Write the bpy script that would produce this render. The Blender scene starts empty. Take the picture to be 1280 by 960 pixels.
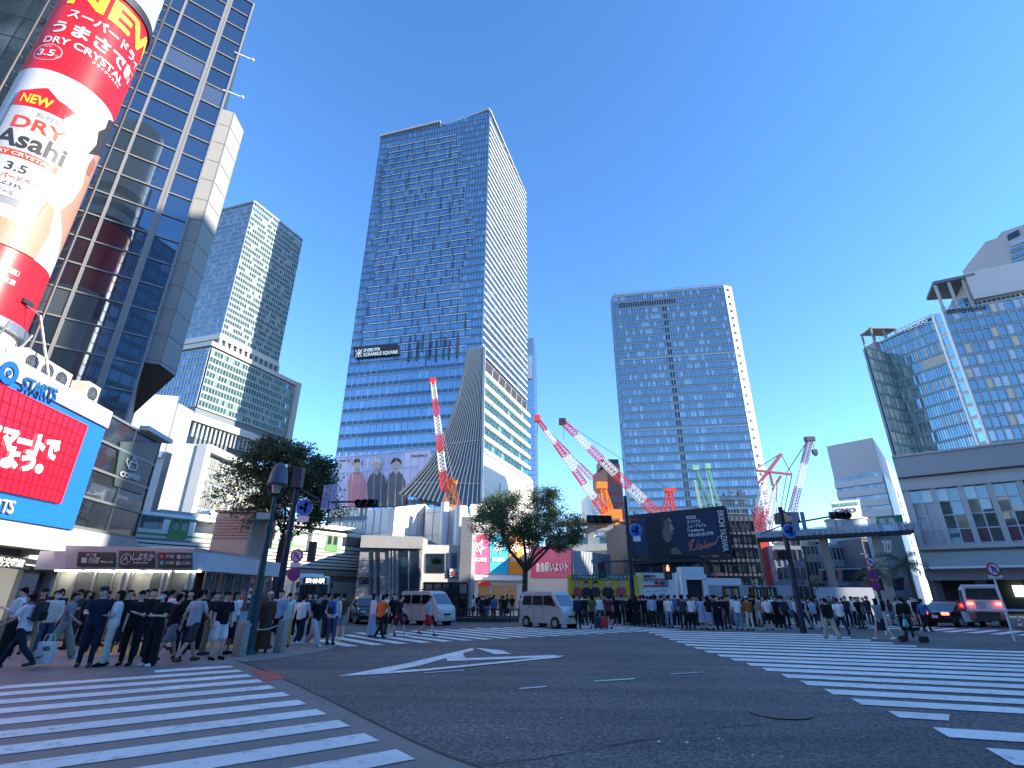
import bpy, bmesh, math, random
from mathutils import Vector, Matrix
import numpy as np
R = math.radians
random.seed(7)
sc = bpy.context.scene
COL = sc.collection
# ------------------------------------------------------------------ camera
PITCH, ROLL, FPX, EYE = R(22.45), R(0.4), 641.0, 1.65
fv = Vector((0, math.cos(PITCH), math.sin(PITCH)))
u0 = Vector((0, -math.sin(PITCH), math.cos(PITCH)))
rv = math.cos(ROLL) * Vector((1, 0, 0)) + math.sin(ROLL) * u0
uv_ = -math.sin(ROLL) * Vector((1, 0, 0)) + math.cos(ROLL) * u0
cd = bpy.data.cameras.new('camera')
cam = bpy.data.objects.new('camera', cd)
COL.objects.link(cam)
m = Matrix((rv, uv_, -fv)).transposed().to_4x4()
m.translation = (0, 0, EYE)
cam.matrix_world = m
cd.sensor_width = 36
cd.lens = 36 * FPX / 1280
cd.clip_start = 0.1
cd.clip_end = 5000
sc.camera = cam
# ------------------------------------------------------------------ light
SUN_EL = R(20.5)
SUNV = Vector((.96 * math.cos(SUN_EL), -.28 * math.cos(SUN_EL), math.sin(SUN_EL)))
w = bpy.data.worlds.new('World')
sc.world = w
w.use_nodes = True
nt = w.node_tree
bg = nt.nodes['Background']
sky = nt.nodes.new('ShaderNodeTexSky')
sky.sky_type = 'NISHITA'
sky.sun_disc = False
sky.sun_elevation = SUN_EL
sky.sun_rotation = math.atan2(SUNV.x, SUNV.y)
sky.altitude = 2200
sky.air_density = 1.0
sky.dust_density = 0.0
sky.ozone_density = 3.8
hs = nt.nodes.new('ShaderNodeHueSaturation')
hs.inputs['Saturation'].default_value = 1.13
hs.inputs['Hue'].default_value = 0.5
nt.links.new(sky.outputs[0], hs.inputs['Color'])
tint = nt.nodes.new('ShaderNodeVectorMath'); tint.operation = 'MULTIPLY'; tint.inputs[1].default_value = (1.0, .94, .93)
nt.links.new(hs.outputs[0], tint.inputs[0]); nt.links.new(tint.outputs[0], bg.inputs[0])
bg.inputs[1].default_value = 0.15
sl = bpy.data.lights.new('sun', 'SUN')
sl.energy = 3.3
sl.angle = R(0.55)
sl.color = (1.0, 0.90, 0.76)
so = bpy.data.objects.new('sun', sl)
COL.objects.link(so)
so.rotation_euler = (-SUNV).to_track_quat('-Z', 'Y').to_euler()
so.location = (40, -60, 80)
sc.view_settings.view_transform = 'Standard'
sc.view_settings.look = 'None'
sc.view_settings.gamma = 1
sc.view_settings.use_curve_mapping = False
sc.view_settings.exposure = 1.9
sc.cycles.max_bounces = 6
sc.cycles.diffuse_bounces = 3
sc.cycles.glossy_bounces = 3

# ------------------------------------------------------------------ pixels of the photograph -> points in the place
def ray(x, y):
    return fv + rv * ((x - 640) / FPX) + uv_ * ((480 - y) / FPX)
def G(x, y, h=0.0):                      # point at height h
    d = ray(x, y); t = (h - EYE) / d.z
    return Vector((d.x * t, d.y * t, h))
def AY(x, y, Y):                         # point at depth Y
    d = ray(x, y); t = Y / d.y
    return Vector((d.x * t, Y, EYE + d.z * t))
def ZA(x, y, P):                         # height seen at pixel above plan point P
    d = ray(x, y); return EYE + d.z / d.y * P[1]
def W(x, y, A, B, off=0.0):              # point on the vertical plane through A and B
    dx, dy = B[0] - A[0], B[1] - A[1]
    l = math.hypot(dx, dy); n = (dy / l, -dx / l)
    ax, ay = A[0] + n[0] * off, A[1] + n[1] * off
    d = ray(x, y)
    t = (ax * n[0] + ay * n[1]) / (d.x * n[0] + d.y * n[1])
    return Vector((d.x * t, d.y * t, EYE + d.z * t))

# ------------------------------------------------------------------ materials
MATS = {}
def mat(name, col, rough=0.6, metal=0.0, spec=0.5, vary=0.0, scale=1.0, bump=0.0, emit=None, estr=1.0):
    if name in MATS: return MATS[name]
    M = bpy.data.materials.new(name); M.use_nodes = True
    n = M.node_tree.nodes; L = M.node_tree.links; b = n['Principled BSDF']
    b.inputs['Base Color'].default_value = (*col, 1)
    b.inputs['Roughness'].default_value = rough
    b.inputs['Metallic'].default_value = metal
    b.inputs['Specular IOR Level'].default_value = spec
    if vary or bump:
        tc = n.new('ShaderNodeTexCoord'); nz = n.new('ShaderNodeTexNoise')
        nz.inputs['Scale'].default_value = scale; nz.inputs['Detail'].default_value = 6
        nz.inputs['Roughness'].default_value = .65
        L.new(tc.outputs['Object'], nz.inputs['Vector'])
        if vary:
            mr = n.new('ShaderNodeMapRange')
            mr.inputs[1].default_value = .25; mr.inputs[2].default_value = .75
            mr.inputs[3].default_value = 1 - vary; mr.inputs[4].default_value = 1 + vary
            L.new(nz.outputs[0], mr.inputs[0])
            vm = n.new('ShaderNodeVectorMath'); vm.operation = 'SCALE'
            vm.inputs[0].default_value = col
            L.new(mr.outputs[0], vm.inputs['Scale'])
            L.new(vm.outputs[0], b.inputs['Base Color'])
        if bump:
            bp = n.new('ShaderNodeBump'); bp.inputs['Strength'].default_value = bump
            bp.inputs['Distance'].default_value = .02
            L.new(nz.outputs[0], bp.inputs['Height']); L.new(bp.outputs[0], b.inputs['Normal'])
    if emit:
        b.inputs['Emission Color'].default_value = (*emit, 1)
        b.inputs['Emission Strength'].default_value = estr
    MATS[name] = M
    return M
def glass(name, refl, inner, fac=0.5, rough=0.02, light=None, pl=0.15, wob=0.0):
    """coated facade glass: a mirror layer over a dim room; rnd picks panes with pale blinds"""
    if name in MATS: return MATS[name]
    M = bpy.data.materials.new(name); M.use_nodes = True
    n = M.node_tree.nodes; L = M.node_tree.links
    b = n['Principled BSDF']; out = n['Material Output']
    at = n.new('ShaderNodeAttribute'); at.attribute_name = 'rnd'; at.attribute_type = 'GEOMETRY'
    cr = n.new('ShaderNodeValToRGB')
    e = cr.color_ramp.elements
    e[0].position = 0; e[0].color = (*[c * .7 for c in inner], 1)
    e[1].position = 1 - pl; e[1].color = (*[c * 1.2 for c in inner], 1)
    e2 = cr.color_ramp.elements.new(min(.999, 1 - pl + .02)); e2.color = (*(light or inner), 1)
    L.new(at.outputs['Fac'], cr.inputs[0]); L.new(cr.outputs[0], b.inputs['Base Color'])
    b.inputs['Roughness'].default_value = .25
    g = n.new('ShaderNodeBsdfGlossy'); g.inputs['Color'].default_value = (*refl, 1); g.inputs['Roughness'].default_value = rough
    mx = n.new('ShaderNodeMixShader')
    fr = n.new('ShaderNodeLayerWeight'); fr.inputs[0].default_value = .35
    mr = n.new('ShaderNodeMapRange'); mr.inputs[3].default_value = fac; mr.inputs[4].default_value = min(1, fac + .45)
    L.new(fr.outputs['Fresnel'], mr.inputs[0]); L.new(mr.outputs[0], mx.inputs[0])
    L.new(b.outputs[0], mx.inputs[1]); L.new(g.outputs[0], mx.inputs[2]); L.new(mx.outputs[0], out.inputs[0])
    if wob:
        tc = n.new('ShaderNodeTexCoord'); nz = n.new('ShaderNodeTexNoise'); nz.inputs['Scale'].default_value = .35
        bp = n.new('ShaderNodeBump'); bp.inputs['Strength'].default_value = wob; bp.inputs['Distance'].default_value = .05
        L.new(tc.outputs['Object'], nz.inputs['Vector']); L.new(nz.outputs[0], bp.inputs['Height'])
        L.new(bp.outputs[0], g.inputs['Normal'])
    MATS[name] = M
    return M

# ------------------------------------------------------------------ objects
def tag(o, label=None, cat=None, group=None, kind=None):
    if label: o['label'] = label
    if cat: o['category'] = cat
    if group: o['group'] = group
    if kind: o['kind'] = kind
    return o
def thing(name, label, cat, loc=(0, 0, 0), rz=0.0, group=None):
    o = bpy.data.objects.new(name, None)
    o.empty_display_size = .3
    COL.objects.link(o); o.location = loc; o.rotation_euler = (0, 0, rz)
    return tag(o, label, cat, group)
def put(o, parent, local=False):
    if parent is not None:
        o.parent = parent
        if not local:
            pm = Matrix.LocRotScale(parent.location, parent.rotation_euler, parent.scale)
            if parent.parent is not None: pm = Matrix.Identity(4)
            o.matrix_parent_inverse = pm.inverted()
            if parent.parent is not None:
                q = parent.parent
                o.matrix_parent_inverse = (Matrix.LocRotScale(q.location, q.rotation_euler, q.scale) @ parent.matrix_parent_inverse).inverted()
    return o
class MB:
    def __init__(s): s.v = []; s.f = []; s.m = []; s.r = []
    def face(s, pts, m=0, r=None):
        i = len(s.v); s.v += [tuple(p) for p in pts]; s.f.append(tuple(range(i, i + len(pts)))); s.m.append(m)
        s.r.append(random.random() if r is None else r)
    def raw(s, vs, fs, m=0, r=None):
        i = len(s.v); s.v += [tuple(p) for p in vs]
        rr = random.random() if r is None else r
        for f in fs: s.f.append(tuple(j + i for j in f)); s.m.append(m); s.r.append(rr)
    def box(s, c, d, m=0, rz=0.0, r=None):
        x, y, z = d[0] / 2, d[1] / 2, d[2] / 2; cs, sn = math.cos(rz), math.sin(rz)
        vs = []
        for sx, sy, sz in ((-1,-1,-1),(1,-1,-1),(1,1,-1),(-1,1,-1),(-1,-1,1),(1,-1,1),(1,1,1),(-1,1,1)):
            px, py = sx * x, sy * y
            vs.append((c[0] + px * cs - py * sn, c[1] + px * sn + py * cs, c[2] + sz * z))
        s.raw(vs, [(0,3,2,1),(4,5,6,7),(0,1,5,4),(1,2,6,5),(2,3,7,6),(3,0,4,7)], m, r)
    def beam(s, a, b, wx, wy, up=(0, 0, 1), m=0):
        a = Vector(a); b = Vector(b); d = (b - a)
        if d.length < 1e-6: return
        d.normalize(); up = Vector(up)
        if abs(d.dot(up)) > .98: up = Vector((0, 1, 0)) if abs(d.y) < .9 else Vector((1, 0, 0))
        x = d.cross(up).normalized() * wx / 2; y = x.cross(d).normalized() * wy / 2
        vs = [a - x - y, a + x - y, a + x + y, a - x + y, b - x - y, b + x - y, b + x + y, b - x + y]
        s.raw(vs, [(0,3,2,1),(4,5,6,7),(0,1,5,4),(1,2,6,5),(2,3,7,6),(3,0,4,7)], m)
    def tube(s, a, b, r0, r1=None, n=8, m=0, caps=True):
        r1 = r0 if r1 is None else r1
        a = Vector(a); b = Vector(b); d = (b - a)
        if d.length < 1e-6: return
        d.normalize(); up = Vector((0, 0, 1)) if abs(d.z) < .9 else Vector((1, 0, 0))
        x = d.cross(up).normalized(); y = x.cross(d)
        vs = []
        for p, r in ((a, r0), (b, r1)):
            for k in range(n):
                t = 2 * math.pi * k / n; vs.append(p + x * (r * math.cos(t)) + y * (r * math.sin(t)))
        fs = [(k, (k + 1) % n, n + (k + 1) % n, n + k) for k in range(n)]
        if caps: fs += [tuple(range(n))[::-1], tuple(range(n, 2 * n))]
        s.raw(vs, fs, m)
    def path(s, pts, r, n=6, m=0):
        for a, b in zip(pts[:-1], pts[1:]): s.tube(a, b, r, r, n, m)
    def ell(s, c, r, n=10, k=6, m=0, z0=-1.0, z1=1.0):
        vs = []; fs = []
        for i in range(k + 1):
            t = -math.pi / 2 + math.pi * i / k
            for j in range(n):
                a = 2 * math.pi * j / n
                vs.append((c[0] + r[0] * math.cos(t) * math.cos(a), c[1] + r[1] * math.cos(t) * math.sin(a), c[2] + r[2] * min(z1, max(z0, math.sin(t)))))
        for i in range(k):
            for j in range(n):
                fs.append((i * n + j, i * n + (j + 1) % n, (i + 1) * n + (j + 1) % n, (i + 1) * n + j))
        s.raw(vs, fs, m)
    def cap(s, a, b, r0, r1, n=10):
        """rounded tapered limb"""
        a = Vector(a); b = Vector(b); d = b - a; L = d.length
        d = d / L if L > 1e-6 else Vector((0, 0, 1))
        up = Vector((0, 0, 1)) if abs(d.z) < .9 else Vector((1, 0, 0))
        x = d.cross(up).normalized(); y = x.cross(d)
        rings = []
        for t in (-1, -.8, -.4, 0): rings.append((a + d * (r0 * t), r0 * math.sqrt(max(0.0009, 1 - t * t))))
        for t in (0, .4, .8, 1): rings.append((b + d * (r1 * t), r1 * math.sqrt(max(0.0009, 1 - t * t))))
        s.rings([(c, r, r) for c, r in rings], x, y, n)
    def rings(s, rg, x=Vector((1, 0, 0)), y=Vector((0, 1, 0)), n=14, m=0):
        vs = []; fs = []
        for c, rx, ry in rg:
            c = Vector(c)
            for k in range(n):
                t = 2 * math.pi * k / n; vs.append(c + x * (rx * math.cos(t)) + y * (ry * math.sin(t)))
        q = len(rg)
        for i in range(q - 1):
            for k in range(n): fs.append((i * n + k, i * n + (k + 1) % n, (i + 1) * n + (k + 1) % n, (i + 1) * n + k))
        fs += [tuple(range(n))[::-1], tuple(range((q - 1) * n, q * n))]
        s.raw(vs, fs, m)
    def prism(s, poly, z0, z1, m=0, mt=None):
        n = len(poly)
        a = sum(poly[i][0] * poly[(i + 1) % n][1] - poly[(i + 1) % n][0] * poly[i][1] for i in range(n))
        if a < 0: poly = poly[::-1]
        vs = [(p[0], p[1], z0) for p in poly] + [(p[0], p[1], z1) for p in poly]
        s.raw(vs, [(i, (i + 1) % n, n + (i + 1) % n, n + i) for i in range(n)], m)
        s.raw(vs, [tuple(range(n))[::-1], tuple(range(n, 2 * n))], m if mt is None else mt)
    def extr(s, pts, nrm, t, m=0):
        """flat outline given thickness t along nrm (outwards)"""
        nrm = Vector(nrm); P = [Vector(p) for p in pts]; n = len(P)
        area = Vector((0, 0, 0))
        for i in range(n): area += P[i].cross(P[(i + 1) % n])
        if area.dot(nrm) < 0: P = P[::-1]
        vs = [p for p in P] + [p + nrm * t for p in P]
        s.raw(vs, [tuple(range(n))[::-1], tuple(range(n, 2 * n))] + [(i, (i + 1) % n, n + (i + 1) % n, n + i) for i in range(n)], m)
    def mesh(s, name, mats, smooth=False):
        me = bpy.data.meshes.new(name)
        me.from_pydata(s.v, [], s.f)
        mats = mats if isinstance(mats, (list, tuple)) else [mats]
        for q in mats: me.materials.append(q)
        if s.f:
            me.polygons.foreach_set('material_index', s.m)
            at = me.attributes.new('rnd', 'FLOAT', 'FACE'); at.data.foreach_set('value', s.r)
            if smooth: me.polygons.foreach_set('use_smooth', [True] * len(s.f))
        me.update()
        return me
    def build(s, name, mats, parent=None, smooth=False, local=False):
        o = bpy.data.objects.new(name, s.mesh(name, mats, smooth)); COL.objects.link(o)
        return put(o, parent, local)
def autosmooth(o, ang=40):
    me = o.data
    bm = bmesh.new(); bm.from_mesh(me)
    bmesh.ops.remove_doubles(bm, verts=bm.verts, dist=1e-4)
    for f in bm.faces: f.smooth = True
    for e in bm.edges:
        e.smooth = not (len(e.link_faces) == 2 and e.calc_face_angle(0) > R(ang))
    bm.to_mesh(me); bm.free()
    return o
def bevel(o, w, seg=2, ang=30):
    bm = bmesh.new(); bm.from_mesh(o.data)
    bmesh.ops.remove_doubles(bm, verts=bm.verts, dist=1e-4)
    ed = [e for e in bm.edges if len(e.link_faces) == 2 and e.calc_face_angle(0) > R(ang)]
    bmesh.ops.bevel(bm, geom=ed, offset=w, segments=seg, affect='EDGES', profile=.6)
    bm.to_mesh(o.data); bm.free()
    return autosmooth(o, 35)
def copy_tree(o, parent=None):
    c = o.copy(); COL.objects.link(c)
    if parent is not None: c.parent = parent
    for ch in list(o.children): copy_tree(ch, c)
    return c
def text_mesh(s, size, extr=0.0, bold=0.0, width=None, align='LEFT', sp=1.0):
    cu = bpy.data.curves.new('lettering', 'FONT'); cu.body = s; cu.size = size; cu.extrude = extr
    cu.offset = bold; cu.align_x = align; cu.space_character = sp; cu.resolution_u = 3
    o = bpy.data.objects.new('lettering', cu); COL.objects.link(o)
    bpy.context.view_layer.update()
    me = bpy.data.meshes.new_from_object(o)
    bpy.data.objects.remove(o); bpy.data.curves.remove(cu)
    if width and len(me.vertices):
        xs = [v.co.x for v in me.vertices]; x0 = min(xs); k = width / max(1e-6, max(xs) - x0)
        for v in me.vertices: v.co.x = (v.co.x - x0) * k
    return me
def text(s, parent, org, xd, ud, size, material, extr=.02, bold=0.0, width=None, align='LEFT', name='lettering', sp=1.0):
    me = text_mesh(s, size, extr, bold, width, align, sp)
    if not len(me.vertices): print('EMPTY TEXT', s)
    me.name = name
    me.materials.clear(); me.materials.append(material)
    X = Vector(xd).normalized(); U = Vector(ud); U = (U - X * U.dot(X)).normalized(); N = X.cross(U)
    M = Matrix((X, U, N)).transposed().to_4x4(); M.translation = Vector(org) + N * .02
    me.transform(M)
    o = bpy.data.objects.new(name, me); COL.objects.link(o)
    return put(o, parent)
def wtext(s, parent, A, B, p0, p1, hpx, material, off=.05, extr=.02, bold=0.0, name='lettering'):
    """lettering on wall AB with its baseline from pixel p0 to p1 and cap height hpx pixels"""
    a = W(p0[0], p0[1], A, B, off); b = W(p1[0], p1[1], A, B, off)
    t = W(p0[0], p0[1] - hpx, A, B, off)
    h = (t - a).length
    me_h = h / .72
    return text(s, parent, a, b - a, (0, 0, 1), me_h, material, extr, bold * me_h, (b - a).length, name=name)

# curtain wall on any four corners (bottom left, bottom right, top right, top left seen from outside)
def facade(parent, q, nf, nc, gm, mm=None, bm_=None, band=.25, mw=.12, md=.15, bh=.15, bd=.12, tilt=.02, every=1, gname='glazing', spand=None, skip=None, bevery=1):
    A0, B0, B1, A1 = [Vector(p) for p in q]
    def P(u, v): return (A0 * (1 - u) + B0 * u) * (1 - v) + (A1 * (1 - u) + B1 * u) * v
    n = (B0 - A0).cross(A1 - A0).normalized()
    g = MB()
    for i in range(nc):
        for j in range(nf):
            u0_, u1_, v0, v1 = i / nc, (i + 1) / nc, j / nf, (j + 1) / nf
            mi = 0
            if skip:
                k = skip(i, j)
                if k is None: continue
                mi = k
            vb = v0 + (v1 - v0) * band
            if band > 0: g.face([P(u0_, v0), P(u1_, v0), P(u1_, vb), P(u0_, vb)], 1)
            t = [n * (random.uniform(-1, 1) * tilt) for _ in range(3)]
            a, b, c, d = P(u0_, vb) + t[0], P(u1_, vb) + t[1], P(u1_, v1) + t[2], P(u0_, v1) + (t[0] + t[2] - t[1])
            g.face([a, b, c, d], mi)
    mats_ = [gm, spand or gm] + ([MATS_EXTRA[k] for k in MATS_EXTRA] if skip else [])
    o = g.build(gname, mats_, parent)
    if mm:
        k = MB()
        for i in range(0, nc + 1, every): k.beam(P(i / nc, 0) + n * md / 2, P(i / nc, 1) + n * md / 2, mw, md, n)
        k.build('mullion', mm, parent)
    if bm_:
        k = MB()
        for j in range(0, nf + 1, bevery): k.beam(P(0, j / nf) + n * bd / 2, P(1, j / nf) + n * bd / 2, bd, bh)
        k.build('floor_band', bm_, parent)
    return o
MATS_EXTRA = {}
def V3(p, z): return Vector((p[0], p[1], z))
def wall_q(A, B, z0, z1): return [V3(A, z0), V3(B, z0), V3(B, z1), V3(A, z1)]
def nrm2(A, B):
    d = Vector((B[0] - A[0], B[1] - A[1])).normalized(); return Vector((d.y, -d.x, 0))
def lerp(a, b, t): return a + (b - a) * t
# ------------------------------------------------------------------ shared materials
WHITE = mat('white_paint', (.75, .76, .76), .5, vary=.06, scale=.8)
CREAM = mat('cream_panel', (.66, .62, .54), .6, vary=.08, scale=.5)
GREY = mat('grey_panel', (.34, .35, .37), .6, vary=.1, scale=.4)
LGREY = mat('pale_grey_panel', (.40, .405, .41), .55, vary=.08, scale=.4)
DARK = mat('dark_metal', (.03, .033, .04), .45, .2, vary=.2, scale=1)
BLACK = mat('black', (.012, .012, .014), .5)
STEEL = mat('steel', (.45, .46, .48), .35, .8, vary=.1, scale=2)
ALU = mat('aluminium', (.62, .64, .66), .35, .6)
CONC = mat('concrete', (.36, .345, .32), .8, vary=.14, scale=.5, bump=.3)
STONE = mat('grey_stone', (.27, .265, .26), .7, vary=.14, scale=.6, bump=.3)
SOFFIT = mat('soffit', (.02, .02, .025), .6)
RED = mat('red_paint', (.62, .045, .035), .45, vary=.12, scale=2)
CWHITE = mat('crane_white', (.74, .73, .72), .45, vary=.12, scale=2)
ORANGE = mat('orange_paint', (.80, .24, .03), .45, vary=.12, scale=2)
GREEN = mat('green_paint', (.03, .30, .16), .5, vary=.2, scale=1)
INTER = mat('dim_interior', (.035, .035, .038), .7, vary=.5, scale=.8)
PLASTERW = mat('white_sheeting', (.74, .74, .72), .6, vary=.05, scale=.3, bump=.4)
RAIL = mat('railing_paint', (.35, .42, .47), .5)

# ------------------------------------------------------------------ ground
def road_mat():
    M = bpy.data.materials.new('asphalt'); M.use_nodes = True
    n = M.node_tree.nodes; L = M.node_tree.links; b = n['Principled BSDF']
    tc = n.new('ShaderNodeTexCoord')
    big = n.new('ShaderNodeTexNoise'); big.inputs['Scale'].default_value = .22; big.inputs['Detail'].default_value = 5
    fine = n.new('ShaderNodeTexNoise'); fine.inputs['Scale'].default_value = 17; fine.inputs['Detail'].default_value = 5; fine.inputs['Roughness'].default_value = .8
    vor = n.new('ShaderNodeTexVoronoi'); vor.inputs['Scale'].default_value = 26
    st = n.new('ShaderNodeTexNoise'); st.inputs['Scale'].default_value = 1.0; st.inputs['Detail'].default_value = 4
    mp = n.new('ShaderNodeMapping'); mp.inputs['Rotation'].default_value = (0, 0, R(-38)); mp.inputs['Scale'].default_value = (.16, 1.5, 1)
    L.new(tc.outputs['Object'], mp.inputs[0]); L.new(mp.outputs[0], st.inputs['Vector'])
    for q in (big, fine, vor): L.new(tc.outputs['Object'], q.inputs['Vector'])
    def mr(src, a, b_, c, d):
        k = n.new('ShaderNodeMapRange'); k.inputs[1].default_value = a; k.inputs[2].default_value = b_; k.inputs[3].default_value = c; k.inputs[4].default_value = d
        L.new(src, k.inputs[0]); return k.outputs[0]
    def mul(a, b_):
        k = n.new('ShaderNodeMath'); k.operation = 'MULTIPLY'; L.new(a, k.inputs[0]); L.new(b_, k.inputs[1]); return k.outputs[0]
    f = mul(mul(mr(big.outputs[0], .3, .7, .74, 1.24), mr(fine.outputs[0], .36, .66, .25, 2.0)), mul(mr(vor.outputs['Color'], 0, 1, .4, 1.7), mr(st.outputs[0], .3, .7, .74, 1.26)))
    vm = n.new('ShaderNodeVectorMath'); vm.operation = 'SCALE'; vm.inputs[0].default_value = (.112, .101, .088)
    L.new(f, vm.inputs['Scale']); L.new(vm.outputs[0], b.inputs['Base Color'])
    b.inputs['Roughness'].default_value = .78
    bp = n.new('ShaderNodeBump'); bp.inputs['Strength'].default_value = .6; bp.inputs['Distance'].default_value = .008
    L.new(fine.outputs[0], bp.inputs['Height']); L.new(bp.outputs[0], b.inputs['Normal'])
    return M
ASPH = road_mat()
def worn_mat(name, col, under, lo=.62, hi=.72, sc1=3.0):
    """paint worn through to what lies below"""
    M = bpy.data.materials.new(name); M.use_nodes = True
    n = M.node_tree.nodes; L = M.node_tree.links; b = n['Principled BSDF']
    tc = n.new('ShaderNodeTexCoord'); nz = n.new('ShaderNodeTexNoise'); nz.inputs['Scale'].default_value = sc1; nz.inputs['Detail'].default_value = 9; nz.inputs['Roughness'].default_value = .72
    n2 = n.new('ShaderNodeTexNoise'); n2.inputs['Scale'].default_value = .7; n2.inputs['Detail'].default_value = 4
    L.new(tc.outputs['Object'], nz.inputs['Vector']); L.new(tc.outputs['Object'], n2.inputs['Vector'])
    k = n.new('ShaderNodeMapRange'); k.inputs[1].default_value = lo; k.inputs[2].default_value = hi
    L.new(nz.outputs[0], k.inputs[0])
    k2 = n.new('ShaderNodeMapRange'); k2.inputs[1].default_value = .3; k2.inputs[2].default_value = .7; k2.inputs[3].default_value = .84; k2.inputs[4].default_value = 1.08
    L.new(n2.outputs[0], k2.inputs[0])
    vm = n.new('ShaderNodeVectorMath'); vm.operation = 'SCALE'; vm.inputs[0].default_value = col; L.new(k2.outputs[0], vm.inputs['Scale'])
    mx = n.new('ShaderNodeMix'); mx.data_type = 'RGBA'
    L.new(k.outputs[0], mx.inputs[0]); L.new(vm.outputs[0], mx.inputs[6]); mx.inputs[7].default_value = (*under, 1)
    L.new(mx.outputs[2], b.inputs['Base Color']); b.inputs['Roughness'].default_value = .6
    return M
PAINT = worn_mat('road_paint', (.86, .83, .75), (.25, .24, .22), .54, .70, 4.0)
PAINT2 = worn_mat('old_road_paint', (.60, .61, .62), (.09, .09, .095), .54, .66, 5)
PAVE = worn_mat('concrete_paving', (.215, .195, .17), (.085, .08, .077), .56, .8, 1.6)
SIDE = worn_mat('sidewalk_paving', (.26, .25, .22), (.10, .095, .09), .56, .8, 1.2)
REDP = worn_mat('red_road_paint', (.52, .10, .07), (.14, .08, .07), .55, .75, 4)
YEL = worn_mat('tactile_yellow', (.52, .33, .07), (.22, .17, .10), .48, .7, 5)
TAR = mat('tar_seam', (.013, .013, .014), .6)
g = MB(); g.face([(-900, -300, 0), (900, -300, 0), (900, 1500, 0), (-900, 1500, 0)])
tag(g.build('road', ASPH), kind='structure')
def sheet(name, pts, z, m, kind='structure'):
    b = MB(); b.face([(p[0], p[1], z) for p in pts])
    o = b.build(name, m)
    bm = bmesh.new(); bm.from_mesh(o.data)
    for f in bm.faces:
        if f.normal.z < 0: f.normal_flip()
    bm.to_mesh(o.data); bm.free()
    return tag(o, kind=kind)
E1 = Vector((.80, .60)).normalized(); E2 = Vector((.615, -.79)).normalized()
# concrete apron under the left crossing
seam = [G(296, 826), G(330, 838), G(372, 857), G(420, 880), G(470, 905), G(520, 929), G(560, 946), G(600, 960)]
apron = [(p.x, p.y) for p in seam] + [(1.2, 4.2), (3.5, 1.2), (3, -6), (-30, -6), (-30, 14.0), (-14, 13.7), (-9, 14.2)]
sheet('crossing_apron', apron, .004, PAVE)
b = MB()
ps = [G(296, 826), G(330, 838), G(372, 857), G(420, 880), G(470, 905), G(520, 929), G(560, 946), G(600, 960), Vector((1.2, 4.2, 0))]
for a, c in zip(ps[:-1], ps[1:]):
    d = (c - a).normalized(); nn = Vector((-d.y, d.x, 0)) * .03
    b.face([a - nn + Vector((0, 0, .006)), c - nn + Vector((0, 0, .006)), c + nn + Vector((0, 0, .006)), a + nn + Vector((0, 0, .006))])
# tar lines and cracks in the roadway
def crack(pix, wd=.012):
    pts = []
    for a, c in zip(pix[:-1], pix[1:]):
        A, B = G(*a), G(*c); n = max(2, int((B - A).length / .12))
        for i in range(n):
            p = A.lerp(B, i / n); pts.append(Vector((p.x + random.uniform(-.02, .02), p.y + random.uniform(-.02, .02), .005)))
    for a, c in zip(pts[:-1], pts[1:]):
        d = (c - a).normalized(); nn = Vector((-d.y, d.x, 0)) * wd * random.uniform(.3, 1.2)
        b.face([a - nn, c - nn, c + nn, a + nn])
crack([(600, 958), (700, 944), (790, 928), (880, 912), (960, 905)])
crack([(960, 905), (1010, 888), (1075, 880)], .007)
crack([(560, 874), (700, 862), (830, 848), (1000, 842)], .006)
crack([(360, 852), (420, 852)], .01)
crack([(405, 880), (395, 876), (380, 872), (300, 862), (200, 870)], .006)
crack([(340, 942), (350, 950), (352, 958)], .008)
tag(b.build('road_seam', TAR), kind='structure')
# sidewalk on the left where the crowd waits, station plaza on the right
sheet('sidewalk', [(-60, 14.0), (-14, 13.7), (-9.2, 14.25), (-7.1, 14.9), (-6.4, 16.4), (-5.9, 18.6), (-6.1, 21.0), (-7.0, 22.6), (-8.4, 24.0), (-10.5, 27), (-11.5, 31), (-12.6, 38), (-60, 60)], .006, SIDE)
sheet('plaza_paving', [(4.0, 34.9), (9.5, 34.6), (14, 31.6), (20, 33.5), (22, 37), (26, 44), (70, 60), (90, 90), (-25, 90), (-16, 52), (-6, 42), (0, 37.5)], .004, SIDE)
for px0, px1, y0, y1 in ((105, 190, 812, 800), (232, 300, 803, 795), (385, 425, 796, 790)):
    A = G(px0, y0 + 8); B = G(px1, y0 + 8); Cc = G(px1, y1 + 8); D = G(px0, y1 + 8)
    sheet('tactile_paving', [A, B, Cc, D], .010, YEL)
sheet('red_road_marking', [G(312, 838), G(345, 840), G(357, 849), G(330, 851)], .010, REDP)
# painted markings, stripe by stripe
def stripes(name, O, sd, cd, wid, pitch, n, lens, m, z=.012):
    b = MB()
    for i in range(n):
        l0, l1 = lens(i)
        for a in (0,):
            p = O + cd * (pitch * i)
            q = p + cd * wid
            b.face([(p + sd * l0[0]).to_3d() + Vector((0, 0, z)), (p + sd * l1[0]).to_3d() + Vector((0, 0, z)), (q + sd * l1[1]).to_3d() + Vector((0, 0, z)), (q + sd * l0[1]).to_3d() + Vector((0, 0, z))])
    o = b.build(name, m)
    bm = bmesh.new(); bm.from_mesh(o.data)
    for f in bm.faces:
        if f.normal.z < 0: f.normal_flip()
    bm.to_mesh(o.data); bm.free()
    return tag(o, kind='structure')
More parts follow.
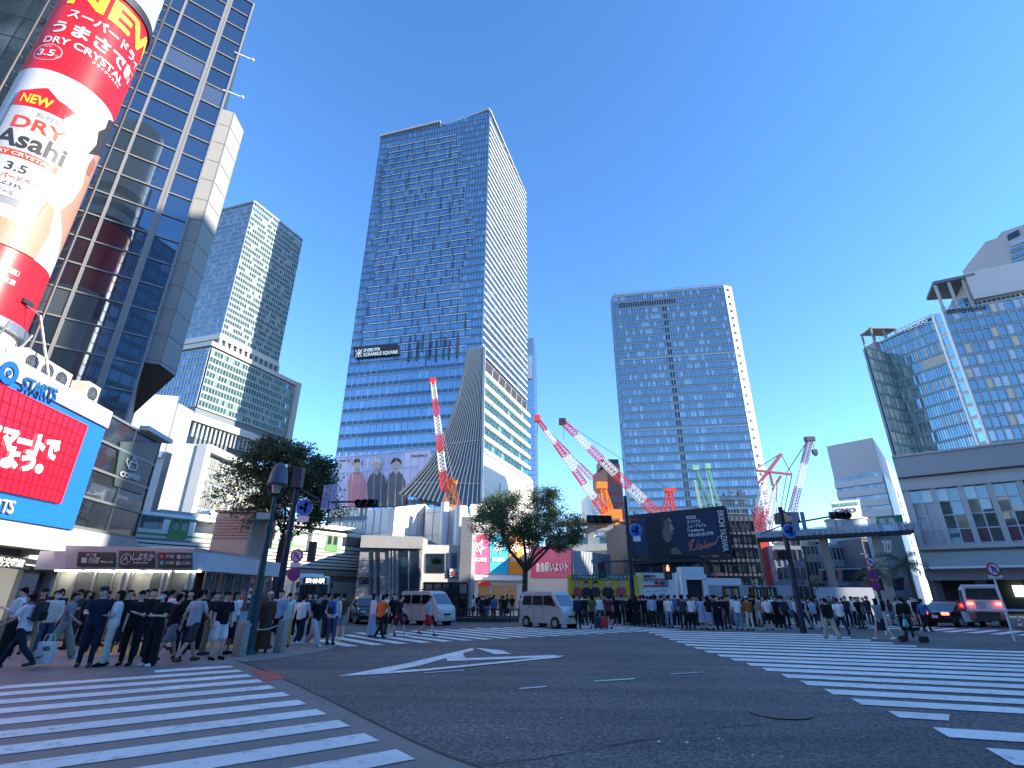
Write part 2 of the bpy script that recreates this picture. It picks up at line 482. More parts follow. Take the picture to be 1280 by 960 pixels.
# left crossing, traced by the right-hand ends of its bars
ends = [(-6.98, 14.72)]
P0 = Vector((-6.95, 14.45)); P1 = Vector((-.72, 6.30))
cdir = (P1 - P0).normalized(); sdir = Vector((-cdir.y, cdir.x)); 
if sdir.x > 0: sdir = -sdir
stripes('left_crossing_marking', P0, sdir, cdir, .47, .93, 15, lambda i: ((0, 0), ((1.6, 1.6) if i == 0 else (22, 22))), PAINT)
# diagonal crossing on the right: bars start on a slanting line
def diag():
    b = MB()
    sd = Vector((.955, -.295)).normalized()
    tops = [(1232, 936, 24), (1165, 910, 14), (1110, 889.5, 9.5), (1064, 874, 8.5), (1030, 862, 7.4), (1000, 851.5, 6.4), (976, 843, 5.4), (952, 835, 4.8), (932, 829, 4.2), (912, 823, 3.7), (896, 818.4, 3.3), (880, 813.5, 2.9), (867, 809.3, 2.5), (855, 805.4, 2.2), (845, 801.8, 2.0), (836, 798.6, 1.8), (827, 795.6, 1.6), (818, 792.8, 1.5), (810, 790.3, 1.4), (803, 788, 1.3)]
    for x, y, h in tops:
        a = G(x, y); h *= .9; c = G(x + h * 1.7, y + h)
        a2 = Vector((a.x, a.y)) ; c2 = Vector((c.x, c.y))
        L = 20 if y > 812 else 16
        if y < 800: L = 9
        pts = [a2, a2 + sd * L, c2 + sd * (L - .3), c2]
        if abs(y - 889.5) < .1:
            k = (G(1158, 894) - a).length
            b.face([(p.x, p.y, .012) for p in (a2, a2 + sd * .82, c2 + sd * .62, c2)])
            k0 = 2.35
            b.face([(p.x, p.y, .012) for p in (a2 + sd * k0, a2 + sd * L, c2 + sd * L, c2 + sd * (k0 + .0))])
            continue
        b.face([(p.x, p.y, .012) for p in pts])
    o = b.build('diagonal_crossing_marking', PAINT)
    bm = bmesh.new(); bm.from_mesh(o.data)
    for f in bm.faces:
        if f.normal.z < 0: f.normal_flip()
    bm.to_mesh(o.data); bm.free()
    tag(o, kind='structure')
diag()
# crossing in the middle distance: bars lie across its length
O = Vector((-5.6, 19.6)); stripes('middle_crossing_marking', O, -E2, E1, .47, .95, 20, lambda i: ((0, 0), (3.2 + min(i, 3) * 1.1, 3.4 + min(i, 3) * 1.1)), PAINT, .015)
O = Vector((17.5, 37.5)); stripes('far_crossing_marking', O, E1, E2, .5, 1.0, 19, lambda i: ((0, 0), (5.2, 5.2)), PAINT, .018)
# stop lines and lane dashes
def poly_mark(name, polys, m=PAINT, z=.012):
    b = MB()
    for i, q in enumerate(polys): b.face([G(x, y) + Vector((0, 0, z + .0012 * i)) for x, y in q])
    o = b.build(name, m)
    bm = bmesh.new(); bm.from_mesh(o.data)
    for f in bm.faces:
        if f.normal.z < 0: f.normal_flip()
    bm.to_mesh(o.data); bm.free()
    return tag(o, kind='structure')
poly_mark('diamond_marking', [
    [(422, 846), (512, 829), (527, 832), (486, 840)], [(422, 846), (486, 840), (540, 836), (540, 838.5), (486, 842.5)],
    [(512, 829), (590, 810.5), (593, 813), (527, 832)],
    [(556, 818), (577, 815.5), (582, 823), (580, 826.5), (559, 827)],
    [(540, 836), (705, 820), (700, 822.5), (540, 838.5)],
    [(580, 826.5), (582, 823.5), (690, 819.5), (703, 821), (690, 822.5)],
    [(590, 810.5), (594, 810.5), (705, 821), (690, 819.5)],
    [(594, 810.5), (628, 814), (640, 818.5), (618, 818.5)]])
poly_mark('lane_dash_marking', [[(648, 861), (683, 858), (684, 859.3), (649, 862.4)], [(742, 851.6), (793, 848.4), (794, 849.7), (743, 853)],
    [(530, 841.5), (580, 838), (580, 838.8), (530, 842.4)], [(838, 843), (880, 840.5), (880, 841.3), (838, 844)]], PAINT2)
# manhole and litter
mh = thing('manhole_cover', 'large round iron manhole cover set in the right-hand crossing', 'manhole cover', G(975, 892.5))
b = MB(); c = G(975, 892.5)
b.tube((c.x, c.y, .0), (c.x, c.y, .016), .40, n=36); b.build('cover', mat('iron_cover', (.115, .105, .095), .7, 0, vary=.3, scale=9, bump=.6), mh)
b = MB()
for k in range(36):
    t0, t1 = 2 * math.pi * k / 36, 2 * math.pi * (k + 1) / 36
    b.face([(c.x + r_ * math.cos(t), c.y + r_ * math.sin(t), .0185) for r_, t in ((.40, t0), (.44, t0), (.44, t1), (.40, t1))])
for k in range(-3, 4):
    h = math.sqrt(max(0, .36 ** 2 - (k * .1) ** 2)); b.box((c.x + k * .1, c.y, .018), (.02, 2 * h, .006))
b.build('cover_rim', mat('iron_rim', (.13, .12, .11), .6, .1), mh)
b = MB()
for x, y in ((903, 928), (898, 926), (857, 931), (822, 930), (512, 811), (700, 900), (940, 947), (632, 925), (320, 918), (355, 938)):
    p = G(x, y); s = random.uniform(.012, .035)
    b.face([(p.x, p.y, .02), (p.x + s, p.y - s * .3, .022), (p.x + s * 1.2, p.y + s * .5, .03), (p.x + s * .2, p.y + s, .024)])
tag(b.build('litter', mat('litter', (.7, .7, .68), .7)), 'tiny scraps of pale litter scattered on the dark roadway', 'litter', kind='stuff')

# ------------------------------------------------------------------ high-rise blocks
DEEP = Vector((.1, .1, 0))
def block(parent, poly, z0, z1, m, roofm=None, name='wall'):
    b = MB(); b.prism([(p[0], p[1]) for p in poly], z0, z1, 0, 1); return b.build(name, [m, roofm or m], parent)
def inset(A, B, C_, D, d=.3):
    c = (Vector(A[:2]) + Vector(B[:2]) + Vector(C_[:2]) + Vector(D[:2])) / 4
    return [Vector(p[:2]) + (c - Vector(p[:2])).normalized() * d for p in (A, B, C_, D)]

# --- tall glass tower in the centre
H1 = 230.0
L1, C1, R1 = G(477, 165, H1), G(612, 138, H1), G(657, 235, H1)
BK1 = L1 + (R1 - C1)
T = thing('glass_skyscraper', 'tallest blue glass skyscraper with a black name sign and a group portrait banner', 'skyscraper', (*(C1.xy), 0))
cg1 = glass('tower_glass', (.54, .70, .90), (.04, .09, .15), .44, .03, (.16, .24, .33), .10)
sp1 = mat('tower_spandrel', (.06, .11, .18), .3, .2)
wm = mat('tower_frame', (.17, .25, .34), .4, .3)
block(T, inset(L1, C1, R1, BK1, .5), 0, H1 - 3, mat('tower_core', (.08, .11, .15), .5))
zv = ZA(607, 441, C1)
zlow = 30
NF = 44
fin = lambda A, B, off: None
# front: storeys above the sign read as white edged rows, below it is plain glass
facade(T, wall_q(L1, C1, zv, H1 - 5), 34, 44, cg1, wm, wm, band=.28, mw=.12, md=.2, bh=.25, bd=.18, tilt=.008, spand=sp1, every=1)
facade(T, wall_q(L1, C1, 0, zv), 17, 44, cg1, wm, wm, band=.34, mw=.14, md=.2, bh=.5, bd=.22, tilt=.02, spand=sp1, every=2)
# staggered bright sills and dark fins, the woven look of the front
n1 = nrm2(L1, C1); d1 = (C1 - L1); b = MB(); k = MB()
fh = (H1 - 5 - zv) / 34
for j in range(1, 33):
    segs = []
    u = random.uniform(.05, .12); end = .86 + .05 * math.sin(j * .5) - (.14 if 26 < j < 34 else 0)
    while u < end:
        L_ = random.uniform(.07, .12); e = min(end, u + L_)
        z = zv + fh * j
        a = L1 + d1 * u; c = L1 + d1 * e
        b.beam(V3(a + n1 * .28, z), V3(c + n1 * .28, z), .16, .40)
        if random.random() < .8: k.beam(V3(a + n1 * .5, z - fh * random.choice((1, 1, 2))), V3(a + n1 * .5, z + .2), .24, .12, n1)
        u = e + .006
for j in range(8):
    u = .46 + j * .05 + random.uniform(0, .02); z = zv + fh * random.uniform(-1, 1)
    a = L1 + d1 * u; k.beam(V3(a + n1 * .6, z), V3(a + n1 * .6, z + fh * random.uniform(2.2, 3.4)), .35, .5, n1)
b.raw(k.v, k.f, 1); b.build('facade_lattice', [mat('bright_sill', (.50, .58, .66), .35, .3), mat('dark_fin', (.03, .035, .06), .4)], T)
# right face: white horizontal slats
facade(T, wall_q(C1, R1, zv, H1 - 8), 36, 20, cg1, wm, mat('slat_pale', (.55, .56, .56), .5), band=.2, mw=.1, bh=.85, bd=.5, tilt=.02, spand=sp1)
# lower right block, set back below a dark void
nr = nrm2(C1, R1)
Ci = C1 + nrm2(C1, R1) * -2.5; Ri = R1 + nr * -2.5
C1b = W(620, 480, C1 + nr * .6, R1 + nr * .6); C1b = V3(C1b, 0)
R1b = V3(W(660, 540, C1 + nr * .6, R1 + nr * .6), 0)
zA, zB = ZA(620, 460, C1b), ZA(606, 568, C1)
zwh = ZA(603, 562, C1)
lowg = glass('green_glass', (.55, .82, .80), (.03, .12, .12), .4, .04, (.2, .4, .38), .1)
facade(T, wall_q(C1 + nr * .6, R1 + nr * .6, zwh, zv - 9), 6, 16, lowg, wm, WHITE, band=0, mw=.2, md=.2, bh=1.5, bd=1.3, tilt=.02)
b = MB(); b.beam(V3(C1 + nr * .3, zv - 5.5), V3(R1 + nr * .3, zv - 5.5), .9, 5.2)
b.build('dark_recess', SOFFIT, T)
b = MB()
for i in range(7):
    q = C1.lerp(R1, .15 + i * .13); b.beam(V3(q + nr * .9, zv - 8.5), V3(q + nr * .9 + (R1 - C1).normalized() * 1.5, zv - 3), .35, .35)
b.build('brace', LGREY, T)
b = MB()
b.prism([(C1 + nr * 1.9)[:2], (R1 + nr * 1.9 + (R1 - C1) * .06)[:2], (R1 - nr * 4)[:2], (C1 - nr * 4)[:2]], 0, zwh)
b.build('lower_wall', CREAM, T)
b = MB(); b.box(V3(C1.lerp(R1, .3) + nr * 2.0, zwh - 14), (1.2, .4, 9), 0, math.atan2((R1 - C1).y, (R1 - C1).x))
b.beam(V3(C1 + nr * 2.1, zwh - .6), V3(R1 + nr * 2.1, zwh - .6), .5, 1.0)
b.build('wall_trim', mat('tan_trim', (.42, .38, .33), .6), T)  # trim in a darker tan than the wall
# sweeping louvred skirt at the corner
Lp = [(586, 437), (580, 470), (573, 500), (563, 528), (551, 556), (535, 582), (516, 603), (500, 618)]
Rp = [(606, 434), (605.5, 460), (605, 490), (604.5, 520), (604, 550), (603.5, 580), (603, 605), (602.5, 640)]
offs = [.8, 1.2, 1.8, 2.6, 3.6, 4.8, 6.2, 8.0]
pl = [W(x, y, L1, C1, o_) for (x, y), o_ in zip(Lp, offs)]; pr = [W(x, y, L1, C1, o_) for (x, y), o_ in zip(Rp, offs)]
b = MB(); k = MB(); f_ = MB(); NS = 17
for i in range(len(pl) - 1):
    for s_ in range(NS):
        a, c = pl[i].lerp(pr[i], s_ / NS), pl[i].lerp(pr[i], (s_ + 1) / NS)
        e, h = pl[i + 1].lerp(pr[i + 1], s_ / NS), pl[i + 1].lerp(pr[i + 1], (s_ + 1) / NS)
        b.face([e, h, c, a])
        k.beam(a + n1 * .35, e + n1 * .35, .22, .7, n1)
    k.beam(pr[i] + n1 * .35, pr[i + 1] + n1 * .35, .8, .8, n1); 
    f_.beam(pl[i] + n1 * .5, pl[i + 1] + n1 * .5, .9, .7, n1)
for i in (0, 4, 6): f_.beam(pl[i] + n1 * .3, pr[i] + n1 * .3, .35, .5)
b.build('skirt_glazing', glass('skirt_glass', (.40, .45, .48), (.022, .026, .03), .22, .08, (.08, .08, .08), .1), T)
k.build('louvre', mat('louvre_metal', (.36, .36, .35), .4, .4), T); f_.build('skirt_edge', mat('skirt_edge', (.2, .2, .2), .4, .4), T)
# crown
b = MB()
zr = H1 - 5
q0, q1, q2 = L1, L1.lerp(C1, .56), C1
b.beam(V3(q0 + n1 * .3, zr + 1.5), V3(q1 + n1 * .3, H1 - 1.5), 1.4, 1.0); b.beam(V3(q1 - n1 * 3, H1 - 1.5), V3(q2 + n1 * .3, H1 + .5), 1.4, 1.0)
b.beam(V3(C1, H1 + .3), V3(R1, H1 - 5), 1.0, 1.0)
b.build('roof_edge', LGREY, T)
b = MB()
facade(T, [V3(L1, zr), V3(L1.lerp(C1, .56), zr), V3(L1.lerp(C1, .56), H1 - 2), V3(L1, zr + 1.6)], 1, 22, mat('louvre_dark', (.07, .09, .13), .4), wm, None, band=0, mw=.35, md=.3, gname='parapet_screen')
facade(T, [V3(L1.lerp(C1, .62), zr), V3(C1, zr), V3(C1, H1), V3(L1.lerp(C1, .62), H1 - 3.6)], 1, 12, cg1, wm, None, band=0, mw=.2, md=.2, gname='parapet_screen')
for s_, (a, c, za, zc) in enumerate(((L1, L1.lerp(C1, .45), zr + 4, H1 + 1.5), (L1.lerp(C1, .45), L1.lerp(C1, .7), H1 + 1.5, H1 - .5), (L1.lerp(C1, .7), C1, H1 - .5, H1 + 3))):
    b.beam(V3(a - n1 * 3, za), V3(c - n1 * 3, zc), .25, .25)
    for t in range(6):
        q = a.lerp(c, t / 5); b.beam(V3(q - n1 * 3, zr), V3(q - n1 * 3, lerp(za, zc, t / 5)), .2, .2)
b.build('rooftop_railing', LGREY, T)
b = MB()
q = C1.lerp(R1, .8)
for t in range(5):
    q = C1.lerp(R1, .35 + t * .13); b.box(V3(q - nr * 1.5, H1 - 4.5), (3.2, 3.2, 3.4), 0, .3)
b.build('roof_plant', mat('plant_dark', (.12, .13, .15), .6), T)
# name sign
def wquad(b, pix, A, B, off, t=.1, m=0):
    b.extr([W(x, y, A, B, off) for x, y in pix], nrm2(A, B), t, m)
b = MB(); wquad(b, [(442, 434), (498, 430), (498, 443), (443, 448)], L1, C1, .9, .4); b.build('sign_panel', BLACK, T)
wtext('SHIBUYA', T, L1, C1, (454, 440), (475, 438.3), 4.0, WHITE, 1.4, .05, .02)
wtext('SCRAMBLE SQUARE', T, L1, C1, (454, 445.6), (496.5, 441.8), 4.2, WHITE, 1.4, .05, .02)
b = MB()
for x0, y0, x1, y1 in ((444.5, 438, 448, 442), (448, 442, 444.5, 446.5), (452, 437, 449, 442), (449, 442, 452, 446), (448.5, 437, 448.5, 447), (444.5, 442.2, 452.5, 441.6)):
    b.beam(W(x0, y0, L1, C1, 1.4), W(x1, y1, L1, C1, 1.4), .3, .3, n1)
b.build('emblem', WHITE, T)
# portrait banner behind the glazing bars
b = MB(); wquad(b, [(421, 571), (536, 561), (540, 575), (497, 633), (425, 633)], L1, C1, .6, .25)
bo = b.build('banner', mat('banner_lilac', (.50, .48, .66), .5, vary=.06, scale=.1), T)
skinp = mat('printed_skin', (.55, .40, .34), .6); hairp = mat('printed_hair', (.05, .035, .035), .6); hairl = mat('printed_pale_hair', (.62, .52, .46), .6)
coatd = mat('printed_coat', (.10, .095, .11), .6, vary=.2, scale=.2); coatp = mat('printed_pink_coat', (.60, .22, .24), .6, vary=.2, scale=.2)
def pfig(cx, cy, s, coat, hair, lay):
    """printed half figure, generic"""
    b = MB(); wquad(b, [(cx - 11 * s, 633), (cx - 12 * s, cy + 24 * s), (cx - 9 * s, cy + 15 * s), (cx - 2.5 * s, cy + 9 * s), (cx + 2.5 * s, cy + 9 * s), (cx + 9 * s, cy + 15 * s), (cx + 12 * s, cy + 24 * s), (cx + 12 * s, 633)], L1, C1, .9 + lay, .1); b.build('printed_coat', coat, bo)
    b = MB(); wquad(b, [(cx + .3 + 6.6 * s * math.cos(t), cy + 1 * s + 8 * s * math.sin(t)) for t in [math.pi * (.95 + 1.1 * k / 12) for k in range(13)]] + [(cx + 4.4 * s, cy - 1.5 * s), (cx + 1 * s, cy - 3.2 * s), (cx - 4 * s, cy - .6 * s)], L1, C1, 1.3 + lay, .1); b.build('printed_hair', hair, bo)
    b = MB(); wquad(b, [(cx + .4 + 4.6 * s * math.cos(t), cy + 1.6 * s + 6.0 * s * math.sin(t)) for t in [2 * math.pi * k / 14 for k in range(14)]] , L1, C1, 1.14 + lay, .1)
    wquad(b, [(cx - 1.6 * s, cy + 6 * s), (cx + 1.8 * s, cy + 6 * s), (cx + 2.4 * s, cy + 11 * s), (cx, cy + 14 * s), (cx - 2.4 * s, cy + 11 * s)], L1, C1, 1.14 + lay, .1); b.build('printed_face', skinp, bo)
pfig(446, 580, .95, coatp, hairp, 0); pfig(495, 579, 1.0, coatd, hairp, .02); pfig(471, 580, 1.0, coatd, hairl, .3)
b = MB()
for x0 in range(424, 540, 9):
    b.beam(W(x0, 566, L1, C1, 2.2), W(x0 - 2.5, 633, L1, C1, 2.2), .16, .3, n1)
b.beam(W(424, 592, L1, C1, 2.2), W(522, 583, L1, C1, 2.2), .3, .2); b.beam(W(424, 572, L1, C1, 2.2), W(538, 561, L1, C1, 2.2), .4, .3)
b.build('banner_frame', mat('banner_bar', (.30, .34, .46), .4, .2), T)
wtext('Number_i', T, L1, C1, (514, 571.5), (534, 570), 3.2, mat('navy_ink', (.03, .03, .08), .6), 1.4, .05, .02)
wtext('Number_i', T, L1, C1, (424, 577.5), (438, 576), 3.0, MATS['navy_ink'], 1.4, .05, .02)

# --- slim slab behind it
T = thing('slim_tower', 'narrow grey-blue slab tower peeping out behind the tallest skyscraper', 'tower', (*AY(662, 600, 300).xy, 0))
a = AY(655, 430, 300); c = AY(667, 430, 300); zt = AY(667, 422, 300).z
block(T, [a[:2], c[:2], (c.x + 3, 320), (a.x, 320)], 0, zt, mat('slim_wall', (.30, .42, .55), .4))
facade(T, wall_q(a + Vector((0, -.5, 0)), c + Vector((0, -.5, 0)), 0, zt - 12), 50, 6, glass('slim_glass', (.6, .75, .9), (.08, .16, .25), .5), mat('slim_band', (.5, .56, .6), .5), MATS['slim_band'], band=.3, bh=.5)
b = MB(); b.box((lerp(a.x, c.x, .55), 299, zt - 22), (3.4, 1.5, 16)); b.build('sign_panel', WHITE, T)

# --- right-hand office tower
H2 = 179.0
L2, R2 = G(766, 370, H2), G(904, 357.5, H2)
T = thing('office_tower', 'broad pale blue glass office tower with a dark seam of windows down its front', 'skyscraper', (*L2.lerp(R2, .5).xy, 0))
dL = (R2 - L2).normalized(); n2 = nrm2(L2, R2)
Lc = L2 - dL * 1.0 - n2 * 9; Rc = R2 + Vector((5.6, 1.6, 0))
bk = [Rc - n2 * 30, Lc - n2 * 20]
block(T, [L2[:2], R2[:2], Rc[:2], bk[0][:2], bk[1][:2], Lc[:2]], 0, H2 - .5, mat('office_core', (.15, .2, .26), .5), name='core')
og = glass('office_glass', (.44, .60, .76), (.04, .09, .13), .38, .03, (.30, .42, .50), .22)
osp = mat('office_spandrel', (.12, .20, .26), .35, .15); om = mat('office_frame', (.22, .27, .32), .4, .3)
dkwin = glass('dark_window', (.25, .3, .35), (.008, .01, .012), .15)
MATS_EXTRA['d'] = dkwin
# index 2 is the dark pane
def mid(i, j): return 2 if (i in (20, 21) and j < 34) or (j == 34 and 2 <= i < 26) else 0
n_off = n2 * .25
facade(T, wall_q(L2 + n_off, R2 + n_off, 0, H2 - 1), 36, 46, og, om, None, band=.34, mw=.26, md=.3, tilt=.03, spand=osp, skip=mid)
b = MB()
for j in range(0, 37):
    z = (H2 - 1) * j / 36
    b = MB(); b.beam(V3(L2 + n2 * .5, z), V3(R2 + n2 * .5, z), .2, .35 if j % 9 else .9); b.build('floor_band', om, T)
facade(T, wall_q(Lc - n2 * 0 + Vector((-.3, 0, 0)), L2 + Vector((-.3, 0, 0)), 0, H2), 36, 3, glass('office_side', (.6, .8, 1), (.2, .34, .5), .55), om, om, band=0, mw=.3)
b = MB(); nn = nrm2(R2, Rc)
facade(T, wall_q(R2 + nn * .3, Rc + nn * .3, 0, H2), 36, 3, LGREY, None, None, band=0, tilt=0, gname='stair_tower_wall')
for j in range(36): b.box(V3(R2.lerp(Rc, .45) + nn * .4, (j + .5) * H2 / 36), (1.3, .4, 1.5), 0, math.atan2(1.6, 5.6))
b.build('small_window', dkwin, T)
b = MB(); b.beam(V3(L2 + n2 * .3, H2), V3(R2 + n2 * .3, H2), .8, .9); b.beam(V3(R2, H2), V3(Rc, H2), .8, .9)
for t in range(30): q = L2.lerp(R2, t / 29); b.beam(V3(q, H2), V3(q, H2 + 1.8), .15, .15)
b.beam(V3(L2, H2 + 1.8), V3(R2, H2 + 1.8), .2, .2)
b.build('roof_edge', om, T)

# --- stacked tower at the left
H3 = 183.0
C3 = G(318, 252, H3); R3 = G(378, 300, H3); q = G(283, 261, H3); L3 = C3 + (q - C3).normalized() * 46
T = thing('stacked_tower', 'tower of stacked glass boxes with white ledges behind the left-hand tree', 'skyscraper', (*C3.xy, 0))
hg = glass('stack_glass', (.48, .66, .68), (.05, .12, .13), .38, .04, (.40, .46, .40), .15)
hgl = glass('stack_glass_left', (.44, .56, .70), (.08, .13, .18), .40, .04, (.28, .34, .42), .2)
hsp = mat('stack_spandrel', (.24, .30, .30), .35, .1); hf = mat('stack_frame', (.32, .35, .36), .45, .2)
z31 = ZA(277, 418, C3)
block(T, inset(L3, C3, R3, L3 + (R3 - C3), .4), 0, H3 - 1, mat('stack_core', (.12, .15, .17), .5))
facade(T, wall_q(L3, C3, z31, H3), 26, 30, hgl, hf, hf, band=.3, mw=.15, md=.2, bh=.3, spand=hsp)
facade(T, wall_q(C3, R3, z31, H3), 26, 26, hg, hf, hf, band=.3, mw=.15, md=.2, bh=.4, spand=hsp)
b = MB(); n3 = nrm2(C3, R3); n3l = nrm2(L3, C3)
b.beam(V3(C3, H3), V3(R3, H3), 1, 1); b.beam(V3(L3, H3), V3(C3, H3), 1, 1); b.build('roof_edge', hf, T)
# second box
CB = AY(266, 428, C3.y - 4); RB = AY(371, 482, R3.y + 12); LB = AY(150, 400, L3.y)
CB = V3(CB, 0); RB = V3(RB, 0); LB = V3(CB + (L3 - C3).normalized() * 60, 0)
zt = ZA(266, 428, CB); zb = ZA(247, 508, CB)
block(T, [LB[:2], CB[:2], RB[:2], (RB + (LB - CB))[:2]], zb - 3, zt - 2, MATS['stack_core'])
nb = nrm2(CB, RB); nbl = nrm2(LB, CB)
facade(T, wall_q(CB + nb * .5, RB + nb * .5, zb, zt - 3), 8, 34, glass('stack_green', (.5, .72, .70), (.04, .12, .12), .38, .05, (.25, .38, .34), .15), hf, hf, band=.2, mw=.2, md=.25, bh=.7, spand=hsp)
facade(T, wall_q(LB + nbl * .5, CB + nbl * .5, zb, zt - 3), 8, 34, hgl, hf, hf, band=.2, mw=.2, md=.25, bh=.5, spand=hsp)
b = MB()
b.prism([(LB + nbl * 1.2)[:2], (CB + nb * 1.2 + nbl * 1.2)[:2], (RB + nb * 1.2 + (RB - CB) * .04)[:2], (RB + (LB - CB))[:2]], zt - 2, zt)
zt2 = z31
b.prism([(L3 + n3l * 1)[:2], (C3 + n3 * 1 + n3l * 1)[:2], (R3 + n3)[:2], (L3 + (R3 - C3))[:2]], z31 - 2.5, z31)
b.prism([(LB + nbl * 3)[:2], (CB + nb * 3 + nbl * 3)[:2], (RB + nb * 3)[:2], (RB + (LB - CB))[:2]], zb - 7, zb - 4)
b.beam(V3(RB + nb * .6, zb - 3), V3(RB + nb * .6, zt), 2.5, 2.5, nb)
b.build('ledge', mat('white_ledge', (.46, .45, .43), .55, vary=.05, scale=.1), T)
b = MB()
for t in range(12): q = C3.lerp(R3, t / 11); b.beam(V3(q + n3 * .4, zt - 1), V3(q + n3 * .4, z31 - 2), 1.2, 1.2, n3)
b.build('pillar', hf, T); b = MB()
for t in range(26): q = CB.lerp(RB, t / 25); b.beam(V3(q + nb * 1.6, zb - 13), V3(q + nb * 1.6, zb - 6), .8, .8, nb)
b.build('pillar', hf, T)
# lowest box with a white frame, seen over the railway
D3 = 150.0
A4 = AY(196, 640, D3); B4 = AY(232, 640, D3 + 3); E4 = AY(352, 640, D3 + 62)
z4 = ZA(236, 556, B4); z5 = ZA(215, 500, B4)
block(T, [A4[:2], B4[:2], E4[:2], (E4 + (A4 - B4))[:2]], 0, z4, GREY)
nq = nrm2(B4, E4)
MATS_EXTRA.clear()
facade(T, wall_q(B4 + nq * .3, E4 + nq * .3, 14, z4 - 3), 7, 30, glass('bright_blind_glass', (.5, .5, .5), (.30, .29, .24), .12, .1, (.62, .58, .44), .3), hf, hf, band=.25, mw=.25, md=.3, bh=.8, spand=MATS['stack_core'])
b = MB(); b.beam(V3(B4 + nq * 1, z4 - .8), V3(E4 + nq * 1, z4 - .8), 3, 2.2); b.beam(V3(B4 + nq * 1, 0), V3(B4 + nq * 1, z4), 2.4, 3, nq); b.build('white_frame', MATS['white_ledge'], T)
S0 = AY(172, 520, D3 + 2); S1 = AY(216, 520, D3 + 4); zs = AY(216, 497, D3 + 4).z
block(T, [S0[:2], S1[:2], (S1 + nq * -22)[:2], (S0 + nq * -22)[:2]], 0, zs, GREY)
facade(T, wall_q(S0 + Vector((0, -.4, 0)), S1 + Vector((0, -.4, 0)), z4 - 4, zs), 5, 14, hgl, WHITE, hf, band=0, mw=.9, md=1, bh=.4)
b = MB(); q = (S1 + E4) / 2; b.prism([(S1 + nq)[:2], V3(S1 + (E4 - B4) * .13 + nq, 0)[:2], (S1 + (E4 - B4) * .13 - nq * 15)[:2], (S1 - nq * 15)[:2]], 0, zs - 2); b.build('stair_core', GREY, T)
# ------------------------------------------------------------------ left side
def parts(name, m, parent, fn, items):
    for it in items:
        b = MB(); fn(b, it); b.build(name, m, parent)
# --- leaning-look glass tower with its concrete fin
GA = Vector((-25.3, 32.0)); gd = Vector((.803, .596)).normalized()
GB = GA - gd * 30
ng = Vector((gd.y, -gd.x, 0))
T = thing('mirror_tower', 'mirror glass tower with a pale concrete fin rising behind the beer advertising drum', 'office building', (GA.x, GA.y, 0))
mg = glass('mirror_glass', (.34, .43, .53), (.012, .018, .024), .36, .012, (.06, .07, .08), .1)
mf = mat('mirror_frame', (.23, .22, .21), .4, .3)
ztop = ZA(319, 6, GA)
block(T, [(GB - ng.xy * .3)[:], (GA - ng.xy * .3)[:], (GA - ng.xy * 18)[:], (GB - ng.xy * 18)[:]], 0, ztop - .3, mat('mirror_core', (.05, .06, .07), .5))
GS = GA - gd * 1.7
facade(T, wall_q(GB, GS - gd * .25, 6, ztop), 24, 10, mg, mf, mf, band=0, mw=.16, md=.14, bh=.10, bd=.1, tilt=.004)
facade(T, wall_q(GS, GA, 6, ztop), 24, 1, mg, mf, mf, band=0, mw=.14, md=.2, bh=.10, bd=.1, tilt=.004)
b = MB(); b.beam(V3(GS - gd * .12 , 6), V3(GS - gd * .12, ztop), .2, .3, ng); b.build('corner_post', mf, T)
zs = ZA(173.4, 453, GA)
zft = ZA(280, 136, GA)
Ff = [Vector((GA.x, GA.y))] + [G(x, y, zs).xy for x, y in ((200, 456), (219, 470), (163, 521))]
b = MB(); b.prism([tuple(p) for p in Ff], zs + .02, zft, 0); o = b.build('concrete_fin', mat('fin_concrete', (.27, .265, .25), .75, vary=.06, scale=.3, bump=.1), T)
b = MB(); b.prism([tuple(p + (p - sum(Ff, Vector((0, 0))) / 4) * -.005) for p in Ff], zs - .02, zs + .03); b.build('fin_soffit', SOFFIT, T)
b = MB()
for i in range(0, 12):
    z = zs + i * (zft - zs) / 12
    for a, c in ((Ff[0], Ff[1]), (Ff[1], Ff[2])):
        nn = nrm2(a, c); b.beam(V3(a, z + .3) + nn * .01, V3(c, z + .3) + nn * .01, .04, .05)
b.beam(V3(Ff[1], zs), V3(Ff[1], zft), .06, .06)
b.build('panel_joint', mat('joint_dark', (.22, .22, .21), .8), T)
b = MB()
for y0 in (65, 112):
    p = W(293 - (y0 - 65) * .3, y0, GB, GA, .1); e = p + gd.to_3d() * 1.5 + ng * .2
    b.beam(p, e, .06, .06); b.ell(e, (.15, .15, .12))
b.build('camera_arm', WHITE, T)

# --- cream tiled block at the far left
T = thing('tiled_building', 'cream square-tiled building at the upper left edge of the photo', 'building', (-38, 20, 0))
ca, cb = Vector((-52, 15.4)), Vector((-30.4, 22.6))
block(T, [ca[:], cb[:], (-33.5, 29), (-56, 24)], 0, 48, mat('tile_core', (.25, .24, .2), .6))
facade(T, wall_q(ca, cb, 2, 48), 24, 12, mat('cream_tile', (.62, .55, .42), .5, vary=.06, scale=.5), mat('tile_joint', (.12, .11, .1), .6), MATS['tile_joint'], band=0, mw=.07, md=.03, bh=.07, bd=.03, tilt=0, gname='tiled_wall')
facade(T, wall_q(ca + Vector((.1, -.12)), cb + Vector((.1, -.12)), 22.5, 25), 1, 5, MATS['dark_window'], None, None, band=0, tilt=0, gname='window_strip')

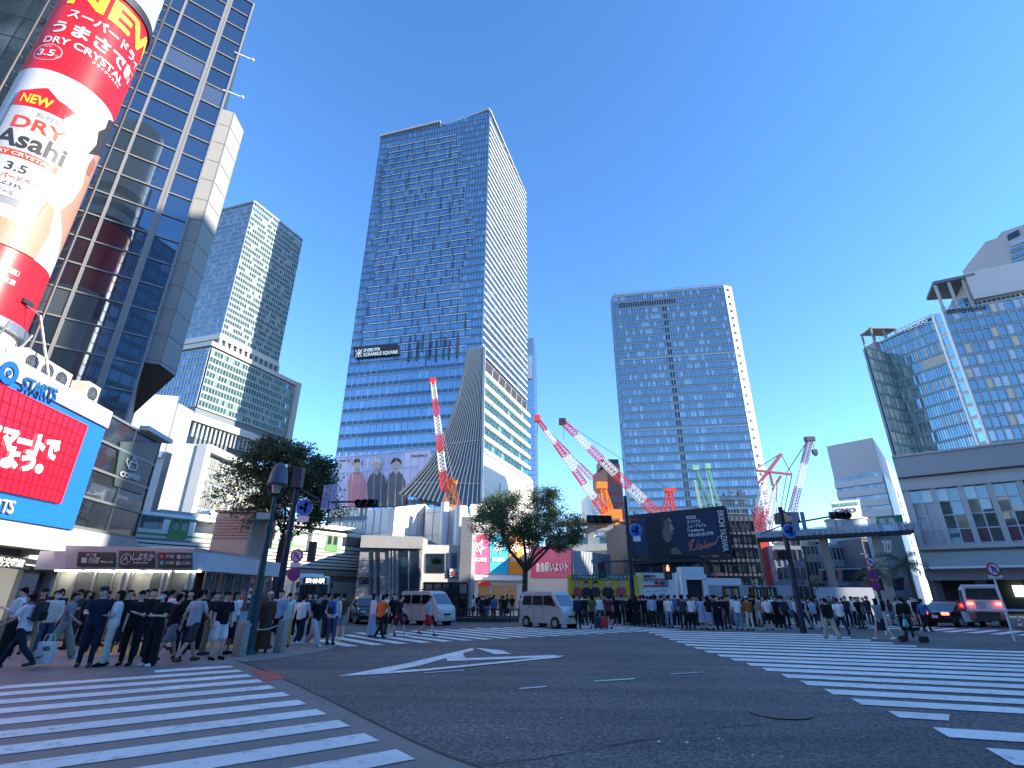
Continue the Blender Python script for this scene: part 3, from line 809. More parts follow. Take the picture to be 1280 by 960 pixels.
# --- advertising drum
CX, CY, CR = -23.2, 19.1, 1.96
T = thing('advertising_drum', 'tall red and white beer advertising drum standing on the roof at upper left', 'billboard', (CX, CY, 10))
facing = math.atan2(-CY, -CX)      # direction towards the camera, on plan
def cyl_part(name, z0, z1, m, r=CR, n=72, parent=T):
    b = MB(); vs = []; fs = []
    for z in (z0, z1):
        for k in range(n): t = 2 * math.pi * k / n; vs.append((CX + r * math.cos(t), CY + r * math.sin(t), z))
    fs = [(k, (k + 1) % n, n + (k + 1) % n, n + k) for k in range(n)] + [tuple(range(n))[::-1], tuple(range(n, 2 * n))]
    b.raw(vs, fs); return autosmooth(b.build(name, m, parent))
ARED = mat('advert_red', (.70, .012, .02), .35, spec=.4); AWHITE = mat('advert_white', (.56, .56, .55), .35); AYEL = mat('advert_yellow', (.85, .52, .03), .4, vary=.25, scale=1.2)
z_red0, z_red1, z_w1, z_t = 12.3, 15.3, 25.1, 31.8
red_lo = cyl_part('red_band', z_red0, z_red1, ARED); can_bg = cyl_part('white_panel', z_red1, z_w1, AWHITE); red_hi = cyl_part('red_panel', z_w1, z_t, ARED)
cyl_part('base_drum', 10.2, z_red0 - .2, WHITE, CR * .93); cyl_part('base_ring', z_red0 - .45, z_red0 - .05, STEEL, CR + .12); cyl_part('collar', z_t, z_t + .6, DARK, CR + .1)
for i in range(5): cyl_part('upper_ring', z_t + .6 + i * .9, z_t + .6 + (i + 1) * .9, WHITE if i % 2 == 0 else GREY, CR * 1.02 - i * .02)
cyl_part('upper_drum', z_t + 5.1, z_t + 12, WHITE, CR * .98)
b = MB()
for k in range(5):
    t = facing + (k - 2) * .5; b.tube((CX + CR * .9 * math.cos(t), CY + CR * .9 * math.sin(t), 10), (CX + (CR + .5) * math.cos(t), CY + (CR + .5) * math.sin(t), 12), .05)
b.build('bracket', STEEL, T)
for sgn in (-1, 1):
    b = MB()
    t = facing - sgn * 1.5; r = CR + .28
    b.tube((CX + r * math.cos(t), CY + r * math.sin(t), 10), (CX + r * math.cos(t), CY + r * math.sin(t), z_t + 6), .07)
    for k in range(30): z = 12 + k; b.tube((CX + (CR) * math.cos(t), CY + CR * math.sin(t), z), (CX + r * math.cos(t), CY + r * math.sin(t), z + .3), .03, n=5)
    b.build('side_frame', DARK, T)
def wrap(me, ang0, z0, off):
    """flat outline in metres -> the drum's surface; x runs to the right as seen from outside"""
    bm = bmesh.new(); bm.from_mesh(me); bmesh.ops.triangulate(bm, faces=bm.faces)
    for _ in range(5):
        ed = [e for e in bm.edges if abs(e.verts[0].co.x - e.verts[1].co.x) > .22]
        if not ed: break
        bmesh.ops.subdivide_edges(bm, edges=ed, cuts=1); bmesh.ops.triangulate(bm, faces=bm.faces)
    for v in bm.verts:
        t = facing + ang0 + v.co.x / CR; rr = CR + off + v.co.z
        v.co = (CX + rr * math.cos(t), CY + rr * math.sin(t), z0 + v.co.y)
    bm.to_mesh(me); bm.free(); return me
def drum_text(s, a0, z0, size, m, bold=.0, width=None, parent=red_hi, off=.03, shear=0):
    me = text_mesh(s, size, 0, bold, width)
    for v in me.vertices: v.co.z = 0; v.co.y += shear * v.co.x
    wrap(me, a0, z0, off); me.materials.clear(); me.materials.append(m)
    o = bpy.data.objects.new('lettering', me); COL.objects.link(o); put(o, None); o.parent = T
    o.matrix_parent_inverse = Matrix.LocRotScale(T.location, T.rotation_euler, T.scale).inverted(); return o
def drum_shape(pts, a0, z0, m, name='printed_shape', off=.02):
    me = bpy.data.meshes.new(name); me.from_pydata([(x, y, 0) for x, y in pts], [], [tuple(range(len(pts)))])
    wrap(me, a0, z0, off); me.materials.append(m)
    o = bpy.data.objects.new(name, me); COL.objects.link(o); o.parent = T
    o.matrix_parent_inverse = Matrix.LocRotScale(T.location, T.rotation_euler, T.scale).inverted(); return o
# x is measured from the point of the drum nearest the camera (angle increasing to the right)
drum_text('NEW', -.92, 30.0, 2.1, AYEL, .07, 5.4)
drum_text('スーパードライ', -.75, 28.95, .72, AWHITE, .02, 3.9)
drum_text('うまさで新', -.95, 27.75, .98, AWHITE, .03, 4.3)
drum_text('DRY CRYSTAL', -1.0, 26.95, .62, AWHITE, .015, 3.7)
drum_text('ドライクリスタル', .1, 26.65, .24, AWHITE, .004, 1.5)
drum_text('3.5', -.98, 26.0, .62, AWHITE, .015, .75); drum_text('ALC.', -.92, 26.6, .2, AWHITE, .0); drum_text('%', -.57, 25.95, .25, AWHITE, 0)
ring = []
for r_ in (.55, .58):
    ring.append([(.55 * math.cos(2 * math.pi * k / 28) * r_ / .55 * 1.1, math.sin(2 * math.pi * k / 28) * r_) for k in range(28)])
me = bpy.data.meshes.new('ring_outline'); n_ = 28
me.from_pydata([(x, y, 0) for rr in ring for x, y in rr], [], [(k, (k + 1) % n_, n_ + (k + 1) % n_, n_ + k) for k in range(n_)])
wrap(me, -.78, 26.25, .02); me.materials.append(AWHITE); o = bpy.data.objects.new('ring_outline', me); COL.objects.link(o); o.parent = T; o.matrix_parent_inverse = Matrix.LocRotScale(T.location, T.rotation_euler, T.scale).inverted()
# beer can
SILV = mat('can_silver', (.42, .43, .45), .35); SILD = mat('can_grey', (.22, .23, .25), .4); REDL = mat('label_red', (.60, .05, .02), .4); INK = mat('label_ink', (.03, .03, .035), .5)
drum_shape([(-1.5, 0), (1.05, 0), (1.2, .5), (1.2, 5.6), (.95, 6.3), (-1.4, 6.3), (-1.65, 5.6), (-1.65, .5)], -.17, 17.2, SILD, 'can_edge', .015)
drum_shape([(-1.4, .35), (.9, .35), (1.0, .6), (1.0, 5.5), (.8, 6.0), (-1.25, 6.0), (-1.5, 5.5), (-1.5, .6)], -.17, 17.2, SILV, 'can_body', .03)
drum_shape([(-1.3, 0), (.6, 0), (.9, .7), (.2, .9), (-.3, 1.35), (-.9, 1.0), (-1.3, .9)], -.25, 22.6, ARED, 'flash', .05)
drum_text('NEW', -.79, 22.8, .75, AYEL, .02, 1.15, off=.07)
drum_text('SUPER', -.37, 22.15, .34, SILD, .004, .8, off=.05)
drum_text('DRY', -.73, 21.3, .95, REDL, .02, 1.9, off=.05)
drum_text('Asahi', -.90, 20.2, 1.35, INK, .03, 2.5, off=.05)
drum_shape([(-1.5, 0), (1.0, 0), (1.0, .36), (-1.5, .36)], -.17, 19.65, REDL, 'ribbon', .045)
drum_text('DRY CRYSTAL', -.85, 19.72, .27, AWHITE, .006, 2.1, off=.06)
drum_text('3.5', -.47, 18.9, .62, INK, .006, .7, off=.05)
drum_text('スーパードライ', -.73, 18.45, .32, REDL, .004, 1.7, off=.05)
drum_text('ALC.3.5%', -.53, 18.1, .24, INK, .002, .9, off=.05); drum_text('生ビール ─', -.53, 17.68, .24, INK, .002, 1.0, off=.05)
# printed drinker, generic: hair, ear, cheek, hand
psk = mat('advert_skin', (.42, .21, .14), .5, vary=.08, scale=.6); psd = mat('advert_skin_shadow', (.26, .11, .07), .5); ph = mat('advert_hair', (.03, .028, .03), .5)
drum_shape([(-.55, 0), (.9, -2), (2.2, -2), (2.2, 5.6), (.7, 5.3), (.1, 4.4), (-.15, 3.0), (.1, 2.2), (-.1, 1.0)], 1.0, 18.2, psk, 'printed_face', .012)
drum_shape([(-.35, 0), (-.1, .9), (-.3, 1.6), (.05, 2.2), (0, 2.8), (.45, 3.1), (.9, 3.5), (1.4, 3.3), (2.2, 3.4), (2.2, .9), (1.2, 1.2), (.6, .8), (.2, .5)], .98, 21.9, ph, 'printed_hair', .03)
drum_shape([(0, 0), (.28, .1), (.38, .6), (.3, 1.0), (.02, 1.1), (-.15, .6)], 1.02, 21.0, psd, 'printed_ear', .035)
drum_shape([(-1.9, -1), (1.6, -1), (1.75, .6), (1.55, 1.7), (1.2, 1.9), (1.05, .9), (.6, .2), (-.8, .3), (-1.9, 1.0)], -.2, 16.3, psk, 'printed_hand', .06)
drum_text('生ビール（非熱処理）', -.85, 14.2, .28, AWHITE, .004, 2.6); drum_text('ALC.3.5% のみすぎ注意', -.75, 13.75, .26, AWHITE, .004, 2.4); drum_text('アルミ缶', -.4, 13.3, .26, AWHITE, .004, 1.0)

# --- corner shop building with the big red screen
SA, SB = Vector((-18.55, 11.0)), Vector((-20.4, 24.4)); sdv = (SB - SA).normalized()
SC = W(200, 550, SA, SB); SC = Vector((SC.x, SC.y))
ns = nrm2(SA, SB)
zr_ = 10.2
T = thing('screen_building', 'low corner building carrying a huge red screen and blue border at left', 'shop building', (*SB.lerp(SA, .5), 0))
block(T, [SA[:], SB[:], (SB + Vector((-12, -1)))[:], (SA + Vector((-12, -1)))[:]], 3.7, zr_, mat('screen_core', (.3, .31, .33), .5))
zb1 = W(85, 661, SA, SB).z
b = MB(); b.prism([SA[:], SB[:], (SB + Vector((-9, -1)))[:], (SA + Vector((-9, -1)))[:]], .0, 3.7); b.build('ground_storey', mat('shop_dim', (.10, .10, .105), .6, vary=.3, scale=.6), T)
def wq(b, pix, off, t=.06, A=SA, B=SB, m=0): b.extr([W(x, y, A, B, off) for x, y in pix], nrm2(A, B), t, m)
b = MB(); wq(b, [(-190, 338), (133, 515), (127, 535), (-190, 375)], .05, .3); b.build('fascia', mat('fascia_white', (.56, .57, .58), .4), T)
BLU = mat('border_blue', (.012, .14, .42), .4)
b = MB(); wq(b, [(-190, 375), (127, 535), (85, 662), (-190, 618)], .03, .2); b.build('blue_border', BLU, T)
scr = mat('screen_red', (.55, .008, .02), .3, emit=(.72, .008, .03), estr=.55)
redq = [(-190, 388), (108, 532), (74, 629), (-190, 573)]
b = MB(); wq(b, redq, .25, .08); so_ = b.build('screen', scr, T)
tl, tr, br, bl = [W(x, y, SA, SB, .35) for x, y in redq]
b = MB()
for i in range(0, 29): b.beam(tl.lerp(tr, i / 28), bl.lerp(br, i / 28), .02, .03, ns)
for i in range(0, 8): b.beam(tl.lerp(bl, i / 7), tr.lerp(br, i / 7), .02, .03, ns)
b.build('screen_grid', mat('screen_joint', (.16, .005, .01), .5), so_)
PK = mat('screen_pink', (.7, .3, .3), .4, emit=(1, .55, .45), estr=.8); WH2 = mat('screen_white', (.8, .8, .8), .4, emit=(1, .95, .92), estr=.7)
def stext(s, p0, p1, h):
    for m_, bo_, of_ in ((WH2, .06, .36), (PK, .0, .40)):
        a = W(p0[0], p0[1], SA, SB, of_); c = W(p1[0], p1[1], SA, SB, of_); t = W(p0[0], p0[1] - h, SA, SB, of_); hh = (t - a).length / .8
        o = text(s, None, a, c - a, (0, 0, 1), hh, m_, .015, bo_ * hh if bo_ else .0, (c - a).length); o.parent = so_; o.matrix_parent_inverse = (Matrix.LocRotScale(T.location, T.rotation_euler, T.scale) @ so_.matrix_parent_inverse).inverted()
stext('スマートで', (-24, 552), (70, 573), 26)
stext('しよう。', (-24, 577), (52, 589), 24)
wtext('STARTS', T, SA, SB, (26, 486), (68, 502), 17, mat('logo_blue', (.008, .10, .30), .4), .42, .03, .02)
wtext('STARTS', T, SA, SB, (-42, 634), (14, 642), 17, AWHITE, .3, .03, .01)
b = MB(); c = W(12, 466, SA, SB, .42)
for k in range(20):
    t0, t1 = 2 * math.pi * k / 20, 2 * math.pi * (k + 1) / 20
    q = [c + (sdv.to_3d() * math.cos(t) + Vector((0, 0, math.sin(t)))) * r for r, t in ((.22, t0), (.45, t0), (.45, t1), (.22, t1))]
    b.face(q)
    b.face([c, c + (sdv.to_3d() * math.cos(t0) + Vector((0, 0, math.sin(t0)))) * .12, c + (sdv.to_3d() * math.cos(t1) + Vector((0, 0, math.sin(t1)))) * .12])
b.build('logo_ring', MATS['logo_blue'], T)
# slanted grey eave and dark name band over the shopfront
b = MB()
e0, e1 = V3(SA, zb1), V3(SB, zb1)
b.raw([e0, e1, e1 + ns * -.1 + Vector((0, 0, -1.1)), e0 + ns * -.1 + Vector((0, 0, -1.1)), e0 + ns * .9 + Vector((0, 0, -.9)), e1 + ns * .9 + Vector((0, 0, -.9)), e0 + ns * .9 + Vector((0, 0, -1.1)), e1 + ns * .9 + Vector((0, 0, -1.1))],
      [(0, 4, 5, 1), (4, 6, 7, 5), (6, 3, 2, 7), (1, 5, 7, 2), (0, 3, 6, 4)])
b.build('eave', mat('eave_steel', (.42, .42, .42), .45, .1, vary=.1, scale=.5), T)
nb_ = MB(); wq(nb_, [(-100, 678), (75, 705), (74, 718), (-100, 697)], .5, .12); nb_.build('name_band', mat('name_band', (.02, .025, .035), .35), T)
wtext('谷交機館 ━━', T, SA, SB, (-6, 706), (45, 712), 8.5, AWHITE, .66, .02, .015)
b = MB(); wq(b, [(-100, 696), (20, 708), (20, 775), (-100, 775)], .06, .1); b.build('shop_window', mat('shop_glow', (.35, .34, .3), .3, vary=.3, scale=.7, emit=(.9, .85, .7), estr=.10), T)
b = MB()
for px in (24, 62): 
    a = W(px, 740, SA, SB, .2); b.box((a.x, a.y, 1.85), (.5, .8, 3.7))
b.build('column', mat('column_grey', (.38, .42, .42), .45), T)
# dark glass coffee shop part
T2 = thing('coffee_shop_building', 'dark glass building with a coffee sign next to the red screen', 'coffee shop', (*SC, 0))
SD = SC + sdv * 1.0
block(T2, [(SB + sdv * .05)[:], SC[:], (SC + Vector((-10, 0)))[:], (SB + Vector((-10, 0)))[:]], 0, zr_ - .3, mat('coffee_core', (.03, .035, .04), .5))
zc0 = W(85, 660, SA, SB).z + .1
facade(T2, wall_q(SB + ns.xy * .06 + sdv * .05, SC + ns.xy * .06, zc0, zr_ - .2), 4, 2, glass('smoke_glass', (.35, .42, .46), (.018, .022, .026), .3, .03, (.03, .04, .04), .05), mat('smoke_frame', (.22, .24, .25), .4, .4), MATS['smoke_frame'], band=0, mw=.06, md=.06, bh=.12, bd=.1, tilt=.01)
b = MB(); wq(b, [(150, 552), (200, 553), (178, 619), (142, 607)], .1, .04); b.build('sign_panel', mat('coffee_panel', (.06, .085, .08), .35), T2)
wtext('COFFEE', T2, SA, SC, (149, 595), (173, 601), 6.5, AWHITE, .2, .02, .03)
def lines(b, pix, off, w_, A=SA, B=SB):
    for p, q in zip(pix[:-1], pix[1:]): b.beam(W(p[0], p[1], A, B, off), W(q[0], q[1], A, B, off), w_, .03, ns)
b = MB(); lines(b, [(163, 577), (160.5, 586), (170, 588), (171.5, 579), (163, 577)], .2, .07); lines(b, [(160.5, 584), (158, 577), (160, 573)], .2, .06); lines(b, [(171, 579), (172.5, 583), (170, 587)], .2, .05); lines(b, [(165, 576.5), (167.5, 571), (171, 578)], .2, .06); lines(b, [(164, 580), (163, 586)], .2, .04); lines(b, [(168, 581), (167, 587)], .2, .04); lines(b, [(163.5, 583), (167.6, 584)], .2, .04)
b.build('emblem', AWHITE, T2)
b = MB(); b.box((*(SC.lerp(SB, .5) + ns.xy * .05), zc0 - .9), (.5, (SC - SB).length, 1.6), 0, math.atan2(sdv.y, sdv.x) - math.pi / 2); b.build('stone_band', mat('band_stone', (.42, .43, .44), .5, vary=.08, scale=1), T2)
b = MB(); b.beam(V3(SB.lerp(SC, .55) + ns.xy * .3, zr_), V3(SC + ns.xy * .3 + sdv * .4, zr_), .5, .25); b.build('canopy_edge', mat('canopy_white', (.5, .52, .55), .4), T2)
# rooftop machines
def ac_unit(px, py, w_, label, z=zr_ + .02, n=2, inn=1.2):
    p = W(px, py, SA, SB, -inn)
    t = thing('air_conditioner', label, 'air conditioner', (p.x, p.y, z), math.atan2(sdv.y, sdv.x) - math.pi / 2, 'air conditioning units on the roof')
    b = MB(); b.box((0, 0, .55), (.75, w_, 1.0)); b.build('casing', mat('ac_cream', (.60, .56, .46), .5, vary=.08, scale=2), t, local=True)
    for k in range(n):
        y = (k - (n - 1) / 2) * w_ / n
        b = MB(); b.tube((.375, y, .56), (.40, y, .56), .36, n=20); b.build('fan_opening', DARK, t, local=True)
        b = MB()
        for r in (.12, .22, .32):
            for q in range(16):
                a0, a1 = 2 * math.pi * q / 16, 2 * math.pi * (q + 1) / 16
                b.beam((.42, y + r * math.cos(a0), .56 + r * math.sin(a0)), (.42, y + r * math.cos(a1), .56 + r * math.sin(a1)), .015, .015)
        for q in range(4): a0 = math.pi * q / 4; b.beam((.42, y - .35 * math.cos(a0), .56 - .35 * math.sin(a0)), (.42, y + .35 * math.cos(a0), .56 + .35 * math.sin(a0)), .02, .015)
        b.build('fan_guard', STEEL, t, local=True)
    b = MB(); b.box((0, -w_ * .35, .03), (.7, .1, .06)); b.box((0, w_ * .35, .03), (.7, .1, .06)); b.build('foot', DARK, t, local=True)
ac_unit(33, 470, 1.9, 'wide cream air conditioner with slatted side at the foot of the drum'); ac_unit(62, 482, 1.2, 'square cream air conditioner with one round fan on the low roof', n=1)
ac_unit(102, 500, 1.0, 'small grey air conditioner farthest along the low roof', n=1, inn=.9)
t = thing('rooftop_floodlight', 'long arm floodlight leaning up at the foot of the advertising drum', 'floodlight', (-19.9, 20.3, zr_))
b = MB(); b.tube((-19.9, 20.3, zr_), (-20.6, 19.6, zr_ + 2.6), .05); b.tube((-20.6, 19.6, zr_ + 2.6), (-21.3, 19.4, zr_ + 3.1), .04); b.build('arm', STEEL, t)
b = MB(); b.box((-21.3, 19.4, zr_ + 3.15), (.4, .5, .2)); b.build('lamp_head', DARK, t)

# --- underground arcade entrance
K = thing('arcade_entrance', 'low glazed arcade entrance with dark signboards and a white rounded roof band', 'entrance pavilion', (-14.3, 23, 0))
kx0, kx1, ky0, ky1 = -17.9, -11.65, 20.5, 27.5
zk1 = ZA(243, 690, (0, 20.5)); zk0 = ZA(245, 713, (0, 20.5))
b = MB()
cor = [(kx1 - .9 + .9 * math.sin(t), ky0 + .9 - .9 * math.cos(t)) for t in [math.pi / 2 * k / 6 for k in range(7)]]
b.prism([(kx0, ky0)] + cor + [(kx1, ky1), (kx0, ky1)], zk0, zk1); b.build('roof', mat('roof_white', (.62, .62, .61), .4, 0, vary=.05, scale=.6), K)
b = MB(); b.prism([(kx0 + .4, ky0 + 1.0), (kx1 - 1, ky0 + 1.0), (kx1 - 1, ky1 - .5), (kx0 + .4, ky1 - .5)], zk1, zk1 + .25); b.build('roof_plinth', STEEL, K)
b = MB(); b.box(((kx0 + kx1) / 2 - .2, ky0 + 3.5, zk0 / 2), (kx1 - kx0 - 1.2, 4.6, zk0 - .06)); b.build('inner_hall', mat('hall_inside', (.10, .105, .11), .5, vary=.5, scale=1.2), K)
kg = glass('kiosk_glass', (.5, .55, .58), (.11, .12, .115), .25, .03, (.36, .35, .30), .3)
facade(K, [(kx0 + .5, ky0 + .6, .1), (kx1 - .7, ky0 + .6, .1), (kx1 - .7, ky0 + .6, zk0), (kx0 + .5, ky0 + .6, zk0)], 2, 7, kg, STEEL, STEEL, band=0, mw=.06, md=.06, bh=.06, bd=.05)
facade(K, [(kx1 - .35, ky0 + 1.0, .9), (kx1 - .35, ky1, .9), (kx1 - .35, ky1, zk0), (kx1 - .35, ky0 + 1.0, zk0)], 1, 8, kg, STEEL, STEEL, band=0, mw=.05, md=.05, bh=.1, bd=.05)
b = MB(); b.box((kx1 - .3, (ky0 + ky1) / 2 + .4, .45), (.25, ky1 - ky0 - 1.2, .9)); b.build('low_wall', mat('tile_blue_grey', (.42, .47, .50), .4, vary=.12, scale=3), K)
for q in range(5):
    b = MB(); b.box((kx0 + 1.0 + q * 1.15, ky0 + .35, zk0 - .02), (.9, .14, .05)); b.build('ceiling_lamp', mat('lit_strip', (.8, .8, .75), .4, emit=(1, .96, .85), estr=5), K)
for x in (kx0 + 3.2, kx1 - 1.5, kx1 - .55):
    b = MB(); b.tube((x, ky0 + .45, 0), (x, ky0 + .45, zk0), .14, n=16); autosmooth(b.build('column', STEEL, K))
KA, KB = Vector((kx0, ky0)), Vector((kx1 - .9, ky0))
def kq(pix, m, off, t=.05, name='sign_panel'):
    b = MB(); b.extr([W(x, y, KA, KB, off) for x, y in pix], (0, -1, 0), t); return b.build(name, m, K)
kq([(84, 682), (243, 686), (243, 714), (84, 711)], mat('frame_grey', (.44, .47, .44), .5), .06, .08, 'sign_frame')
SGN = mat('sign_black', (.018, .02, .022), .3)
kq([(99, 690), (144, 690.5), (144, 708.5), (97, 708)], SGN, .16); kq([(150, 688.5), (193, 689), (193, 709.5), (149, 709)], SGN, .16); kq([(198, 690.5), (240, 691), (240, 710), (198, 709.5)], SGN, .16)
kq([(102.5, 697), (109, 697), (109, 703.5), (102.5, 703.5)], AWHITE, .23, .03)
def kt(s, p0, p1, h, m=AWHITE, bold=.01): wtext(s, K, KA, KB, p0, p1, h, m, .24, .01, bold)
kt('渋谷駅', (110, 703.5), (124, 703.7), 6); kt('Shibuya Sta.', (125.5, 703.6), (142, 703.8), 3); kt('地下鉄', (108, 695.3), (121, 695.5), 3); kt('しぶちか', (165, 700), (192, 700.6), 7.5, AWHITE, .02); kt('SHIBUCHIKA', (167, 704.6), (186, 704.8), 2.2)
for (x, y, cc) in ((203, 695.5, (.6, .06, .12)), (203, 703.5, (.05, .45, .45)), (224, 696, (.5, .5, .55)), (223, 704, (.45, .47, .5))):
    kq([(x - 2.3, y - 2.3), (x + 2.3, y - 2.3), (x + 2.3, y + 2.3), (x - 2.3, y + 2.3)], mat('dot%.0f' % (x * y), cc, .4), .23, .03, 'line_symbol')
    kt('地下鉄線' if x < 210 else '出口案内', (x + 4, y + 1.6), (x + 15, y + 1.7), 3)
c = W(157, 699, KA, KB, .26); b = MB()
for k in range(20):
    t0, t1 = 2 * math.pi * k / 20, 2 * math.pi * (k + 1) / 20
    b.face([c + Vector((math.cos(t), 0, math.sin(t))) * r for r, t in ((.17, t0), (.2, t0), (.2, t1), (.17, t1))])
b.beam(c + Vector((-.08, 0, -.1)), c + Vector((0, 0, .12)), .03, .02); b.beam(c + Vector((0, 0, .12)), c + Vector((.08, 0, -.1)), .03, .02); b.beam(c + Vector((-.1, 0, 0)), c + Vector((.1, 0, .02)), .03, .02)
b.build('emblem', AWHITE, K)
# ventilation box behind it
vp = AY(296, 690, 30)
t = thing('ventilation_shaft', 'beige ventilation shaft with louvres behind the arcade entrance', 'ventilation shaft', (vp.x, 30, 0))
zv1 = AY(296, 643, 30).z
b = MB(); b.box((0, 0, zv1 / 2), (2.2, 2.0, zv1)); o = b.build('casing', mat('beige_steel', (.44, .40, .31), .5, 0, vary=.06, scale=1), t, local=True); bevel(o, .25, 4)
b = MB()
for k in range(7): b.box((0.02, -1.02, zv1 - .45 - k * .16), (1.8, .05, .05))
b.build('louvre', mat('louvre_brown', (.22, .18, .15), .5), t, local=True)
b = MB(); b.box((0, 0, zv1 + .04), (2.3, 2.1, .1)); b.build('lid', MATS['beige_steel'], t, local=True)

# ------------------------------------------------------------------ railway
TA, TB = Vector((-29, 44)), Vector((-17.3, 60)); td = (TB - TA).normalized(); tn = nrm2(TA, TB)
ztt = W(209, 641, TA, TB).z; ztb = W(209, 676, TA, TB).z
RWY = thing('railway_bridge', 'steel railway bridge with ribbed pale parapet over the dark underpass', 'railway bridge', (*TA, 0))
b = MB()
def along(t, off=0, z=0): return V3(TA + td * t + tn.xy * off, z)
T0, T1 = -28, 34
b.beam(along(T0, .9, ztb - 2.0), along(T1, .9, ztb - 2.0), .3, .5); b.build('girder_flange', STEEL, RWY)
b = MB()
for k in range(5):
    z = ztb - .2 - k * .32; b.beam(along(T0, .8, z), along(T1, .8, z), .15, .22)
b.build('parapet', mat('parapet_pale', (.58, .57, .50), .5, .1, vary=.08, scale=.3), RWY)
b = MB(); b.beam(along(T0, -3.2, ztb - 1.0), along(T1, -3.2, ztb - 1.0), 7.8, 1.8); b.build('deck', mat('deck_dark', (.07, .07, .075), .7), RWY)
b = MB(); b.beam(along(T0, .5, ztb - 2.5), along(T1, .5, ztb - 2.5), .4, .7); b.build('girder', mat('girder_grey', (.20, .21, .22), .5, .2), RWY)
b = MB()
for t in (-26, 2, 30):
    for o_ in (-.5, -6): b.beam(along(t, o_, 0), along(t, o_, ztb - 2), 1.6, 1.6)
b.build('pier', CONC, RWY)
b = MB(); b.beam(along(-28, -9, 2.2), along(8, -9, 2.2), 1, 4.4); b.build('abutment', mat('under_dark', (.05, .05, .055), .8), RWY)
TR = thing('commuter_train', 'silver commuter train with green doors crossing the railway bridge', 'train', (*TA, 0))
TG = mat('train_green', (.05, .20, .045), .4); TS = mat('train_silver', (.56, .57, .56), .35, .35, vary=.05, scale=.5); TW = glass('train_window', (.4, .42, .45), (.012, .014, .02), .2)
for ci, (a, z_) in enumerate(((-26.5, 0), (-6.2, 0), (14.1, 0))):
    b = MB(); b.beam(along(a, -1.4, (ztt + ztb) / 2), along(a + 19.9, -1.4, (ztt + ztb) / 2), 2.8, ztt - ztb); body = b.build('carriage', TS, TR); bevel(body, .25, 3)
    b = MB(); b.beam(along(a + .2, .03, ztb + .45), along(a + 19.7, .03, ztb + .45), .02, .16); b.build('waist_stripe', TG, TR)
    b = MB(); b.beam(along(a + .2, .03, ztt - .42), along(a + 19.7, .03, ztt - .42), .02, .2); b.build('top_stripe', TG, TR)
    for k in range(4):
        c = a + 2.5 + k * 5
        b = MB(); b.beam(along(c - .75, .05, (ztt + ztb) / 2 - .15), along(c + .75, .05, (ztt + ztb) / 2 - .15), .05, ztt - ztb - .7); d_ = b.build('door', TG, TR)
        for s_ in (-.36, .36):
            b = MB(); b.beam(along(c + s_ - .22, .09, ztb + (ztt - ztb) * .60), along(c + s_ + .22, .09, ztb + (ztt - ztb) * .60), .03, .85); b.build('door_window', TW, d_)
        if k < 3:
            b = MB(); b.beam(along(c + 1.3, .04, ztb + (ztt - ztb) * .60), along(c + 3.7, .04, ztb + (ztt - ztb) * .60), .05, .95); b.build('window', TW, TR)
    b = MB(); b.beam(along(a + 6, -1.4, ztt + .15), along(a + 13, -1.4, ztt + .15), 1.8, .3); b.build('roof_unit', GREY, TR)
# overhead line gantries and the station roof behind
t = thing('platform_roof', 'long pale station platform roof behind the green train', 'station roof', (*(TA - tn.xy * 9), 0))
b = MB(); b.beam(along(6, -9, ztt + 1.2), along(34, -9, ztt + 1.2), 7, .5); b.build('roof', mat('platform_roof', (.62, .60, .55), .5), t)
b = MB(); b.beam(along(8, -12, ztt - .8), along(34, -12, ztt - .8), .5, 5); b.build('wall', WHITE, t)
for k in range(3):
    b = MB(); b.beam(along(8 + k * 10, -6.5, ztb - 2), along(8 + k * 10, -6.5, ztt + 1.2), .3, .3); b.build('post', STEEL, t)
for t_ in (-12, 9.5):
    t = thing('catenary_gantry', 'steel catenary gantry %s over the railway tracks' % ('nearer the coffee shop' if t_ < 0 else 'behind the tree crown'), 'gantry', tuple(along(t_, 1, ztb - 1)), 0, 'gantries over the tracks')
    b = MB()
    b.beam(along(t_, .4, ztb - 1), along(t_, .4, ztt + 2.2), .22, .22); b.build('mast', DARK, t)
    b = MB(); b.beam(along(t_, .4, ztt + 1.9), along(t_, -8, ztt + 1.9), .2, .3); b.beam(along(t_, .4, ztt + 1.2), along(t_, -2, ztt + 1.9), .1, .1); b.build('crossbeam', DARK, t)
# dark street under the bridge
t = thing('underpass_building', 'dim grey building seen beneath the railway bridge', 'building', (-24, 74, 0))
b = MB(); b.box((-22, 78, 3), (22, 6, 6)); b.build('wall', mat('dim_wall', (.16, .155, .15), .8, vary=.3, scale=.3), t)
b = MB(); b.box((-17, 74.9, 2.2), (3, .2, 2)); b.build('shutter', GREY, t)

# ------------------------------------------------------------------ stone corner building, sheeted structure
SY = 50.0
s0, s1 = AY(449, 700, SY), AY(527, 700, SY + 1)
zst = AY(527, 672, SY + 1).z
T = thing('stone_building', 'grey stone-clad building with narrow window slots beside the railway bridge', 'building', (*s0.lerp(s1, .5).xy, 0))
block(T, [s0[:2], s1[:2], (s1.x + 1, SY + 14), (s0.x - 3, SY + 12)], 0, zst, STONE)
nS = nrm2(s0, s1)
for x0, x1, y0, y1, mm_ in ((463, 467, 690, 760, 'w'), (471, 475, 690, 760, 'w'), (499, 524, 688, 757, 'w'), (449, 461, 721, 730, 'd')):
    b = MB(); b.extr([W(x, y, s0, s1, .04) for x, y in ((x0, y0), (x1, y0 - .3), (x1, y1), (x0, y1))], nS, .04)
    b.build('window', glass('stone_window', (.4, .45, .5), (.02, .03, .045), .2, .05, (.05, .07, .12), .3) if mm_ == 'w' else SOFFIT, T)
b = MB()
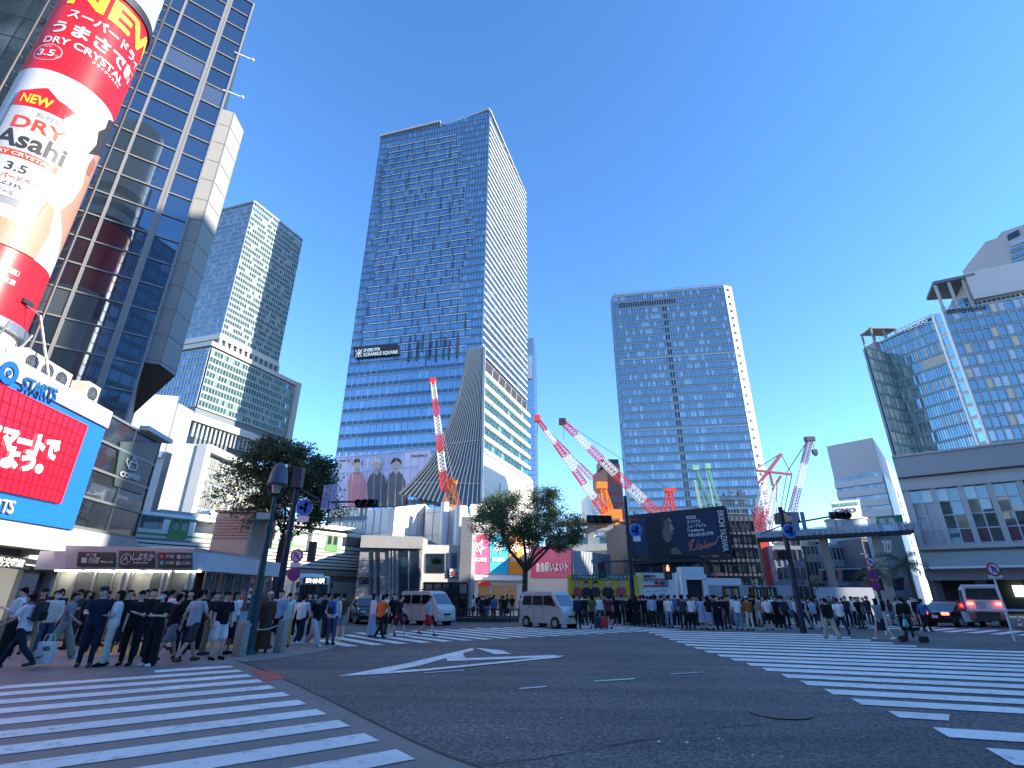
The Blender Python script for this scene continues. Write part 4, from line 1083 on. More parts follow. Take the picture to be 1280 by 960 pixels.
for y in (684, 700, 718, 735, 752): b.beam(W(449, y, s0, s1, .05), W(527, y - 1.5 + (y - 700) * .02, s0, s1, .05), .03, .05)
for x in (487, 491, 496, 511): b.beam(W(x, 686, s0, s1, .1), W(x - .5, 765, s0, s1, .1), .12, .16, nS)
b.beam(V3(s0 + nS * .2, zst - .5), V3(s1 + nS * .2, zst - .5), .5, 1.1)
b.build('string_course', mat('stone_trim', (.33, .33, .32), .7, vary=.1, scale=1), T)
T = thing('sheeted_structure', 'white sheeting wrapped round a construction block on top of the stone building', 'wrapped building', (-12, 60, 0))
PP = [AY(453, 700, 60), AY(480, 700, 57.5), AY(488, 700, 57.2), AY(527, 700, 63), AY(529, 700, 61), AY(578, 700, 58.5)]
zz = [ZA(453, 639, PP[0]), ZA(480, 636, PP[1]), ZA(488, 634, PP[2]), ZA(527, 630, PP[3]), ZA(529, 636, PP[4]), ZA(578, 633, PP[5])]
b = MB(); n_ = len(PP)
base = 3
vs = [V3(p, base) for p in PP] + [V3(p, z) for p, z in zip(PP, zz)] + [V3(p + Vector((0, 14, 0)), base) for p in PP] + [V3(p + Vector((0, 14, 0)), z) for p, z in zip(PP, zz)]
fs = []
for i in range(n_ - 1): fs += [(i, i + 1, n_ + i + 1, n_ + i), (n_ + i, n_ + i + 1, 3 * n_ + i + 1, 3 * n_ + i), (2 * n_ + i, 3 * n_ + i, 3 * n_ + i + 1, 2 * n_ + i + 1)]
fs += [(0, n_, 3 * n_, 2 * n_), (n_ - 1, 3 * n_ - 1, 4 * n_ - 1, 2 * n_ - 1)]
b.raw(vs, fs); b.build('sheeting', PLASTERW, T)
b = MB()
for i, k_ in ((0, 3), (2, 4), (4, 5)):
    for q in range(1, k_): a = PP[i].lerp(PP[i + 1], q / k_); nn = nrm2(PP[i], PP[i + 1]); b.beam(V3(a + nn * .05, base), V3(a + nn * .05, min(zz[i], zz[i + 1])), .06, .06, nn)
for z in (8, 10.5): 
    for i in (0, 2, 4): nn = nrm2(PP[i], PP[i + 1]); b.beam(V3(PP[i] + nn * .05, z), V3(PP[i + 1] + nn * .05, z), .05, .06)
b.build('sheet_seam', mat('seam_grey', (.45, .46, .48), .6), T)
pz = W(553, 690, PP[4], PP[5], .5)
b = MB(); b.tube((pz.x, pz.y, 3), (pz.x, pz.y, ZA(556, 628, pz)), .45, n=14); autosmooth(b.build('duct', WHITE, T))
pz = W(574, 690, PP[4], PP[5], .5)
b = MB(); b.tube((pz.x, pz.y, 3), (pz.x, pz.y, ZA(576, 633, pz)), .7, n=14); autosmooth(b.build('duct', WHITE, T))
# white portal block
T = thing('portal_block', 'white framed shop entrance block behind the small street tree', 'shop building', (-5, 53, 0))
p0, p1 = AY(527, 700, 52), AY(578, 700, 52.5); zp = ZA(560, 681, p0)
block(T, [p0[:2], p1[:2], (p1.x, 62), (p0.x, 62)], 0, zp, mat('portal_white', (.60, .59, .55), .6, vary=.06, scale=.6))
nP = nrm2(p0, p1)
for x0, x1, y0, y1 in ((532, 556, 692, 716), (559, 571, 691, 722), (530, 574, 728, 770)):
    b = MB(); b.extr([W(x, y, p0, p1, .03) for x, y in ((x0, y0), (x1, y0), (x1, y1), (x0, y1))], nP, .05); b.build('window', MATS['stone_window'], T)
b = MB(); b.extr([W(x, y, p0, p1, .1) for x, y in ((562, 711), (575, 711), (575, 721), (562, 721))], nP, .1); b.build('notice_board', WHITE, T)
wtext('22', T, p0, p1, (564, 719), (572, 719), 5, RED, .25, .02, .02)
b = MB(); a = AY(582, 700, 52); b.box((a.x, 55, ZA(582, 646, a) / 2), (1.1, 6, ZA(582, 646, a))); b.build('grey_pier', mat('pier_grey', (.26, .265, .27), .7, vary=.1, scale=.4), T)
# store with colour banners
UY = 66.0
b0, b1 = AY(586, 700, UY), AY(656, 700, UY + 3); b2 = AY(716, 700, UY - 4); b3 = AY(762, 700, UY + 2)
T = thing('banner_store', 'white department store wall hung with pink, blue, orange and magenta banners', 'department store', (*b0.lerp(b1, .5).xy, 0))
zt_ = ZA(590, 640, b0)
block(T, [b0[:2], b1[:2], (b1.x + 2, UY + 18), (b0.x, UY + 16)], 0, zt_ + 1, mat('store_white', (.68, .67, .64), .6, vary=.05, scale=.2))
block(T, [b1[:2], b2[:2], (b2.x, UY + 18), (b1.x + 1, UY + 18)], 0, ZA(716, 686, b2), mat('store_grey', (.42, .44, .47), .6, vary=.06, scale=.3))
nU = nrm2(b0, b1); nV = nrm2(b1, b2)
BPK = mat('banner_pink', (.62, .06, .16), .5); BBL = mat('banner_blue', (.02, .42, .62), .5); BOR = mat('banner_orange', (.78, .27, .02), .5); BMG = mat('banner_magenta', (.50, .05, .16), .5)
for x0, x1, mm_, tx in ((588, 611, BPK, 'HIKARIE'), (612, 635, BBL, 'SHIBUYA'), (636, 653, BOR, 'STREAM')):
    b = MB(); b.extr([W(x, y, b0, b1, .1) for x, y in ((x0, 668), (x1, 668.5), (x1, 718), (x0, 717))], nU, .1); b.build('banner', mm_, T)
    wtext(tx, T, b0, b1, (x0 + 3, 702), (x1 - 3, 702), 5, WHITE, .3, .02, .02)
    b = MB()
    c = W((x0 + x1) / 2, 684, b0, b1, .26)
    for q in range(5):
        a0 = q * 1.25; b.beam(c + (b1 - b0).normalized() * math.cos(a0) * .9 + Vector((0, 0, math.sin(a0) * .9)), c - (b1 - b0).normalized() * math.cos(a0 + .7) * .5 + Vector((0, 0, -math.sin(a0 + .7) * .7)), .12, .06, nU)
    b.build('printed_motif', WHITE, T)
b = MB(); b.extr([W(x, y, b1, b2, .1) for x, y in ((664, 682), (715, 686), (715, 722), (664, 722))], nV, .1); b.build('banner', BMG, T)
wtext('番角駅いよいト', T, b1, b2, (670, 714), (711, 713), 9, WHITE, .3, .02, .015)
b = MB(); b.extr([W(x, y, b0, b1, .08) for x, y in ((586, 719), (655, 720), (655, 726), (586, 725))], nU, .5); b.build('canopy', WHITE, T)
b = MB(); b.extr([W(x, y, b0, b1, .6) for x, y in ((598, 727), (613, 727.5), (613, 733), (598, 732.5))], nU, .1); b.build('shop_sign', RED, T)
for x0, x1 in ((598, 612), (615, 631), (633, 645)):
    b = MB(); b.extr([W(x, y, b0, b1, .06) for x, y in ((x0, 731), (x1, 731), (x1, 760), (x0, 760))], nU, .05); b.build('shop_window', mat('shop_inside', (.09, .07, .05), .4, vary=.5, scale=1.5, emit=(.9, .6, .3), estr=.03), T)
b = MB()
for q in range(9):
    a = W(577 + q * 4.6, 652 - q * .8, b0, b1, .4); e = W(590 + q * 5, 634 - q * 1.2, b0, b1, -3); b.beam(a, e, .35, .5)
b.build('roof_rib', WHITE, T)
T = thing('corrugated_hoarding', 'grey corrugated site wall to the right of the magenta banner', 'site wall', (*b2.lerp(b3, .5).xy, 0))
zz2 = ZA(740, 688, b2); b = MB(); nn = nrm2(b2, b3)
b.prism([b2[:2], b3[:2], (b3.x, b3.y + .3), (b2.x, b2.y + .3)], 0, zz2); b.build('panel', mat('hoarding_grey', (.36, .40, .45), .5, .2), T)
b = MB()
for q in range(26): a = b2.lerp(b3, q / 25); b.beam(V3(a + nn * .05, 0), V3(a + nn * .05, zz2), .12, .08, nn)
b.build('rib', mat('hoarding_rib', (.44, .48, .52), .5, .2), T)

# ------------------------------------------------------------------ construction decks, billboard block
T = thing('station_deck', 'half-built station deck with brown roof, diagonal struts and teal railings', 'construction deck', (11, 88, 0))
DY = 88.0
def at(x, y, Y=DY): return AY(x, y, Y)
b = MB()
for y0, th in ((662, .5), (684, 1.1)): b.beam(at(712, y0 + 2), at(800, y0 - 2), 1.2, th)
b.build('floor_beam', mat('deck_concrete', (.30, .33, .34), .7), T)
b = MB(); b.beam(at(700, 678), at(800, 676), .3, 1.3); b.build('railing', mat('teal_rail', (.22, .36, .40), .4, .3), T)
b = MB(); b.beam(at(700, 655), at(770, 652), 6, .35); b.build('roof', mat('rust_roof', (.24, .12, .08), .7), T)
parts('strut', CWHITE, T, lambda b, x: b.beam(at(x, 673), at(x + 9, 660), .3, .3), (718, 730, 741, 752, 764))
parts('column', mat('deck_column', (.27, .29, .32), .7), T, lambda b, x: b.beam(at(x, 745), at(x, 655), 1.0, 1.0), (712, 738, 762, 780))
b = MB(); b.box((at(748, 690).x, DY + 6, at(748, 700).z - 1), (16, 8, 10)); b.build('inner_wall', mat('deck_inner', (.14, .15, .17), .8, vary=.4, scale=.3), T)
b = MB(); b.box((at(752, 700).x, DY - .6, at(752, 713).z), (8, .4, 3.2)); b.build('glazing', MATS['stone_window'], T)

BY = 60.0
q0, q1 = AY(786, 680, BY + 1.5), AY(910, 680, BY - 1.5)
T = thing('billboard_building', 'dark glazed building carrying the big navy portrait billboard', 'building', (*q0.lerp(q1, .5).xy, 0))
c0, c1 = AY(786, 700, BY + 4), AY(948, 700, BY + 4)
zt_ = ZA(900, 650, c0)
block(T, [c0[:2], c1[:2], (c1.x + 4, BY + 18), (c0.x, BY + 18)], 0, zt_, mat('dark_block', (.05, .055, .065), .6, vary=.3, scale=.3))
facade(T, wall_q(c0 + Vector((0, -.2, 0)), c1 + Vector((0, -.2, 0)), 1, zt_), 6, 11, glass('dark_shop_glass', (.42, .48, .52), (.03, .045, .055), .26, .05, (.10, .13, .15), .25), DARK, mat('steel_blue', (.12, .14, .17), .4, .4), band=.1, mw=.15, md=.15, bh=.35, bd=.3, spand=DARK)
BB = thing('portrait_billboard', 'large navy billboard with a man in profile and red handwriting', 'billboard', (*q0.lerp(q1, .5).xy, W(850, 697, q0, q1).z))
nB = nrm2(q0, q1)
def bq(name, pix, m, off, t=.05, par=None):
    b = MB(); b.extr([W(x, y, q0, q1, off) for x, y in pix], nB, t); return b.build(name, m, par or BB)
NAVY = mat('board_navy', (.012, .03, .075), .35, vary=.35, scale=.12)
bq('board', [(786, 647), (906, 635), (914, 690), (791, 697)], NAVY, 0, .3)
b = MB(); 
for p, q in (((786, 647), (906, 635)), ((906, 635), (914, 690)), ((914, 690), (791, 697)), ((791, 697), (786, 647))): b.beam(W(p[0], p[1], q0, q1, .2), W(q[0], q[1], q0, q1, .2), .25, .5)
for k in range(8): x = 794 + k * 15; b.beam(W(x, 698, q0, q1, -.1), W(x, 704, q0, q1, -.1), .2, .2)
b.beam(W(788, 703, q0, q1, -.1), W(916, 697, q0, q1, -.1), .4, .4)
b.build('frame', DARK, BB)
bq('printed_shadow', [(812, 697), (808, 668), (806, 650), (816, 644), (838, 642), (842, 660), (836, 690)], mat('board_dark', (.006, .010, .022), .4), .32)
bq('printed_coat', [(818, 696), (822, 684), (829, 677), (838, 678), (846, 683), (852, 690), (853, 694.5)], mat('board_coat', (.012, .014, .022), .4), .40)
fs_ = mat('board_face', (.17, .125, .11), .4, vary=.1, scale=.8); fl_ = mat('board_face_light', (.36, .29, .25), .4)
bq('printed_face', [(827, 649), (833, 645.5), (837.5, 647), (840, 652), (841, 657), (843.5, 661.5), (841.5, 663), (842, 667), (841, 672), (838, 677), (833, 678.5), (829, 672), (827, 664), (825, 656)], fs_, .46)
bq('printed_highlight', [(835.5, 648), (838.5, 650), (839.5, 656), (842.4, 661.3), (840, 662), (839.8, 665), (838, 664), (838, 659), (836.5, 655)], fl_, .52)
bq('printed_hair', [(824, 656), (823.5, 648), (828, 643.5), (834, 642.5), (838, 645), (833, 647.5), (829.5, 651), (829, 658), (828, 664), (826, 661)], mat('board_hair', (.03, .028, .03), .4), .56)
bq('printed_brow', [(834, 653.5), (839, 652.6), (839.3, 654), (834.3, 655)], MATS['board_hair'], .58); bq('printed_mouth', [(837.5, 669.5), (841.4, 669), (841.2, 670.2), (837.5, 670.6)], MATS['board_hair'], .58)
bq('printed_hand', [(838, 690), (841, 684.5), (846, 684.5), (851, 690), (853, 694), (846, 692.5), (842, 694)], fs_, .48)
for i, (s, x0, x1, y0, y1) in enumerate((('矢沢永吉', 858, 870, 649, 647.8), ('オリジナル', 859, 876, 654.5, 652.8), ('ニューアルバム', 859.5, 883, 660, 657.7), ('「I believe」', 860, 880, 665.2, 663.2), ('9月24日(水)発売', 861, 892, 671, 668))):
    wtext(s, BB, q0, q1, (x0, y0), (x1, y1), 3.4, WHITE, .36, .02, .02)
SG = mat('signature_pink', (.62, .20, .16), .4)
b = MB()
sig = [(862, 689), (864, 683), (866, 677), (868, 674), (864, 676), (861, 680), (866, 688), (870, 686), (872, 680), (873, 676), (871, 685), (874, 687), (877, 683), (876, 680), (874, 684), (877, 686.5), (880, 682), (881.5, 675.5), (880, 685), (882, 685), (883, 680), (883, 684.5), (885, 684), (887, 680), (885.5, 679), (884.5, 683), (887, 684), (889, 681), (890, 678), (890.5, 682), (893, 677.5), (893.5, 681), (898, 672), (901, 669.5)]
for p, q in zip(sig[:-1], sig[1:]): b.beam(W(p[0], p[1], q0, q1, .40), W(q[0], q[1], q0, q1, .40), .11, .05, nB)
b.build('handwriting', SG, BB)
bq('red_note', [(788, 648.6), (797, 647.8), (797, 650), (788, 650.8)], mat('note_red', (.35, .02, .03), .4), .32)
bq('side_strip', [(894, 636.5), (907, 635.2), (914.5, 690), (902, 690.8)], BLACK, .32, .06)
me = text_mesh('EIKICHI YAZAWA', 1, .02, .012)
xs = [v.co.x for v in me.vertices]; ys = [v.co.y for v in me.vertices]; pT = W(896.5, 638, q0, q1, .42); pB = W(903.5, 689, q0, q1, .42); Ldir = (pB - pT); up_ = (q1 - q0).normalized()
hgt = (W(907, 660, q0, q1, .42) - W(899, 660, q0, q1, .42)).length
for v in me.vertices:
    x = (v.co.x - min(xs)) / (max(xs) - min(xs)); y = (v.co.y - min(ys)) / (max(ys) - min(ys)); v.co = pT + Ldir * x + up_ * (y * hgt * .95) + nB * v.co.z
me.materials.clear(); me.materials.append(WHITE); o = bpy.data.objects.new('lettering', me); COL.objects.link(o); put(o, BB)

# banners along the front of the site
HY = 53.0
def hoard(name, label, x0, x1, y0, y1, m, Y=HY, t=.25):
    a, c = AY(x0, 740, Y), AY(x1, 740, Y); th = thing(name, label, 'hoarding', (*a.lerp(c, .5).xy, 0))
    z1_, z0_ = ZA(x0, y0, a), (ZA(x0, y1, a) if y1 < 760 else 0)
    b = MB(); b.prism([a[:2], c[:2], (c.x, c.y + t), (a.x, a.y + t)], z0_, z1_); b.build('panel', m, th)
    parts('post', STEEL, th, lambda b, q: b.beam(V3(a.lerp(c, q) + Vector((0, t + .1, 0)), 0), V3(a.lerp(c, q) + Vector((0, t + .1, 0)), z1_), .12, .12), (0, .33, .66, 1))
    return th, a, c
th, a, c = hoard('yellow_hoarding', 'bright yellow illustrated hoarding with a green heading behind the crowd', 711, 798, 718.5, 755, mat('hoarding_yellow', (.80, .50, .03), .5))
b = MB(); b.extr([W(x, y, a, c, .03) for x, y in ((715, 718.7), (792, 718.7), (792, 724.5), (715, 724.5))], (0, -1, 0), .05); b.build('heading_band', mat('band_green', (.04, .16, .08), .5), th)
wtext('シブヤのマナー向上プロジェクト', th, a, c, (717, 723.6), (788, 723.6), 3.6, WHITE, .1, .02, .02)
# generic printed passers-by stand in for the comic figures
prt = [((.6, .35, .3), (.5, .08, .05)), ((.35, .03, .03), (.02, .02, .05)), ((.02, .02, .02), (.03, .03, .04)), ((.75, .6, .3), (.02, .02, .02)), ((.7, .3, .4), (.5, .1, .1))]
for i, (x, s) in enumerate(((722, .8), (733, .9), (744, 1), (760, 1.1), (776, 1))):
    hc, cc = prt[i]
    for nm, pts_, cl, of_ in (('printed_coat', [(-6, 746), (-7, 738), (-3, 734), (3, 734), (7, 738), (6, 746)], cc, .05), ('printed_head', [(3.1 * math.cos(t), 731 + 3.6 * math.sin(t)) for t in [2 * math.pi * k / 10 for k in range(10)]], (.62, .42, .32), .09), ('printed_hair', [(-3.6, 731), (-3.2, 727), (0, 725.8), (3.2, 727), (3.6, 731), (2, 729), (-1.5, 728.6)], hc, .12)):
        b = MB(); b.extr([W(x + px * s, y, a, c, of_) for px, y in pts_], (0, -1, 0), .02); b.build(nm, mat('%s%d' % (nm, i), cl, .5), th)
th, a, c = hoard('white_hoarding', 'white manner project hoarding with black and red lettering', 798.5, 846, 716, 755, WHITE)
b = MB(); b.extr([W(x, y, a, c, .03) for x, y in ((798.5, 716.3), (806, 716.3), (801, 755), (798.5, 755))], (0, -1, 0), .04); b.build('yellow_edge', mat('edge_yellow', (.8, .62, .25), .5), th)
wtext('SHIBUYA', th, a, c, (804.5, 721.5), (820, 721.5), 2.9, BLACK, .1, .02, .04); wtext('GOOD MANNER', th, a, c, (804.5, 725.8), (835, 725.8), 2.9, mat('ink_red', (.45, .04, .06), .5), .1, .02, .04); wtext('PROJECT', th, a, c, (818, 730), (836, 730), 2.9, BLACK, .1, .02, .04)
b = MB(); b.extr([W(x, y, a, c, .06) for x, y in ((804.5, 731.4), (836, 731.4), (836, 733.2), (804.5, 733.2))], (0, -1, 0), .03); b.build('red_rule', MATS['ink_red'], th)
for x, y, w_ in ((808, 738, 6), (817, 738, 7), (828, 737.5, 6), (814, 742.5, 4), (824, 742.5, 5)):
    b = MB(); b.extr([W(px, py, a, c, .06) for px, py in ((x, y), (x + w_, y), (x + w_, y + 1), (x, y + 1))], (0, -1, 0), .03); b.build('small_print', GREY, th)
hoard('site_fence', 'plain white site fence with rounded top beyond the white hoarding', 847, 866, 716, 800, WHITE, 56)
hoard('site_fence', 'long low white site fence right of the round portal', 885, 990, 731, 800, LGREY, 55)
hoard('site_fence', 'pale blue-grey site fence below the footbridge', 1020, 1092, 734, 800, mat('fence_blue_grey', (.45, .5, .57), .5, vary=.08, scale=.4), 60)
for lab, x0, x1, y0, y1, Y in (('dark shop display window with red goods set in the long site fence', 938, 972, 734, 748, 54.9), ('dark picture panel set in the long site fence', 905, 925, 733, 748, 54.9)):
    a, c = AY(x0, y1, Y - .05), AY(x1, y1, Y - .05)
    t = thing('display_window', lab, 'display window', (*a.lerp(c, .5).xy, a.z)); zt_ = ZA(x0, y0, a)
    b = MB(); b.box(((a.x + c.x) / 2, Y - .08, (a.z + zt_) / 2), (c.x - a.x, .12, zt_ - a.z)); b.build('pane', BLACK, t)
    for k in range(7):
        b = MB(); x = lerp(a.x, c.x, (k + .6) / 8); b.box((x, Y - .18, a.z + .5), (.16, .05, .8)); b.build('item', mat('item%d' % (k % 4), [(.4, .05, .04), (.5, .35, .1), (.4, .4, .4), (.1, .15, .3)][k % 4], .5), t)
t = thing('round_portal', 'white rounded portal around a dark doorway behind the crowd', 'doorway', (*AY(867, 740, 54).xy, 0))
a = AY(854, 728, 54); c = AY(880, 728, 54)
b = MB(); zt_ = a.z + .3; b.box((a.x, 54, zt_ / 2), (.45, .6, zt_)); b.box((c.x, 54, zt_ / 2), (.45, .6, zt_)); b.box(((a.x + c.x) / 2, 54, zt_ + .2), (c.x - a.x + .45, .6, .5)); o = b.build('frame', WHITE, t); 
b = MB(); b.box(((a.x + c.x) / 2, 54.2, zt_ / 2), (c.x - a.x, .1, zt_)); b.build('opening', BLACK, t)
# white lorry cab and boxes behind the fence
t = thing('site_cabin', 'stepped white site cabin between the hoarding and the dark building', 'cabin', (*AY(870, 740, 57).xy, 0))
a = AY(850, 712, 57.5); b = MB(); b.box((a.x + 1.4, 58.6, a.z / 2), (2.4, 1.6, a.z + .6)); b.box((a.x + 4.4, 58.6, a.z / 2 - .4), (4, 1.6, a.z - .8)); b.build('body', WHITE, t)
# ------------------------------------------------------------------ right side
GY = 150.0
g0 = AY(1033, 558, GY + 8); g1 = AY(1090.5, 547, GY); g2 = AY(1117, 590, GY + 30)
zg = g1.z
d_ = (g1 - G(1033, 558, zg)); g0 = V3(G(1033, 558, zg), 0); g1 = V3(g1, 0); g2 = V3(G(1119, 592, zg), 0)
T = thing('banded_office', 'grey office block with white bands behind the white roof sign', 'office building', (*g1.xy, 0))
n1_, n2_ = nrm2(g0, g1), nrm2(g1, g2)
block(T, [g0[:2], g1[:2], g2[:2], (g0 + (g2 - g1))[:2]], 0, zg, mat('office_grey', (.42, .42, .45), .6, vary=.05, scale=.1))
nfl = 9; zf1 = zg - 10.5
b = MB()
MATS_EXTRA.clear()
facade(T, wall_q(g0 + n1_ * .2, g1 + n1_ * .2, 8, zf1), nfl, 13, glass('strip_window', (.4, .45, .5), (.02, .025, .035), .25, .05, (.25, .26, .28), .2), None, None, band=.48, spand=mat('band_pale', (.52, .52, .55), .6))
for j in range(nfl): 
    z = 8 + (zf1 - 8) * j / nfl; b = MB(); b.beam(V3(g0 + n1_ * .5, z + .9), V3(g1 + n1_ * .5, z + .9), .7, 1.9); b.build('floor_band', MATS['band_pale'], T)
facade(T, wall_q(g1 + n2_ * .2, g2 + n2_ * .2, 8, zf1), nfl, 6, WHITE, None, None, band=0, tilt=0, gname='end_wall')
def sw(b, j): z = 8 + (zf1 - 8) * (j + .5) / nfl; q = g1.lerp(g2, .62); b.box(V3(q + n2_ * .3, z), (3, .4, 2.2), 0, math.atan2((g2 - g1).y, (g2 - g1).x))
parts('window', MATS['strip_window'], T, sw, range(nfl))
# blue-grey round hall and roof signs
t = thing('round_hall', 'blue-grey drum-shaped roof hall below the white sign', 'roof hall', (*AY(1058, 660, 100).xy, 0))
c = AY(1058, 655, 100); b = MB(); b.tube((c.x, 100, 0), (c.x, 100, AY(1058, 651, 100).z), 3.4, n=28); autosmooth(b.build('drum', mat('hall_blue', (.26, .36, .46), .5), t))
b = MB(); b.tube((c.x, 100, AY(1058, 651, 100).z), (c.x, 100, AY(1058, 649, 100).z), 3.6, n=28); autosmooth(b.build('rim', LGREY, t))
def board(name, label, pix, Y, m, cat='sign', dep=.3):
    a, c = AY(pix[0][0], pix[0][1], Y), AY(pix[1][0], pix[1][1], Y)
    t = thing(name, label, cat, (*a.lerp(c, .5).xy, W(pix[2][0], pix[2][1], a, c).z))
    b = MB(); b.extr([W(x, y, a, c, 0) for x, y in pix], nrm2(a, c), dep); b.build('board', m, t); return t, a, c
t, a, c = board('roof_sign', 'white roof sign with a green strip and dark blue capital letters', [(1038, 628), (1073, 624.5), (1077, 648), (1043, 650)], 96, WHITE)
b = MB(); b.extr([W(x, y, a, c, .32) for x, y in ((1041, 630), (1072, 627), (1072.6, 631), (1042, 634))], nrm2(a, c), .05); b.build('green_strip', mat('strip_green', (.02, .32, .22), .5), t)
wtext('インターネットグループ', t, a, c, (1043, 633), (1071, 630), 2, WHITE, .4, .02, .01)
wtext('GMO', t, a, c, (1045, 641.5), (1071, 640), 5.6, mat('ink_navy', (.02, .03, .12), .5), .34, .03, .015)
b = MB()
for k in range(4): p = AY(1044 + k * 10, 651, 97); b.beam(p, p + Vector((0, 0, -3)), .15, .15)
b.build('support', DARK, t)
t, a, c = board('roof_sign', 'green roof sign with two large white characters beside the podium', [(1094, 646.5), (1126, 643.5), (1129, 663), (1096, 666)], 84, mat('sign_green', (.02, .30, .20), .5))
wtext('東進', t, a, c, (1100, 658), (1121, 656), 8, WHITE, .34, .03, .02); wtext('ハイスクール', t, a, c, (1100, 663), (1124, 661.3), 2.4, WHITE, .34, .02, .01)
b = MB(); p = AY(1110, 668, 85); b.box((p.x, 86, p.z / 2), (5, 1, p.z)); b.build('support', mat('hall_blue2', (.2, .3, .36), .5), t)
# elevated footbridge
FY = 72.0
T = thing('footbridge', 'long steel footbridge with pale glass railings crossing behind the crowd', 'footbridge', (*AY(1040, 675, FY).xy, 0))
fa, fb = AY(930, 676, FY + 3), AY(1140, 664.8, FY - 6)
fbz = fa.z; 
b = MB(); b.beam(fa, fb, 3, .42); b.build('deck', mat('bridge_steel', (.05, .055, .07), .6, .1), T)
b = MB(); b.beam(fa + Vector((0, -2.1, .5)), fb + Vector((0, -2.1, .5)), .08, .8); b.build('railing', glass('rail_glass', (.7, .8, .9), (.28, .34, .4), .3, .05, (.4, .45, .5), .3), T)
b = MB(); b.beam(fa + Vector((0, -2.15, 1.0)), fb + Vector((0, -2.15, 1.0)), .1, .1)
for k in range(30): p = fa.lerp(fb, k / 29); b.beam(p + Vector((0, -2.15, 0)), p + Vector((0, -2.15, 1.0)), .06, .06)
b.build('handrail', STEEL, T)
parts('pier', CONC, T, lambda b, k: b.beam(V3(fa.lerp(fb, k), 0), V3(fa.lerp(fb, k), fa.lerp(fb, k).z - .2), .7, .7), (.08, .5, .8))
# second, nearer level of the construction site
T = thing('site_scaffold', 'dark scaffold tower beside the right edge of the navy billboard', 'scaffold', (*AY(925, 700, 64).xy, 0))
a, c = AY(908, 700, 61), AY(944, 700, 61)
b = MB()
for k in range(7):
    x = lerp(a.x, c.x, k / 6)
    for yy in (61, 62.2): b.beam((x, yy, 0), (x, yy, ZA(920, 645, (0, 61))), .1, .1)
for j in range(8):
    z = j * 1.6 + 1; b.beam((a.x, 61, z), (c.x, 61, z), .1, .12)
b.build('frame', DARK, T)
b = MB()
for j in range(6):
    z = j * 1.9 + 1.2; b.box(((a.x + c.x) / 2, 61.6, z), (c.x - a.x, 1.2, .08))
b.build('walk_board', mat('board_grey', (.2, .22, .24), .7), T)
# low buildings behind the footbridge
lows = [(975, 1012, 682, 97, (.20, .24, .30), 'dark blue shop block behind the twiggy trees'), (1012, 1040, 672, 100, (.42, .36, .27), 'beige building with a round lamp under the footbridge'), (1040, 1066, 680, 98, (.22, .30, .38), 'steel-blue block under the footbridge'), (1066, 1092, 676, 103, (.30, .33, .36), 'grey block in the gap left of the palm'), (1092, 1135, 672, 92, (.10, .11, .14), 'dark shopping street block behind the palm'), (945, 978, 690, 100, (.16, .17, .19), 'dim block behind the second signal post')]
for x0, x1, y0, Y, col, lab in lows:
    a, c = AY(x0, 740, Y), AY(x1, 740, Y); z = ZA(x0, y0, a)
    t = thing('low_building', lab, 'building', (*a.lerp(c, .5).xy, 0), 0, 'low buildings behind the footbridge')
    block(t, [a[:2], c[:2], (c.x, Y + 10), (a.x, Y + 10)], 0, z, mat('low_%d' % x0, col, .7, vary=.15, scale=.3))
    facade(t, wall_q(a + Vector((0, -.1, 0)), c + Vector((0, -.1, 0)), .5, z - .6), 3, 5, MATS['stone_window'], mat('low_frame', (.3, .3, .32), .5), MATS['low_frame'], band=.35, mw=.12, spand=MATS['low_%d' % x0])
for x0, x1, y0, y1, Y, tx in ((1023, 1050, 712, 726, 88, None), (1047, 1077, 711, 727, 80, None), (1080, 1122, 722, 738, 74, None)):
    t, a, c = board('shop_awning', 'dark blue shop awning %s' % {1023: 'between two trees, leftmost of the three', 1047: 'in the middle of the three below the footbridge', 1080: 'nearest the round road signs, rightmost of the three'}[x0], [(x0, y0), (x1, y0), (x1, y1), (x0, y1)], Y, mat('awning_navy', (.012, .018, .05), .5), 'awning', 1.2)
    b = MB(); b.beam(W(x0, y0, a, c, 1.3), W(x1, y0, a, c, 1.3), .1, .2); b.build('edge', LGREY, t)
t, a, c = board('shop_sign', 'pale lit shop sign with dark lettering under the footbridge', [(1000, 676), (1026, 675), (1026, 682), (1000, 683)], 84, mat('sign_cream', (.6, .52, .38), .5))
wtext('CLEM', t, a, c, (1010, 681), (1024, 680.6), 4, BLACK, .34, .02, .02)
for k, x in enumerate((1095, 1101, 1108)):
    t, a, c = board('hanging_sign', ('narrow white hanging sign on the shopping street, %s' % ('left one', 'middle one', 'right one')[k]), [(x, 676), (x + 4, 675.6), (x + 5, 690), (x + 1, 691)], 80, WHITE)
    b = MB(); b.extr([W(px, py, a, c, .33) for px, py in ((x + 1, 679), (x + 3.4, 678.8), (x + 4, 687), (x + 1.6, 687.4))], nrm2(a, c), .04); b.build('print', GREY, t)
